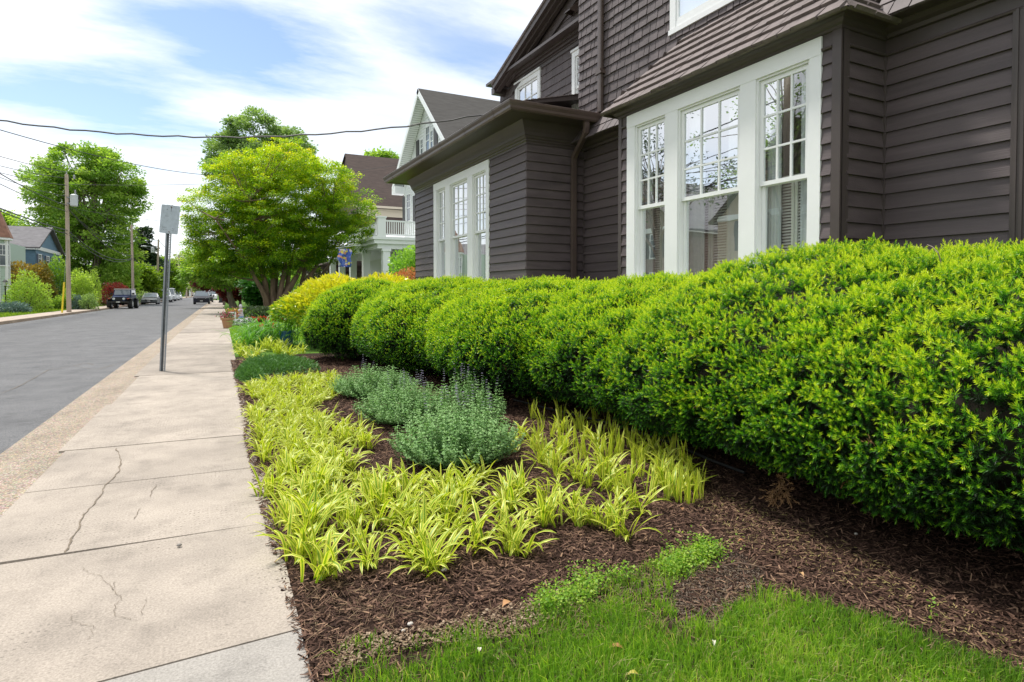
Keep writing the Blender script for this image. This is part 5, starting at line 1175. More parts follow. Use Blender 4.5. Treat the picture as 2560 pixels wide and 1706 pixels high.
# trees and hedges across the street, out of the frame: added to fill the pane reflections
for k, (x, y, H_, n) in enumerate(((-13.2, 19, 9.5, 60), (-12.8, 27.5, 9.0, 45), (-13.4, 11, 9.0, 50), (-14.5, 36, 9.5, 45))):
    tree('street_tree', (x, y, 0), H_, [(x, y, H_ + .3, 3.6, 3.6, 3.0), (x - .8, y + 2.8, H_ - 1.2, 2.8, 2.8, 2.3), (x + .4, y - 2.8, H_ - 1.4, 2.8, 2.8, 2.4), (x, y, H_ + 2.4, 2.2, 2.2, 1.8)], n, 60, .16, .8, (M_L2, M_L4, M_L2, M_L2)[k], ['street tree across the road, mirrored in the bay window panes', 'pale street tree farther along, mirrored in the bay window', 'street tree across the road beside the red walled house', 'yellow green street tree across the road, just out of frame'][k], seed=21 + k, tr=.24, nbr=60, inner=.1)
for k, (x, y) in enumerate(((-14.5, 15), (-14.8, 22), (-15.5, 30), (-15.0, 40))):
    mound('front_yard_shrub', (x, y, .4), (1.6, 2.8, 1.6), 2600, .2, .5, M_L1, ['clipped front yard shrub across the road before the tan house', 'loose front yard shrub across the road, right of the tan house', 'front yard shrub across the road between two houses', 'front yard shrub across the road nearest the turret house'][k], 'shrub', 240 + k, tb=.5)
# ================================================================ OTHER HOUSES
M_WSID = mat('white house siding', (.72, .74, .75), .5, var=.03); M_WTR = mat('white house trim', (.78, .80, .81), .4)
M_GROOF = mat('brown grey asphalt shingles', (.090, .085, .080), .9, col2=(.060, .056, .052), vscale=1.3, stretch=(1, 1, 6), spec=.2)
M_BROOF = mat('dark brown asphalt shingles', (.085, .062, .053), .9, col2=(.048, .036, .032), vscale=1.5, stretch=(1, 1, 6), spec=.2)
M_DK = mat('dark shutter', (.035, .032, .035), .5); M_PANE = mat('far window glass', (.10, .12, .14), .08, spec=.9)
wh = empty('white_house', (16, 42, 0), 'white house with steep shingled gable roof, dark shutters and a columned porch', 'house')
XW = 14.1; ff = front(XW)
ap = P(1045, 221, x=13.35); ef = P(980, 470, x=13.35); half = ef[1] - ap[1]; sl = (ap[2] - ef[2]) / half
Yn, Yf = ap[1] - half, ef[1]
def wz(y): return ap[2] - abs(y - ap[1]) * sl
b = MB()
for sg in (-1, 1):
    e = np.array([13.35, ap[1] + sg * half, ef[2]]); a = np.array(ap); A = e - a; n_ = nrm(np.array([0, sg * sl, 1.0]))
    q = [a, e, e - n_ * .22, a - n_ * .22]; b.prism(q, (0, 0, 0), (16, 0, 0))
b.build('roof', M_GROOF, wh)
b = MB()
for sg in (-1, 1):
    e = np.array([13.35, ap[1] + sg * half, ef[2]]); a = np.array(ap); n_ = nrm(np.array([0, sg * sl, 1.0]))
    b.prism([a - (.03, 0, 0) - n_ * .02, e - (.03, 0, 0) - n_ * .02, e - (.03, 0, 0) - n_ * .36, a - (.03, 0, 0) - n_ * .36], (0, 0, 0), (.06, 0, 0))
b.build('rake_board', M_WTR, wh)
b = MB()
for sg in (-1, 1):
    e = np.array([13.38, ap[1] + sg * half, ef[2]]); a = np.array(ap); n_ = nrm(np.array([0, sg * sl, 1.0])); Ln = np.linalg.norm(e - a); k = 0
    while k < Ln - .2:
        p = a + (e - a) * k / Ln - n_ * .24; p2 = a + (e - a) * (k + .17) / Ln - n_ * .225; b.quad(p, p + (XW - 13.38, 0, 0), p2 + (XW - 13.38, 0, 0), p2); k += .18
    b.prism([e - (.05, 0, .55), e - (.05, .0, -.02), e + (XW - 13.3, 0, -.02), e + (XW - 13.3, 0, -.55)], (0, 0, 0), (0, -sg * .9, 0))
b.build('soffit', M_WTR, wh)
b = MB(); wy0, wy1 = ap[1] - half + .9, ap[1] + half - .9
field(b, ff, 0.5, ap[2] - .5, .20, lambda u: (max(wy0, ap[1] - (ap[2] - .35 - u) / sl), min(wy1, ap[1] + (ap[2] - .35 - u) / sl)), th=.03)
field(b, Fr((0, wy0, 0), (1, 0, 0), (0, -1, 0)), .5, wz(wy0), .20, (XW, 28), th=.03); field(b, Fr((0, wy1, 0), (1, 0, 0), (0, 1, 0)), .5, wz(wy1), .20, (XW, 28), th=.03)
b.build('wall', M_WSID, wh)
def prect(px0, px1, py0, py1, X):
    a = sorted((float(P(px0, 400, x=X)[1]), float(P(px1, 400, x=X)[1]))); z = sorted((float(P((px0 + px1) / 2, py0, x=X)[2]), float(P((px0 + px1) / 2, py1, x=X)[2]))); return a[0], a[1], z[0], z[1]
def win2(root, fr, r, arched=False, shut=0, sm=None):
    a0, a1, z0, z1 = r; b = MB(); f_ = .09
    b.box(a0 - f_, a0, .0, .07, z0 - f_, z1 + f_, fr); b.box(a1, a1 + f_, .0, .07, z0 - f_, z1 + f_, fr); b.box(a0, a1, .0, .07, z1, z1 + f_, fr); b.box(a0, a1, .0, .09, z0 - f_, z0, fr)
    zm = (z0 + z1) / 2; b.box(a0, a1, .03, .06, zm - .03, zm + .03, fr); am = (a0 + a1) / 2; b.box(am - .012, am + .012, .03, .055, zm, z1, fr); b.box(a0, a1, .03, .052, (zm + z1) / 2 - .012, (zm + z1) / 2 + .012, fr)
    if arched: b.pts([fr.p(am + math.cos(t) * (a1 - a0 + 2 * f_) / 2, .06, z1 + math.sin(t) * (a1 - a0) * .75) for t in np.linspace(0, PI, 10)], [tuple(range(10))])
    w = b.build('window', M_WTR, root); g = MB(); g.box(a0, a1, .025, .034, z0, z1, fr); g.build('pane', M_PANE, w)
    for sg in ((-1,) if shut == -1 else (1,) if shut == 1 else (-1, 1) if shut == 2 else ()):
        s = MB(); w_ = (a1 - a0) * .48; s0 = a0 - f_ - w_ if sg < 0 else a1 + f_; s.box(s0, s0 + w_, .03, .07, z0 - .05, z1 + .05, fr); s.build('shutter', sm or M_DK, root)
win2(wh, ff, prect(1067, 1075, 318, 386, XW), arched=True); win2(wh, ff, prect(1053.5, 1059, 350, 392, XW)); win2(wh, ff, prect(1078.5, 1084, 328, 378, XW))
for r in (prect(1042.5, 1049, 352, 405, XW), prect(1087.5, 1095.5, 316, 376, XW)):
    s = MB(); s.box(r[0], r[1], .03, .08, r[2], r[3], ff); s.build('shutter', M_DK, wh)
win2(wh, ff, prect(1018, 1027, 487, 553, XW))
for r in (prect(1008, 1014, 493, 560, XW), prect(1034, 1040, 490, 555, XW)):
    s = MB(); s.box(r[0], r[1], .03, .08, r[2], r[3], ff); s.build('shutter', M_DK, wh)
b = MB(); b.box(wy1 - .25, wy1 + .03, .0, .06, .5, wz(wy1), ff); b.build('corner_board', M_WTR, wh)
# porch
YP = 40.0; xp = float(P(936, 597, y=YP)[0]); zp = float(P(936, 597, y=YP)[2])
b = MB(); b.box(xp, XW, YP, 57, zp - .30, zp - .03); b.box(xp - .12, XW, YP - .12, 57, zp - .03, zp + .16); b.box(xp + .25, XW, YP + .2, 57, zp - .62, zp - .30)
b.build('porch_roof', M_WTR, wh)
b = MB(); b.box(xp + .1, XW, YP + .1, 57, -.1, .55); b.build('porch_floor', mat('grey porch floor', (.28, .28, .28), .7), wh)
for yy in (YP + .35, YP + 4.2, YP + 8.4, YP + 12.6, YP + 16.6):
    for xx in ((xp + .45,) if yy > YP + 1 else (xp + .85, xp + 3.2)):
        b = MB(); b.box(xx - .24, xx + .24, yy - .24, yy + .24, .55, zp - .62); b.box(xx - .3, xx + .3, yy - .3, yy + .3, zp - .80, zp - .62); b.box(xx - .3, xx + .3, yy - .3, yy + .3, .55, .8); b.box(xx - .16, xx + .16, yy - .25, yy - .245, 1.0, zp - 1.0); b.build('column', M_WTR, wh)
rt = float(P(965, 552, y=YP)[2]); rb = zp + .2; x0 = float(P(972, 552, y=YP)[0])
b = MB(); b.box(x0 - .75, x0 - .22, YP - .1, YP + .3, rb - .05, rt + .22); b.box(x0 - .80, x0 - .17, YP - .15, YP + .35, rt + .18, rt + .27); b.build('railing_post', M_WTR, wh)
b = MB(); b.box(x0 - .2, XW, YP + .02, YP + .12, rt - .05, rt + .05, WORLD); b.box(x0 - .2, XW, YP + .03, YP + .11, rb + .06, rb + .14)
xx = x0 - .1
while xx < XW: b.box(xx, xx + .06, YP + .045, YP + .095, rb + .14, rt - .05); xx += .15
b.box(x0 - .55, x0 - .45, YP + .3, 54, rt - .05, rt + .05); b.box(x0 - .54, x0 - .46, YP + .3, 54, rb + .06, rb + .14); yy = YP + .5
while yy < 54: b.box(x0 - .53, x0 - .47, yy, yy + .05, rb + .14, rt - .05); yy += .3
b.build('railing', M_WTR, wh)
M_DKD = mat('dark porch door', (.025, .045, .045), .4)
for a0, a1, z1 in ((YP + 2.2, YP + 3.4, 3.0), (YP + 5.5, YP + 6.6, 3.0), (YP + 9.4, YP + 10.3, 2.9), (YP + 12.5, YP + 13.4, 2.9)):
    s = MB(); s.box(a0, a1, .03, .06, .6, z1, ff); s.box(a0 - .1, a0, .03, .09, .6, z1, ff); s.box(a1, a1 + .1, .03, .09, .6, z1, ff); s.build('door', M_DKD, wh)
b = MB(); b.box(XW, 27, wy1 + .1, 57, -.1, zp - .05); b.build('rear_wing', M_WSID, wh)
b = MB(); b.prism([(xp, 50, zp + .16), (xp, 57.3, zp + .16), (xp, 53.6, zp + 1.7)], (0, 0, 0), (8, 0, 0)); b.build('porch_gable', M_WTR, wh)

bh = empty('brown_roofed_house', (20, 62, 0), 'house behind the white porch with a big plain dark brown roof and cream frieze', 'house')
rl, el = P(862, 384, y=66), P(872, 515, y=58); rr_, er = P(1180, 415, y=66), P(1180, 530, y=58)
b = MB(); zr, ze = rl[2], float(P(960, 516, y=58)[2])
b.quad((rl[0], 66, zr), (40, 66, zr), (40, 58, ze), (rl[0] - .8, 58, ze)); b.quad((rl[0], 66, zr), (40, 66, zr), (40, 74, ze), (rl[0] - .8, 74, ze)); b.build('roof', M_BROOF, bh)
k = MB(); u = 0
b = MB(); b.box(rl[0] - .9, 40, 57.9, 58.1, ze - .2, ze); b.box(rl[0] - .3, 40, 58.5, 58.6, ze - .95, ze - .2); b.build('frieze', mat('cream trim', (.56, .50, .40), .6), bh)
b = MB(); field(b, sidew(58.7), 0, ze - .95, .22, (rl[0], 40), th=.03); b.box(rl[0], 40, 58.8, 73.5, 0, ze - .3); b.prism([(rl[0] + .1, 59, ze - .3), (rl[0] + .1, 73, ze - .3), (rl[0] + .1, 66, zr - .3)], (0, 0, 0), (.1, 0, 0)); b.build('wall', mat('dark brown siding', (.085, .055, .048), .7), bh)
xq = rl[0]; M_CRM = mat('cream trim', (.56, .50, .40), .6)
b = MB(); b.box(xq - 3.6, xq, 59, 73, 3.5, 4.0); b.prism([(xq - 3.9, 58.8, 4.0), (xq, 58.8, 5.3), (xq, 58.8, 4.0)], (0, 0, 0), (0, 14.4, 0)); b.build('porch_roof', M_BROOF, bh)
b = MB(); b.box(xq - 3.5, xq, 59.2, 73, 0, .6); b.build('porch_floor', M_CRM, bh)
for yy in (59.4, 63.8, 68.2, 72.6): b = MB(); b.box(xq - 3.5, xq - 3.15, yy, yy + .35, .6, 3.5); b.box(xq - 3.6, xq - 3.05, yy - .1, yy + .45, 3.3, 3.5); b.build('column', M_CRM, bh)
# banner on the porch
fl = empty('porch_banner', (*P(862, 660, y=39.0)[:2], float(P(862, 668, y=39.0)[2])), 'blue and multicoloured floral banner hanging from the white porch', 'flag'); c = np.array(fl.location); V = []
for i in range(9):
    for j in range(15): V.append((c[0] - .40 + .80 * i / 8 + .06 * math.sin(j * .7), c[1] + .10 * math.sin(i * 1.1 + j * .4), c[2] + 1.15 * (1 - j / 14) + .0))
m = bpy.data.materials.new('floral banner'); m.use_nodes = True; t_ = m.node_tree; v = t_.nodes.new('ShaderNodeTexVoronoi'); v.inputs['Scale'].default_value = 7; tcn = t_.nodes.new('ShaderNodeTexCoord'); t_.links.new(tcn.outputs['Object'], v.inputs['Vector'])
r = t_.nodes.new('ShaderNodeValToRGB'); r.color_ramp.interpolation = 'CONSTANT'; els = r.color_ramp.elements
while len(els) < 6: els.new(.5)
for e_, (p_, c_) in zip(els, ((0, (.03, .08, .35)), (.3, (.10, .16, .50)), (.5, (.62, .28, .16)), (.62, (.55, .5, .5)), (.75, (.05, .10, .40)), (.9, (.60, .50, .08)))): e_.position = p_; e_.color = (*c_, 1)
sx = t_.nodes.new('ShaderNodeSeparateColor'); t_.links.new(v.outputs['Color'], sx.inputs[0]); t_.links.new(sx.outputs[0], r.inputs[0]); t_.links.new(r.outputs[0], t_.nodes['Principled BSDF'].inputs['Base Color'])
mk('banner_cloth', V, [(15 * i + j, 15 * i + j + 1, 15 * i + j + 16, 15 * i + j + 15) for i in range(8) for j in range(14)], m, fl, smooth=True)
b = MB(); b.tube([c + (-.55, 0, 1.18), c + (1.2, .9, 1.5)], .018, 6); b.build('flag_pole', M_WTR, fl)

# left side of the street
def gabled(name, x0, x1, y0, y1, ze, zr, wm, rm, label, wins=(), sh=None, ov=.4, ridge='x'):
    root = empty(name, ((x0 + x1) / 2, (y0 + y1) / 2, 0), label, 'house'); b = MB(); field(b, sidew(y0), 0.3, ze, .2, (x0, x1), th=.03); field(b, Fr((x1, 0, 0), (0, 1, 0), (1, 0, 0)), .3, ze, .2, (y0, y1), th=.03); b.box(x0 + .05, x1 - .05, y0 + .05, y1 - .05, -.1, ze)
    ym, xm = (y0 + y1) / 2, (x0 + x1) / 2
    if ridge == 'x': b.prism([(x1 - .02, y0, ze), (x1 - .02, y1, ze), (x1 - .02, ym, zr - .15)], (0, 0, 0), (-.1, 0, 0))
    else: b.prism([(x0, y0 + .02, ze), (x1, y0 + .02, ze), (xm, y0 + .02, zr - .15)], (0, 0, 0), (0, .1, 0))
    b.build('wall', wm, root); b = MB()
    sl_ = (zr - ze) / ((y1 - y0) / 2 if ridge == 'x' else (x1 - x0) / 2)
    for sg in (-1, 1):
        if ridge == 'x': b.prism([(x0 - ov, ym, zr), (x1 + ov, ym, zr), (x1 + ov, ym + sg * ((y1 - y0) / 2 + ov), ze - ov * sl_), (x0 - ov, ym + sg * ((y1 - y0) / 2 + ov), ze - ov * sl_)], (0, 0, 0), (0, 0, -.15))
        else: b.prism([(xm, y0 - ov, zr), (xm, y1 + ov, zr), (xm + sg * ((x1 - x0) / 2 + ov), y1 + ov, ze - ov * sl_), (xm + sg * ((x1 - x0) / 2 + ov), y0 - ov, ze - ov * sl_)], (0, 0, 0), (0, 0, -.15))
    b.build('roof', rm, root)
    b = MB(); b.box(x0 - ov, x1 + ov, y0 - .15 - ov * .6, y0 - ov * .5, ze - ov * sl_ - .22, ze - ov * sl_ + .0); b.box(x1, x1 + .12, y0, y1, ze - .35, ze - .02); b.build('trim', M_WTR, root)
    for fr, r, s_ in wins: win2(root, fr, r, shut=s_, sm=sh)
    return root
M_BLUES = mat('blue clapboard', (.10, .19, .28), .6, var=.1); M_GREYR = mat('grey asphalt shingles', (.13, .125, .13), .9, var=.25, vscale=2); M_NAVY = mat('navy shutter', (.02, .035, .08), .5)
yb = 70.0; xb = float(P(88, 620, y=yb)[0]); zeb = float(P(88, 614, y=yb)[2]); zrb = float(P(60, 566, y=yb + 5.5)[2])
fx = Fr((xb, 0, 0), (0, 1, 0), (1, 0, 0)); sy = sidew(yb)
qx = lambda px: float(P(px, 600, y=yb)[0]); qz = lambda py: float(P(60, py, y=yb)[2])
gabled('blue_house', xb - 22, xb, yb, yb + 11, zeb, zrb, M_BLUES, M_GREYR, 'blue clapboard house with grey roof and navy shutters at the left edge', [(sy, (qx(27), qx(41), qz(654), qz(632)), 1), (sy, (qx(62), qx(70), qz(700), qz(680)), 0)] + [(fx, (yb + 1.0 + k * 3.3, yb + 2.2 + k * 3.3, qz(655), qz(635)), 2) for k in range(3)], sh=M_NAVY)
gabled('grey_roofed_house', *(at_depth(128, 88)[0] - 10, at_depth(128, 88)[0] + 3), at_depth(128, 88)[1], at_depth(128, 88)[1] + 10, zat(655, 88), zat(622, 92), M_WSID, M_GREYR, 'pale house with grey gable roof glimpsed between blue house and tall tree', ridge='y')
gabled('street_house', -27, -17, 16, 27, 6.0, 10.5, mat('tan clapboard', (.42, .33, .25), .7, var=.1), M_BROOF, 'tan house across the street, mirrored in the bay window', [(Fr((-17, 0, 0), (0, 1, 0), (1, 0, 0)), (18 + k * 3, 19.1 + k * 3, z0, z0 + 1.6), 2) for k in range(3) for z0 in (1.2, 3.9)])  # added unseen houses; they block bright sky in the pane reflections
gabled('street_house', -28, -17.8, 31, 42, 6.0, 10.0, mat('brick red wall', (.24, .17, .15), .8, var=.2), M_GREYR, 'dusty red walled house across the street, mirrored in the wing window', [(Fr((-17.8, 0, 0), (0, 1, 0), (1, 0, 0)), (33 + k * 3, 34.1 + k * 3, z0, z0 + 1.6), 2) for k in range(3) for z0 in (1.2, 3.9)])
# turret house
d = 47; tx, ty = at_depth(-8, d); tu = empty('turret_house', (tx, ty, 0), 'pale green house corner turret with rusty cone roof, cut by the left edge', 'house'); R = .74; zt_ = zat(599, d)
oct_ = lambda r, z, n=8: [(tx + r * math.cos(PI / 8 + 2 * PI * i / n), ty + r * math.sin(PI / 8 + 2 * PI * i / n), z) for i in range(n)]
b = MB(); k = 0; z = .3
while z < zt_: b.pts(oct_(R + .03, z) + oct_(R, min(z + .2, zt_)), [(i, (i + 1) % 8, 8 + (i + 1) % 8, 8 + i) for i in range(8)]); z += .2
b.box(tx - 9, tx, ty, ty + 9, 0, zt_); b.build('wall', mat('pale green siding', (.42, .53, .45), .6), tu)
b = MB(); b.pts(oct_(R + .36, zt_ + .12) + [(tx, ty, zt_ + 3.1)], [(i, (i + 1) % 8, 8) for i in range(8)] + [tuple(range(8))[::-1]]); b.build('roof', mat('rusty red shingles', (.27, .14, .095), .85, var=.3, vscale=3), tu)
b = MB(); b.pts(oct_(R + .32, zt_ - .05) + oct_(R + .32, zt_ + .11) + oct_(R + .02, zt_ - .05), [(i, (i + 1) % 8, 8 + (i + 1) % 8, 8 + i) for i in range(8)] + [(i, (i + 1) % 8, 16 + (i + 1) % 8, 16 + i) for i in range(8)])
for p in oct_(R + .03, 0): b.box(p[0] - .09, p[0] + .09, p[1] - .09, p[1] + .09, .3, zt_)
b.build('trim', M_WTR, tu)
an = math.radians(-90 + 22.5 + 22.5); 
for a_ in (-PI / 2, -PI / 4, 0.0, -3 * PI / 4):
    n_ = np.array([math.cos(a_), math.sin(a_), 0]); A_ = np.array([-n_[1], n_[0], 0]); fr = Fr(np.array([tx, ty, 0]) + n_ * (R * math.cos(PI / 8) + .02), A_, n_); win2(tu, fr, (-.28, .28, zt_ - 2.0, zt_ - .45))
# far end of the street
def at3(px, d): p = at_depth(px, d); return p[0], p[1]
x, y = at3(464, 255); s = 255 / F
fb_ = empty('white_building', (x, y, 0), 'small white two storey building closing the far end of the street', 'building'); W2 = 14.5 * s; H2 = zat(709.5, 255)
b = MB(); b.box(x - W2, x + W2, y, y + 12, -.2, H2); b.build('wall', M_WSID, fb_); b = MB(); b.box(x - W2 - .2, x + W2 + .2, y - .2, y + 12, H2, H2 + .35); b.build('roof', M_GREYR, fb_)
for dx, z0 in ((-6.5, 3.3), (6.0, 3.3), (-2, .0)):
    b = MB(); xx = x + dx * s; b.box(xx - .5, xx + .5, y - .05, y - .01, z0 + .2, z0 + (1.5 if z0 else 2.3)); b.build('window', M_PANE, fb_)
x, y = at3(496, 270); fb_ = empty('brick_building', (x, y, 0), 'low dusty pink building right of the white one at the street end', 'building')
b = MB(); b.box(x - 3.2, x + 4.5, y, y + 10, -.2, 3.6); b.build('wall', mat('dusty pink brick', (.36, .27, .25), .8), fb_); b = MB(); b.prism([(x - 3.5, y - .4, 3.6), (x + 4.8, y - .4, 3.6), (x + 3.2, y + 4, 5.4), (x - 2.2, y + 4, 5.4)], (0, 0, 0), (0, 1, 0)); b.build('roof', mat('grey brown roof', (.22, .18, .17), .9), fb_)
b = MB(); b.box(x - 1.9, x - .9, y - .05, y - .01, .1, 2.2); b.build('door', M_WTR, fb_)
x, y = at3(438, 175); fb_ = empty('white_shed', (x, y, 0), 'small white building behind the stop sign', 'building'); b = MB(); b.box(x - 1.2, x + 1.3, y, y + 5, -.2, 2.4); b.prism([(x - 1.2, y, 2.4), (x + 1.3, y, 2.4), (x + .05, y, 3.5)], (0, 0, 0), (0, 5, 0)); b.build('wall', M_WSID, fb_); b = MB(); b.prism([(x - 1.5, y - .3, 2.3), (x + .05, y - .3, 3.7), (x + .05, y - .3, 3.55), (x - 1.4, y - .3, 2.2)], (0, 0, 0), (0, 5.6, 0)); b.prism([(x + 1.6, y - .3, 2.3), (x + .05, y - .3, 3.7), (x + .05, y - .3, 3.55), (x + 1.5, y - .3, 2.2)], (0, 0, 0), (0, 5.6, 0)); b.build('roof', M_GREYR, fb_)
# stop sign
x, y = at3(436.6, 125); zc_ = zat(715.5, 125); st = empty('stop_sign', (x, y, 0), 'red octagonal stop sign far down the left side of the street', 'sign'); M_SRED = mat('sign red', (.50, .035, .035), .4)
b = MB(); b.tube([(x, y + .03, 0), (x, y + .03, zc_ + .3)], .035, 6); b.build('post', M_KERB, st)
b = MB(); o8 = [(x + .42 * math.cos(PI / 8 + PI / 4 * i), y, zc_ + .42 * math.sin(PI / 8 + PI / 4 * i)) for i in range(8)]; b.prism(o8, (0, 0, 0), (0, .01, 0)); sp_ = b.build('sign_border', mat('sign white', (.8, .8, .8), .4), st)
b = MB(); b.prism([(x + .37 * math.cos(PI / 8 + PI / 4 * i), y - .008, zc_ + .37 * math.sin(PI / 8 + PI / 4 * i)) for i in range(8)], (0, 0, 0), (0, .006, 0)); b.build('sign_face', M_SRED, st)
tx_ = bpy.data.curves.new('letters', 'FONT'); tx_.body = 'STOP'; tx_.size = .30; tx_.align_x = 'CENTER'; tx_.align_y = 'CENTER'; tx_.extrude = .002; to = bpy.data.objects.new('letters', tx_); COL.objects.link(to); to.parent = st; to.location = (0, -.014, zc_); to.rotation_euler = (PI / 2, 0, 0); tx_.materials.append(mat('sign white', (.8, .8, .8), .4)); bpy.context.view_layer.update(); me_ = bpy.data.meshes.new_from_object(to); bpy.data.objects.remove(to); to = bpy.data.objects.new('letters', me_); COL.objects.link(to); to.parent = st; to.location = (0, -.014, zc_); to.rotation_euler = (PI / 2, 0, 0)

# ================================================================ NEAR SIGN POST
M_GALV = mat('galvanised steel', (.27, .29, .31), .45, metal=.75, var=.2, vscale=9, bump=.1); M_SIGNB = mat('weathered aluminium sign back', (.40, .45, .49), .45, metal=.45, var=.12, vscale=14)
pb = P(408, 928, z=0.0); d_ = float(pb[0] * _s + pb[1] * _c); toppx = np.array([P(427, 513, y=float(pb[1]) - .12)][0]); sg_ = empty('street_sign', pb, 'faded blank grey sign plate on a leaning punched steel post in the sidewalk', 'sign')
ax = nrm(toppx - pb); side = nrm(np.array([_c, -_s, 0])); side = nrm(side - ax * (side @ ax)); fw = np.cross(side, ax); fw = fw if fw[1] < 0 else -fw
Lp = np.linalg.norm(toppx - pb); fr = Fr(pb, side, fw, ax); b = MB(); w = .068
prof = [(-w * .5 - .020, .028), (-w * .5 + .006, .028), (-w * .30, -.012), (w * .30, -.012), (w * .5 - .006, .028), (w * .5 + .020, .028)]
M_ = []
b.tube([pb - ax * .05, pb - ax * .049], .001, 3)
b = MB()
for (a0, n0), (a1, n1_) in zip(prof[:-1], prof[1:]):
    if abs(n0 + .012) < 1e-6 and abs(n1_ + .012) < 1e-6:           # the punched web: strips beside and between the holes
        hw = .008; b.quad(fr.p(a0, n0, -.05), fr.p(-hw, n0, -.05), fr.p(-hw, n0, Lp), fr.p(a0, n0, Lp)); b.quad(fr.p(hw, n0, -.05), fr.p(a1, n0, -.05), fr.p(a1, n0, Lp), fr.p(hw, n0, Lp))
        u = -.05
        while u < Lp - .02: b.quad(fr.p(-hw, n0, u), fr.p(hw, n0, u), fr.p(hw, n0, u + .012), fr.p(-hw, n0, u + .012)); u += .0305
    else: b.quad(fr.p(a0, n0, -.05), fr.p(a1, n1_, -.05), fr.p(a1, n1_, Lp), fr.p(a0, n0, Lp))
b.build('post', M_GALV, sg_)
sw, sh_ = .178, .50
ang = math.radians(-9); A_ = side * math.cos(ang) + ax * math.sin(ang) * .35; A_ = nrm(A_ + fw * .12); U_ = nrm(ax - A_ * (ax @ A_)); Nn = np.cross(A_, U_); Nn = Nn if Nn[1] < 0 else -Nn
sc_ = P(424, 549, y=float(pb[1]) - .19); fs = Fr(sc_, A_, Nn, U_); b = MB()
r_ = .022; pts = []
for cx, cz, a0 in ((sw - r_, sh_ / 2 - r_, 0), (-sw + r_, sh_ / 2 - r_, 90), (-sw + r_, -sh_ / 2 + r_, 180), (sw - r_, -sh_ / 2 + r_, 270)):
    for k in range(5): t = math.radians(a0 + 22.5 * k); pts.append(fs.p(cx + r_ * math.cos(t), 0, cz + r_ * math.sin(t)))
b.prism(pts, (0, 0, 0), tuple(-Nn * .004)); b.build('sign_panel', M_SIGNB, sg_)
for dz in (sh_ / 2 - .03, -sh_ / 2 + .03):
    b = MB(); b.cyl(fs.p(.015, .002, dz), fs.p(.015, .012, dz), .010, .009, 8); b.build('bolt', mat('rusty bolt', (.14, .06, .03), .8), sg_)
b = MB(); b.quad(fs.p(.009, .0015, sh_ / 2 - .035), fs.p(.021, .0015, sh_ / 2 - .035), fs.p(.018, .0015, sh_ / 2 - .11), fs.p(.013, .0015, sh_ / 2 - .11)); rr2 = random.Random(3)
for k in range(26):
    a, u = (rr2.uniform(-.15, -.03), rr2.choice((.17, .16, -.03, .05, -.15, -.17, -.19))) if k < 17 else (rr2.uniform(.06, .15), rr2.choice((-.16, -.18, -.20, .0)))
    b.quad(fs.p(a, .0015, u), fs.p(a + rr2.uniform(.006, .02), .0015, u), fs.p(a + .008, .0015, u + rr2.uniform(.004, .010)), fs.p(a, .0015, u + .006))
b.build('rust_stain', mat('dark scuff', (.09, .085, .085), .9), sg_)

# ================================================================ POLES, WIRES, LAMPS
M_POLE = mat('weathered pole wood', (.42, .34, .27), .9, var=.3, vscale=2.0, bump=.6, bscale=6, stretch=(4, 4, .3)); M_CAN = mat('grey transformer paint', (.52, .55, .57), .45); M_PORC = mat('grey porcelain', (.35, .36, .38), .3); M_WIRE = mat('black wire', (.03, .03, .032), .6)
def pole(px, d, pyt, label, r=.17, leanpx=0, can=None, pins=1, group='wooden utility poles along the far sidewalk'):
    x, y = at3(px, d); zt = zat(pyt, d); root = empty('utility_pole', (x, y, 0), label, 'utility pole', group); lx = leanpx * d / F
    b = MB(); b.tube([(x, y, -.1), (x + lx * .5, y, zt / 2), (x + lx, y, zt)], [r, r * .86, r * .72], 12); b.build('pole', M_POLE, root)
    if can:
        s, zc = can; cx = x + s * .42; b = MB(); b.lathe([(.02, -.42), (.20, -.42), (.235, -.36), (.235, .30), (.245, .31), (.245, .36), (.15, .43), (.02, .45)], (cx, y - .1, zc), 14); c_ = b.build('transformer', M_CAN, root)
        b = MB(); b.lathe([(.035, 0), (.06, .05), (.035, .08), (.06, .13), (.035, .16), (.055, .22), (.02, .34)], (cx + .08, y - .1, zc + .42), 10); b.build('bushing', M_PORC, c_)
        b = MB(); b.tube([(cx + .1, y - .1, zc + .75), (cx + .3, y - .1, zc + .2), (cx + .22, y - .1, zc - .5), (x + .1, y - .1, zc - .7)], .015, 5); b.build('lead_wire', M_WIRE, c_)
        b = MB(); b.box(x, cx, y - .13, y - .07, zc + .15, zc + .22); b.box(x, cx, y - .13, y - .07, zc - .25, zc - .18); b.build('bracket', M_GALV, root)
        b = MB(); b.lathe([(.04, 0), (.07, .08), (.04, .12), (.07, .2), (.03, .3)], (x + .45 * s, y - .1, zc + 1.5), 8); b.build('arrester', M_PORC, root)
    b = MB(); b.lathe([(.03, 0), (.055, .05), (.03, .1), (.05, .15), (.02, .2)], (x + lx, y, zt), 8); b.build('insulator', M_PORC, root)
    for zz in (.56, .575, .585): 
        b = MB(); b.tube([(x - .24, y - .05, zt * zz), (x + .24, y - .05, zt * zz)], .02, 5); b.build('cable_clamp', M_WIRE, root)
    return np.array([x + lx, y, 0]), zt
P1, z1_ = pole(172, 43, 438, 'tallest looking wooden utility pole on the left, carrying a grey transformer', .15, 0, (1, zat(502, 43)))
P2, z2_ = pole(333, 71, 564, 'second wooden pole, standing right behind the dark off road car', .155, -1)
P3, z3_ = pole(391.5, 93, 600, 'third leaning pole with a transformer, just left of the blank sign post', .16, 6, (-1, zat(626, 93)))
P4, z4_ = pole(448, 138, 640, 'fourth pole, seen right of the sign post by the stop sign', .18, 0)
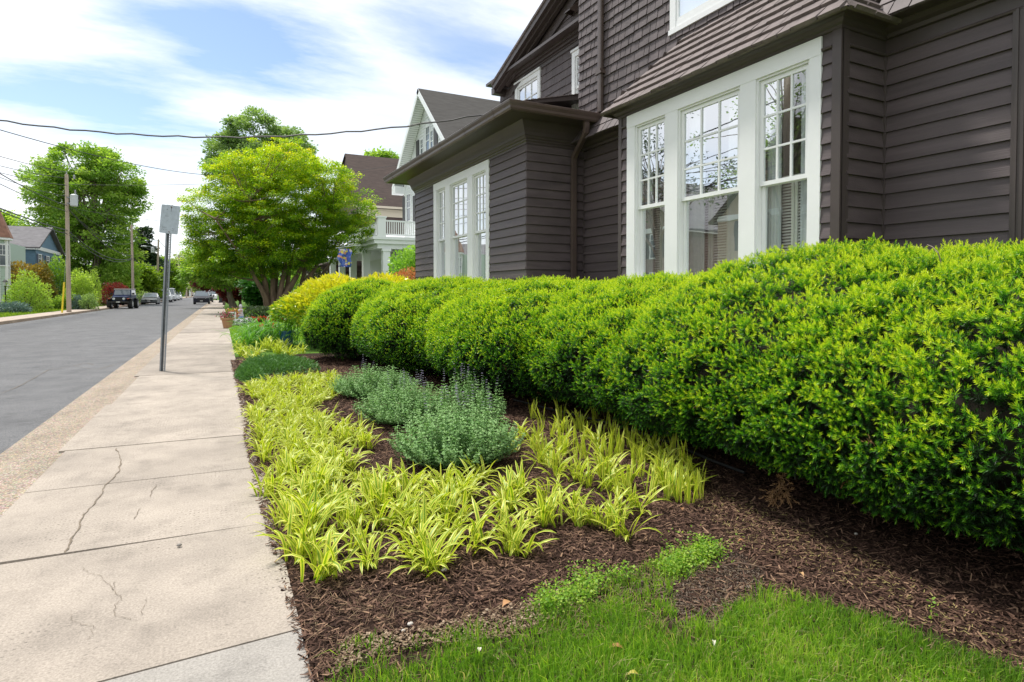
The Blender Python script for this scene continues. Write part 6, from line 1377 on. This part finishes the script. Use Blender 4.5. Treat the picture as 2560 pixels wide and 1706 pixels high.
P5, z5_ = pole(466.5, 180, 655, 'fifth pole in front of the far white building', .2, 0, (-1, zat(672, 180)))
P6, z6_ = pole(479, 215, 665, 'farthest utility pole, right of the white building', .2, 0)
P0 = np.array([*S(-9.75, 16)[:2], 0.]); x, y = P0[:2]; root = empty('utility_pole', (x, y, 0), 'utility pole across the street, out of the left side of the frame', 'utility pole', 'wooden utility poles along the far sidewalk')
b = MB(); b.tube([(x, y, -.1), (x, y, 10.4)], [.18, .13], 12); b.build('pole', M_POLE, root)
def lamp_arm(p, z, L_, dirx, label, root_name='street_lamp'):
    r = empty(root_name, (p[0], p[1], z), label, 'street lamp'); b = MB(); b.tube([(p[0], p[1] - .2, z), (p[0] + dirx * L_ * .5, p[1] - .2, z + .25), (p[0] + dirx * L_, p[1] - .2, z + .3)], .04, 6); b.build('arm', M_GALV, r)
    b = MB(); b.sphere((p[0] + dirx * (L_ + .3), p[1] - .2, z + .27), (.42, .2, .13), 10, 6); b.build('lamp_head', M_CAN, r, smooth=True)
lamp_arm(P3 - (0.1, 0, 0), zat(622, 93), 1.5, -1, 'street lamp arm reaching left from the third pole'); lamp_arm(P6, zat(672, 215), 3.4, -1, 'long street lamp arm over the far end of the street')
WG = 'overhead wires strung between the poles'
def wire(p, q, sag, r, label, n=26, group=WG, twist=False):
    p, q = np.array(p, float), np.array(q, float); pts = []
    for i in range(n + 1):
        t = i / n; v = p + (q - p) * t; v[2] -= 4 * sag * t * (1 - t)
        if twist: v[2] += .012 * math.sin(i * 2.3)
        pts.append(v)
    b = MB(); b.tube(pts, r * (1.55 if group == WG else 1.15), 5, cap=False); return tag(b.build('overhead_wire', M_WIRE, None), label, 'wire', group)
def at(pz, z, dx=0): return (pz[0] + dx, pz[1], z)
zz1 = lambda py: zat(py, 43); zz2 = lambda py: zat(py, 71)
wire(at(P0, 6.20), at(P1, z1_ + .15), .35, .011, 'topmost thin wire running to the tip of the nearest pole')
wire(at(P0, 6.01), at(P1, zz1(447)), .5, .010, 'second wire from the top, left of the nearest pole')
wire(at(P0, 5.94), at(P1, zz1(465)), .5, .010, 'third wire from the top, left of the nearest pole')
wire(at(P0, 8.98), at(P1, zz1(515)), .9, .016, 'steep thicker cable dropping to the transformer height of the nearest pole')
wire(at(P0, 7.6), at(P1, zz1(530)), .6, .012, 'thin wire between the transformer cable and the thick pair, left of the nearest pole')
wire(at(P0, 7.0), at(P1, zz1(492)), .7, .010, 'thin wire meeting the nearest pole level with the transformer')
wire(at(P0, 6.36), at(P1, zz1(577)), .5, .022, 'upper of the two thick cables left of the nearest pole')
wire(at(P0, 6.40), at(P1, zz1(586)), .5, .018, 'lower of the two thick cables left of the nearest pole')
for k, (a, c_, sg, r, l) in enumerate(((438, 564, .5, .011, 'topmost wire between the first and second poles'), (462, 575, .6, .010, 'wire just below the top between the first two poles'), (508, 592, .6, .010, 'wire at transformer height between the first two poles'), (520, 640, .8, .020, 'steep sagging cable between the first two poles'), (520, 608, 1.0, .014, 'middle cable between the first two poles'), (577, 646, .9, .022, 'thick telephone cable sagging between the first two poles'), (585, 648, 1.0, .018, 'lowest telephone cable sagging between the first two poles'))):
    wire(at(P1, zz1(a)), at(P2, zz2(c_)), sg, r, l)
for k, (a, c_, l) in enumerate(((564, 602, 'topmost wire between second and third poles'), (592, 628, 'middle wire between second and third poles'), (646, 662, 'thick cable between second and third poles'))): wire(at(P2, zz2(a)), at(P3, zat(c_, 93)), .5, .016, l)
for k, (pa, za, pc, zc_, l) in enumerate(((P3, z3_, P4, z4_, 'wire between third and fourth poles, upper'), (P3, zat(660, 93), P4, zat(680, 138), 'cable between third and fourth poles, lower'), (P4, z4_, P5, z5_, 'wire between fourth and fifth poles'), (P5, z5_, P6, z6_, 'wire between the last two poles'))): wire(at(pa, za), at(pc, zc_), .5, .02, l)
ha_ = P(1240, 281, x=4.55)
wire(at(P0, 6.266), ha_, 1.185, .012, 'twisted dark service cable crossing the sky to the corner of the brown house', 60, 'service drops to the houses', twist=True)
b = MB(); b.tube([ha_, ha_ + (.10, 0, .16), ha_ + (.16, 0, .10), ha_ + (.2, 0, -.1)], .008, 5); tag(b.build('cable_anchor', M_WIRE), 'small black cable anchor above the gutter of the low wing', 'cable anchor')
hb_ = P(1000, 412, x=14.0)
wire(at(P0, 6.455), (6.0, 60, 12.57), 1.444, .014, 'dark wire crossing the upper sky down behind the broad tree', 40, 'service drops to the houses')
wire(at(P1, zz1(462)), hb_, .6, .012, 'thin wire from the nearest pole across the broad tree to the white house', 40, 'service drops to the houses')
wire(at(P1, zz1(520)), P(1004, 545, x=14.0), 1.0, .010, 'lowest thin wire across the broad tree to the white house', 40, 'service drops to the houses')
# guy wire and its yellow guard
x0_, y0_ = at3(154.5, 41.5); g_ = empty('guy_wire', (x0_, y0_, 0), 'slanting guy wire with bright yellow guard beside the nearest pole', 'cable'); gt = np.array([P1[0], P1[1], zz1(583)]); g0_ = np.array([x0_, y0_, .03]); gd = gt - g0_
b = MB(); b.tube([g0_, gt], .010, 5); b.build('cable', M_GALV, g_); b = MB(); b.tube([g0_, g0_ + gd * (2.2 / np.linalg.norm(gd))], .055, 8); b.build('cable_guard', mat('safety yellow', (.75, .55, .01), .45), g_)
# yard lamp
x, y = at3(14, 42.5); lp = empty('yard_lamp', (x, y, 0), 'black yard lamp post with glass lantern at the left edge', 'lamp post'); zt = zat(700, 42.5)
b = MB(); b.tube([(x, y, -.1), (x, y, zt - .45)], .045, 8); b.lathe([(.06, 0), (.09, .03), (.05, .06)], (x, y, zt - .5), 8); b.build('post', mat('black paint', (.015, .015, .016), .4), lp)
b = MB(); b.lathe([(.08, 0), (.15, .28)], (x, y, zt - .43), 6); b.build('lantern_glass', M_CAN, lp); b = MB(); b.lathe([(.19, 0), (.10, .10), (.02, .17)], (x, y, zt - .15), 6); b.build('lantern_cap', mat('black paint', (.015, .015, .016), .4), lp)

# ================================================================ VEHICLES
M_TYRE = mat('tyre rubber', (.018, .018, .019), .8); M_RIM = mat('alloy rim', (.35, .36, .38), .35, metal=.8); M_CGL = mat('car glass', (.13, .16, .18), .05, spec=1.0); M_LAMP = mat('headlamp glass', (.75, .78, .80), .15, spec=.8); M_BLK = mat('black trim', (.012, .012, .013), .5); M_CHR = mat('chrome', (.6, .6, .6), .2, metal=1.0); M_PLATE = mat('number plate', (.6, .6, .58), .5)
def paint(n, c): return mat(n, c, .42, spec=.22, coat=.04)
def wheel(root, x, y, z, r, w, mrim=None):
    b = MB(); b.tube([(x - w / 2, y, z), (x - w * .35, y, z), (x + w * .35, y, z), (x + w / 2, y, z)], [r * .90, r, r, r * .90], 18); o = b.build('wheel', M_TYRE, root, local=True)
    b = MB(); b.tube([(x - w / 2 - .006, y, z), (x + w / 2 + .006, y, z)], r * .58, 12); b.build('rim', mrim or M_RIM, o, local=True)
def car(name, px, d, L_, W, H, prof, cab, col, label, cat, wr=.34, ground=-.08, lamps=(.62, .78), grille=(.42, .66), u=None, rz=0.028, belt=.9, front_lamps='wide', rim=None):
    """local frame: front towards -Y; prof: side profile of the lower body (y fraction, z); cab: (y0,y1 at belt, y0t,y1t at roof)"""
    x, y = at_depth(px, d); root = empty(name, (x, y, ground), label, cat, 'cars parked along the street', rz=-rz); h = W / 2
    b = MB(); pr = [(f * L_ - L_ / 2 + L_ / 2, z) for f, z in prof]; n = len(pr)      # y from 0 (front bumper) to L
    xs_ = (-h, -h * .93, h * .93, h); V = []
    for i, xx in enumerate(xs_):
        k = .0 if i in (1, 2) else 1
        for yy, zz in pr: V.append((xx, yy + k * (.10 if yy < L_ / 2 else -.06) * (1 if abs(yy - L_ / 2) > L_ * .4 else 0), zz - k * .05 * (zz > .6)))
    Fc = [(j * n + i, j * n + (i + 1) % n, (j + 1) * n + (i + 1) % n, (j + 1) * n + i) for j in range(3) for i in range(n)] + [tuple(range(n)), tuple(range(3 * n, 4 * n))[::-1]]
    b.pts(V, Fc); b.build('body', col, root, local=True)
    y0, y1, t0, t1 = cab; hb, ht = h * .93, h * .76; zb, zt = belt, H
    c8 = [(-hb, y0, zb), (hb, y0, zb), (hb, y1, zb), (-hb, y1, zb), (-ht, t0, zt), (ht, t0, zt), (ht, t1, zt), (-ht, t1, zt)]
    b = MB(); b.pts(c8, [(0, 1, 5, 4), (1, 2, 6, 5), (2, 3, 7, 6), (3, 0, 4, 7), (4, 5, 6, 7)])
    b.pts([(-ht * .96, t0 + .05, zt + .0), (ht * .96, t0 + .05, zt), (ht * .96, t1 - .05, zt), (-ht * .96, t1 - .05, zt), (-ht * .8, t0 + .3, zt + .05), (ht * .8, t0 + .3, zt + .05), (ht * .8, t1 - .3, zt + .05), (-ht * .8, t1 - .3, zt + .05)], [(0, 1, 5, 4), (1, 2, 6, 5), (2, 3, 7, 6), (3, 0, 4, 7), (4, 5, 6, 7)])
    b.build('cabin', col, root, local=True)
    c = [np.array(q) for q in c8]
    def glass(a, b2, c2, d2, nm, m_=.08):
        a, b2, c2, d2 = c[a], c[b2], c[c2], c[d2]; nn = nrm(np.cross(b2 - a, d2 - a)); ctr = (a + b2 + c2 + d2) / 4; nn = nn if nn @ (ctr - np.array([0, L_ / 2, 1])) > 0 else -nn
        q = [p + (ctr - p) * m_ + nn * .012 for p in (a, b2, c2, d2)]; g = MB(); g.quad(*q); g.build(nm, M_CGL, root, local=True)
    glass(0, 1, 5, 4, 'windscreen', .10); glass(1, 2, 6, 5, 'side_window', .16); glass(3, 0, 4, 7, 'side_window', .16); glass(2, 3, 7, 6, 'rear_window', .14)
    for sx_ in (-1, 1):
        for yy in (L_ * .18, L_ * .80): wheel(root, sx_ * (h - .10), yy, wr, wr, .22, rim)
        b = MB(); z0, z1 = lamps; b.prism([(sx_ * h * .50, -.012, z0 + .03), (sx_ * h * .90, .07, z0), (sx_ * h * .95, .10, z1), (sx_ * h * .55, -.0, z1 - .02)], (0, 0, 0), (0, .05, 0)); b.build('headlight', M_LAMP, root, local=True)
        b = MB(); b.box(min(sx_ * (h + .02), sx_ * (h + .2)), max(sx_ * (h + .02), sx_ * (h + .2)), y0 + .25, y0 + .4, zb + .02, zb + .17); b.build('mirror', col, root, local=True)
    b = MB(); g0, g1 = grille; b.box(-h * .48, h * .48, -.03, .02, g0, g1); b.build('grille', M_BLK, root, local=True)
    b = MB(); b.box(-h * .9, h * .9, -.025, .03, .22, .34); b.build('bumper', M_BLK, root, local=True)
    b = MB(); b.box(-.16, .16, -.045, -.031, .40, .50); b.build('number_plate', M_PLATE, root, local=True)
    return root
SED = [(0, .25), (0, .62), (.03, .70), (.28, .86), (.30, .90), (.86, .94), (1, .88), (1, .30), (.97, .22), (.03, .20)]
SUVP = [(0, .28), (-.0, .80), (.03, .92), (.24, 1.02), (.26, 1.06), (.97, 1.08), (1, .95), (1, .34), (.97, .26), (.03, .24)]
PIC = [(0, .38), (0, 1.0), (.02, 1.08), (.25, 1.14), (.27, 1.18), (1.0, 1.18), (1, .5), (.97, .45), (.03, .36)]
car('parked_sedan', 372, 78, 4.7, 1.82, 1.45, SED, (1.25, 4.2, 2.0, 3.5), paint('grey metallic', (.10, .11, .11)), 'dark grey sedan parked at the far kerb behind the off road car', 'car', .33, lamps=(.58, .70), grille=(.45, .62), belt=.90)
car('parked_pickup', 408, 97, 5.6, 1.98, 1.95, PIC, (1.5, 3.4, 2.2, 3.2), paint('silver white paint', (.60, .62, .64)), 'silver white pickup truck partly hidden behind the sign post', 'pickup truck', .40, lamps=(.80, .98), grille=(.62, .98), belt=1.16)
car('parked_van', 421, 108, 5.4, 2.0, 2.3, PIC, (.9, 5.3, 1.4, 5.2), paint('light grey paint', (.48, .50, .52)), 'light grey boxy van right of the sign post', 'van', .36, lamps=(.8, .98), grille=(.6, .9), belt=1.15)
car('parked_suv', 433, 122, 4.7, 1.9, 1.75, SUVP, (1.2, 4.6, 1.9, 4.4), paint('white paint', (.74, .75, .76)), 'white car parked behind the grey van', 'car', .36, belt=1.06)
car('parked_suv', 441, 136, 4.7, 1.9, 1.7, SUVP, (1.2, 4.6, 1.9, 4.4), paint('white paint', (.74, .75, .76)), 'farther white car at the far kerb, last of the left row', 'car', .36, belt=1.06)
car('parked_suv', 503.5, 78, 4.6, 1.88, 1.68, SUVP, (1.15, 4.5, 1.95, 4.3), paint('near black paint', (.018, .020, .032)), 'black sport utility car parked at the near kerb facing the camera', 'car', .37, lamps=(.72, .84), grille=(.50, .74), belt=1.04, ground=-.06)
car('parked_suv', 515, 92, 4.6, 1.88, 1.75, SUVP, (1.15, 4.5, 1.95, 4.3), paint('dark grey paint', (.04, .042, .045)), 'dark car tucked directly behind the black sport utility car', 'car', .37, belt=1.04, ground=-.06)
car('parked_pickup', 528.5, 118, 5.6, 1.98, 1.95, PIC, (1.5, 3.4, 2.2, 3.2), paint('white paint', (.74, .75, .76)), 'white pickup truck at the end of the near kerb row', 'pickup truck', .40, lamps=(.80, .98), grille=(.62, .98), belt=1.16, ground=-.06)
# the off road car
x, y = at_depth(297, 56.5); jp = empty('off_road_car', (x, y, -.08), 'dark blue off road car with big tyres and pale roof parked across the street', 'car', 'cars parked along the street', rz=-.10); JB = paint('dark blue paint', (.018, .030, .085)); L_ = 3.9
b = MB(); b.pts([(sx_ * w_, yy, zz) for sx_ in (-1, 1) for w_, yy, zz in ((.50, -.0, .72), (.55, .0, 1.12), (.72, 1.3, 1.22), (.76, 1.3, .72))] , [(0, 1, 5, 4), (1, 2, 6, 5), (2, 3, 7, 6), (0, 3, 7, 4), (0, 1, 2, 3), (4, 5, 6, 7)]); b.build('bonnet', JB, jp, local=True)
b = MB(); b.box(-.76, .76, 1.3, 3.7, .72, 1.24); b.build('body', JB, jp, local=True)
b = MB(); c8 = [(-.74, 1.35, 1.24), (.74, 1.35, 1.24), (.72, 3.65, 1.24), (-.72, 3.65, 1.24), (-.68, 1.62, 1.80), (.68, 1.62, 1.80), (.66, 3.6, 1.80), (-.66, 3.6, 1.80)]; b.pts(c8, [(0, 1, 5, 4), (1, 2, 6, 5), (2, 3, 7, 6), (3, 0, 4, 7)]); b.build('window_frame', JB, jp, local=True)
b = MB(); b.box(-.70, .70, 1.56, 3.66, 1.80, 1.90); b.build('hard_top', mat('pale canvas roof', (.50, .48, .46), .7), jp, local=True)
b = MB(); b.quad((-.66, 1.375, 1.29), (.66, 1.375, 1.29), (.62, 1.585, 1.76), (-.62, 1.585, 1.76)); b.build('windscreen', M_CGL, jp, local=True)
for s_ in (-1, 1):
    b = MB(); b.quad((s_ * .755, 1.5, 1.3), (s_ * .735, 3.5, 1.3), (s_ * .69, 3.45, 1.75), (s_ * .70, 1.72, 1.75)); b.build('side_window', M_CGL, jp, local=True)
    for yy in (.55, 3.0): wheel(jp, s_ * .84, yy, .46, .46, .36)
    b = MB(); b.cyl((s_ * .40, -.03, .95), (s_ * .40, .03, .95), .11, .11, 14); b.build('headlight', M_LAMP, jp, local=True)
    b = MB(); b.prism([(s_ * .56, -.05, 1.0), (s_ * .98, -.05, .98), (s_ * .98, -.05, .92), (s_ * .56, -.05, .90)], (0, 0, 0), (0, 1.15, .02)); b.prism([(s_ * .76, 2.4, .98), (s_ * .98, 2.4, .98), (s_ * .98, 2.4, .92), (s_ * .76, 2.4, .92)], (0, 0, 0), (0, 1.2, 0)); b.build('fender', M_BLK, jp, local=True)
    b = MB(); b.box(s_ * .76 - .10, s_ * .76 + .10, -.07, -.04, .93, .99); b.build('turn_signal', mat('amber red lens', (.55, .10, .05), .3), jp, local=True)
    b = MB(); b.box(min(s_ * .8, s_ * 1.0), max(s_ * .8, s_ * 1.0), 1.42, 1.5, 1.32, 1.5); b.build('mirror', M_BLK, jp, local=True)
b = MB(); b.box(-.26, .26, -.02, .0, .78, 1.08)
for k in range(7): b.box(-.235 + k * .075, -.205 + k * .075, -.035, -.02, .80, 1.06)
b.build('grille', M_BLK, jp, local=True); b = MB(); b.box(-.80, .80, -.30, -.14, .58, .74); b.tube([(-.3, -.25, .74), (-.2, -.25, .92), (.2, -.25, .92), (.3, -.25, .74)], .03, 6); b.build('bumper', M_BLK, jp, local=True)
b = MB(); b.box(-.16, .16, -.32, -.305, .60, .70); b.build('number_plate', M_PLATE, jp, local=True)
b = MB(); b.tube([(-.80, .55, .46), (.80, .55, .46)], .05, 8); b.sphere((.2, .55, .44), .14); b.tube([(-.80, 3.0, .46), (.80, 3.0, .46)], .05, 8); b.box(-.35, .35, .3, 3.4, .55, .72); b.build('axle', M_BLK, jp, local=True)

# ================================================================ LAWN EDGE BY THE BROAD TREE
def on(px, py, z=0.0): return P(px, py, z=z)
M_TERR = mat('terracotta', (.42, .23, .12), .8, var=.15, vscale=9)
M_FLW = leafmat('dark red flower', [(0, (.05, .14, .02)), (.45, (.08, .2, .03)), (.55, (.25, .02, .05)), (1, (.55, .10, .16))], trans=.3, tcol=(1, 1, 1, 1)); M_FLR = leafmat('scarlet flower', [(0, (.05, .14, .02)), (.6, (.09, .22, .03)), (.68, (.55, .02, .02)), (1, (.75, .06, .04))], trans=.3, tcol=(1, 1, 1, 1)); M_FLWH = leafmat('white flower', [(0, (.05, .14, .02)), (.5, (.09, .22, .03)), (.6, (.7, .7, .7)), (1, (.82, .82, .82))], trans=.3, tcol=(1, 1, 1, 1))
for k, (px, py, r, h, l, fm) in enumerate(((569, 821, .24, .42, 'tan clay pot with dark red flowers at the sidewalk edge', M_FLW), (586, 810, .20, .40, 'second clay pot with orange flowers, behind the little sign', M_ORG))):
    c = on(px, py); po = empty('flower_pot', c, l, 'flower pot', 'clay flower pots by the sidewalk'); b = MB(); b.lathe([(r * .62, 0), (r * .9, h * .8), (r * 1.08, h * .82), (r * 1.08, h), (r * .95, h), (r * .85, h * .85), (.02, h * .82)], c, 18); b.build('pot', M_TERR, po)
    n = 260; pos = np.array(c) + np.stack([RNG.normal(size=n) * r * .6, RNG.normal(size=n) * r * .6, h + np.abs(RNG.normal(size=n)) * .13], 1); V, Fa, t = leaf_quads(pos, nrm(RNG.normal(size=(n, 3)) + (0, 0, .6)), np.full(n, .07), .8); mk('flowers', V, Fa, fm, po, tint=t)
c = on(580, 818); ls = empty('garden_sign', c, 'tiny white garden sign on a thin stake between the two clay pots', 'sign'); b = MB(); b.tube([c + (0, 0, -.02), c + (0, 0, .40)], .012, 5); b.build('stake', M_BLK, ls); b = MB(); b.box(c[0] - .16, c[0] + .16, c[1] - .01, c[1] + .005, .38, .62); s_ = b.build('sign_board', M_WTR, ls); b = MB()
for k in range(3): b.box(c[0] - .11, c[0] + .11 - .04 * k, c[1] - .014, c[1] - .011, .55 - .06 * k, .57 - .06 * k)
b.build('lettering', mat('green print', (.05, .18, .08), .6), s_)
f0, f1 = on(568, 803), on(742, 800); fe = empty('wire_border_fence', (f0 + f1) / 2, 'low dark wire border fence with looped tops around the flower bed', 'fence'); M_IRON = mat('dark green wire', (.02, .03, .022), .5); A_ = nrm(f1 - f0); Lf = np.linalg.norm(f1 - f0); n = int(Lf / .55)
for i in range(n):
    p = f0 + A_ * i * .55; b = MB(); pts = [p, p + (0, 0, .45)] + [p + A_ * (.275 - .275 * math.cos(t)) + np.array([0, 0, .45 + .26 * math.sin(t)]) for t in np.linspace(0, PI, 9)] + [p + A_ * .55]; b.tube(pts, .013, 5)
    b.tube([p + A_ * .275, p + A_ * .275 + (0, 0, .52)], .010, 5); b.tube([p + (0, 0, .22), p + A_ * .55 + (0, 0, .22)], .009, 5); b.sphere(p + A_ * .275 + (0, 0, .55), .035, 6, 5); b.build('panel', M_IRON, fe)
c = on(602, 806, 0); fg = empty('garden_figure', c, 'small faded garden statuette standing at the wire fence', 'garden ornament'); b = MB(); b.lathe([(.15, 0), (.15, .08), (.11, .12), (.13, .30), (.10, .48), (.12, .58), (.05, .66), (.08, .72), (.075, .80), (.03, .86)], c, 14); b.build('figure', mat('faded stone', (.50, .46, .50), .8, var=.2), fg); b = MB(); b.lathe([(.155, 0), (.16, .22), (.12, .30)], c + (0, 0, .001), 14); b.build('painted_robe', mat('faded blue paint', (.12, .22, .42), .7), fg)
for k, (px, py, m_, l) in enumerate(((592, 815, M_FLWH, 'white flowers at the left end of the flower bed'), (612, 810, M_FLWH, 'white flowers under the statuette'), (633, 808, M_FLR, 'red flowers before the dark low hedge'), (655, 806, M_FLR, 'red flowers in the middle of the bed'), (676, 805, M_FLR, 'bright red flowers near the trunk'), (700, 803, M_FLR, 'scarlet flowers next to the gold shrub'), (664, 838, M_FLR, 'salmon blooms above the daylily leaves'))):
    c = on(px, py); mound('bedding_flowers', (c[0], c[1], .03), (.42, .22, (.20 if k < 6 else .30)), 420, .10, .7, m_, l, 'flowers', 300 + k, wood=False, shell=.5, tb=.55, tv=.7)
for k, (px, rx) in enumerate(((648, .9), (675, .9), (702, .9))): c = on(px, 803); mound('boxwood', (c[0], c[1] + .8, .05), (rx, .6, .62), 1500, .09, .5, M_L4, ['left end of the low dark clipped boxwood', 'middle of the low dark clipped boxwood', 'right end of the low dark clipped boxwood'][k], 'shrub', 320 + k, tb=.7)
c = on(553.5, 758); bn = empty('wheelie_bin', c, 'dark grey wheeled rubbish bin standing on the sidewalk', 'bin'); M_BIN = mat('charcoal plastic', (.028, .033, .04), .5); b = MB(); b.pts([(c[0] + x_ * w_, c[1] + y_ * w_, z_) for w_, z_ in ((.28, .05), (.36, 1.0)) for x_, y_ in ((-1, -1), (1, -1), (1, 1), (-1, 1))], [(0, 1, 5, 4), (1, 2, 6, 5), (2, 3, 7, 6), (3, 0, 4, 7), (0, 1, 2, 3)]); b.build('tub', M_BIN, bn)
b = MB(); b.pts([(c[0] - .40, c[1] - .42, 1.0), (c[0] + .40, c[1] - .42, 1.0), (c[0] + .40, c[1] + .40, 1.08), (c[0] - .40, c[1] + .40, 1.08), (c[0] - .36, c[1] - .36, 1.06), (c[0] + .36, c[1] - .36, 1.06), (c[0] + .36, c[1] + .38, 1.14), (c[0] - .36, c[1] + .38, 1.14)], [(0, 1, 5, 4), (1, 2, 6, 5), (2, 3, 7, 6), (3, 0, 4, 7), (4, 5, 6, 7), (0, 1, 2, 3)]); b.build('lid', M_BIN, bn)
for s_ in (-1, 1): b = MB(); b.tube([(c[0] + s_ * .34, c[1] + .38, .12), (c[0] + s_ * .28, c[1] + .38, .12)], .12, 12); b.build('wheel', M_TYRE, bn)
# far lawn blades at the sidewalk edge
def stripgrass(name, poly, n, h, w, m, seed, z): 
    rng = np.random.default_rng(seed); p = sample(poly, n, rng); return tag(blades(name, p, h, w, m, seed, lean=.5, zf=lambda q: np.full(len(q), z)), None, kind='stuff')
stripgrass('lawn_grass', [S(.27, 19)[:2], S(6, 19)[:2], S(6, 36)[:2], S(.27, 36)[:2]], 260, .09, .016, M_GRASS, 41, -.03)
stripgrass('lawn_grass', [S(.27, 36)[:2], S(9, 36)[:2], S(9, 60)[:2], S(.27, 60)[:2]], 60, .11, .03, M_GRASS, 42, -.03)
stripgrass('verge_grass', [S(-18, 40)[:2], S(-11.1, 40)[:2], S(-11.1, 75)[:2], S(-18, 75)[:2]], 60, .14, .03, M_L3, 43, .02)
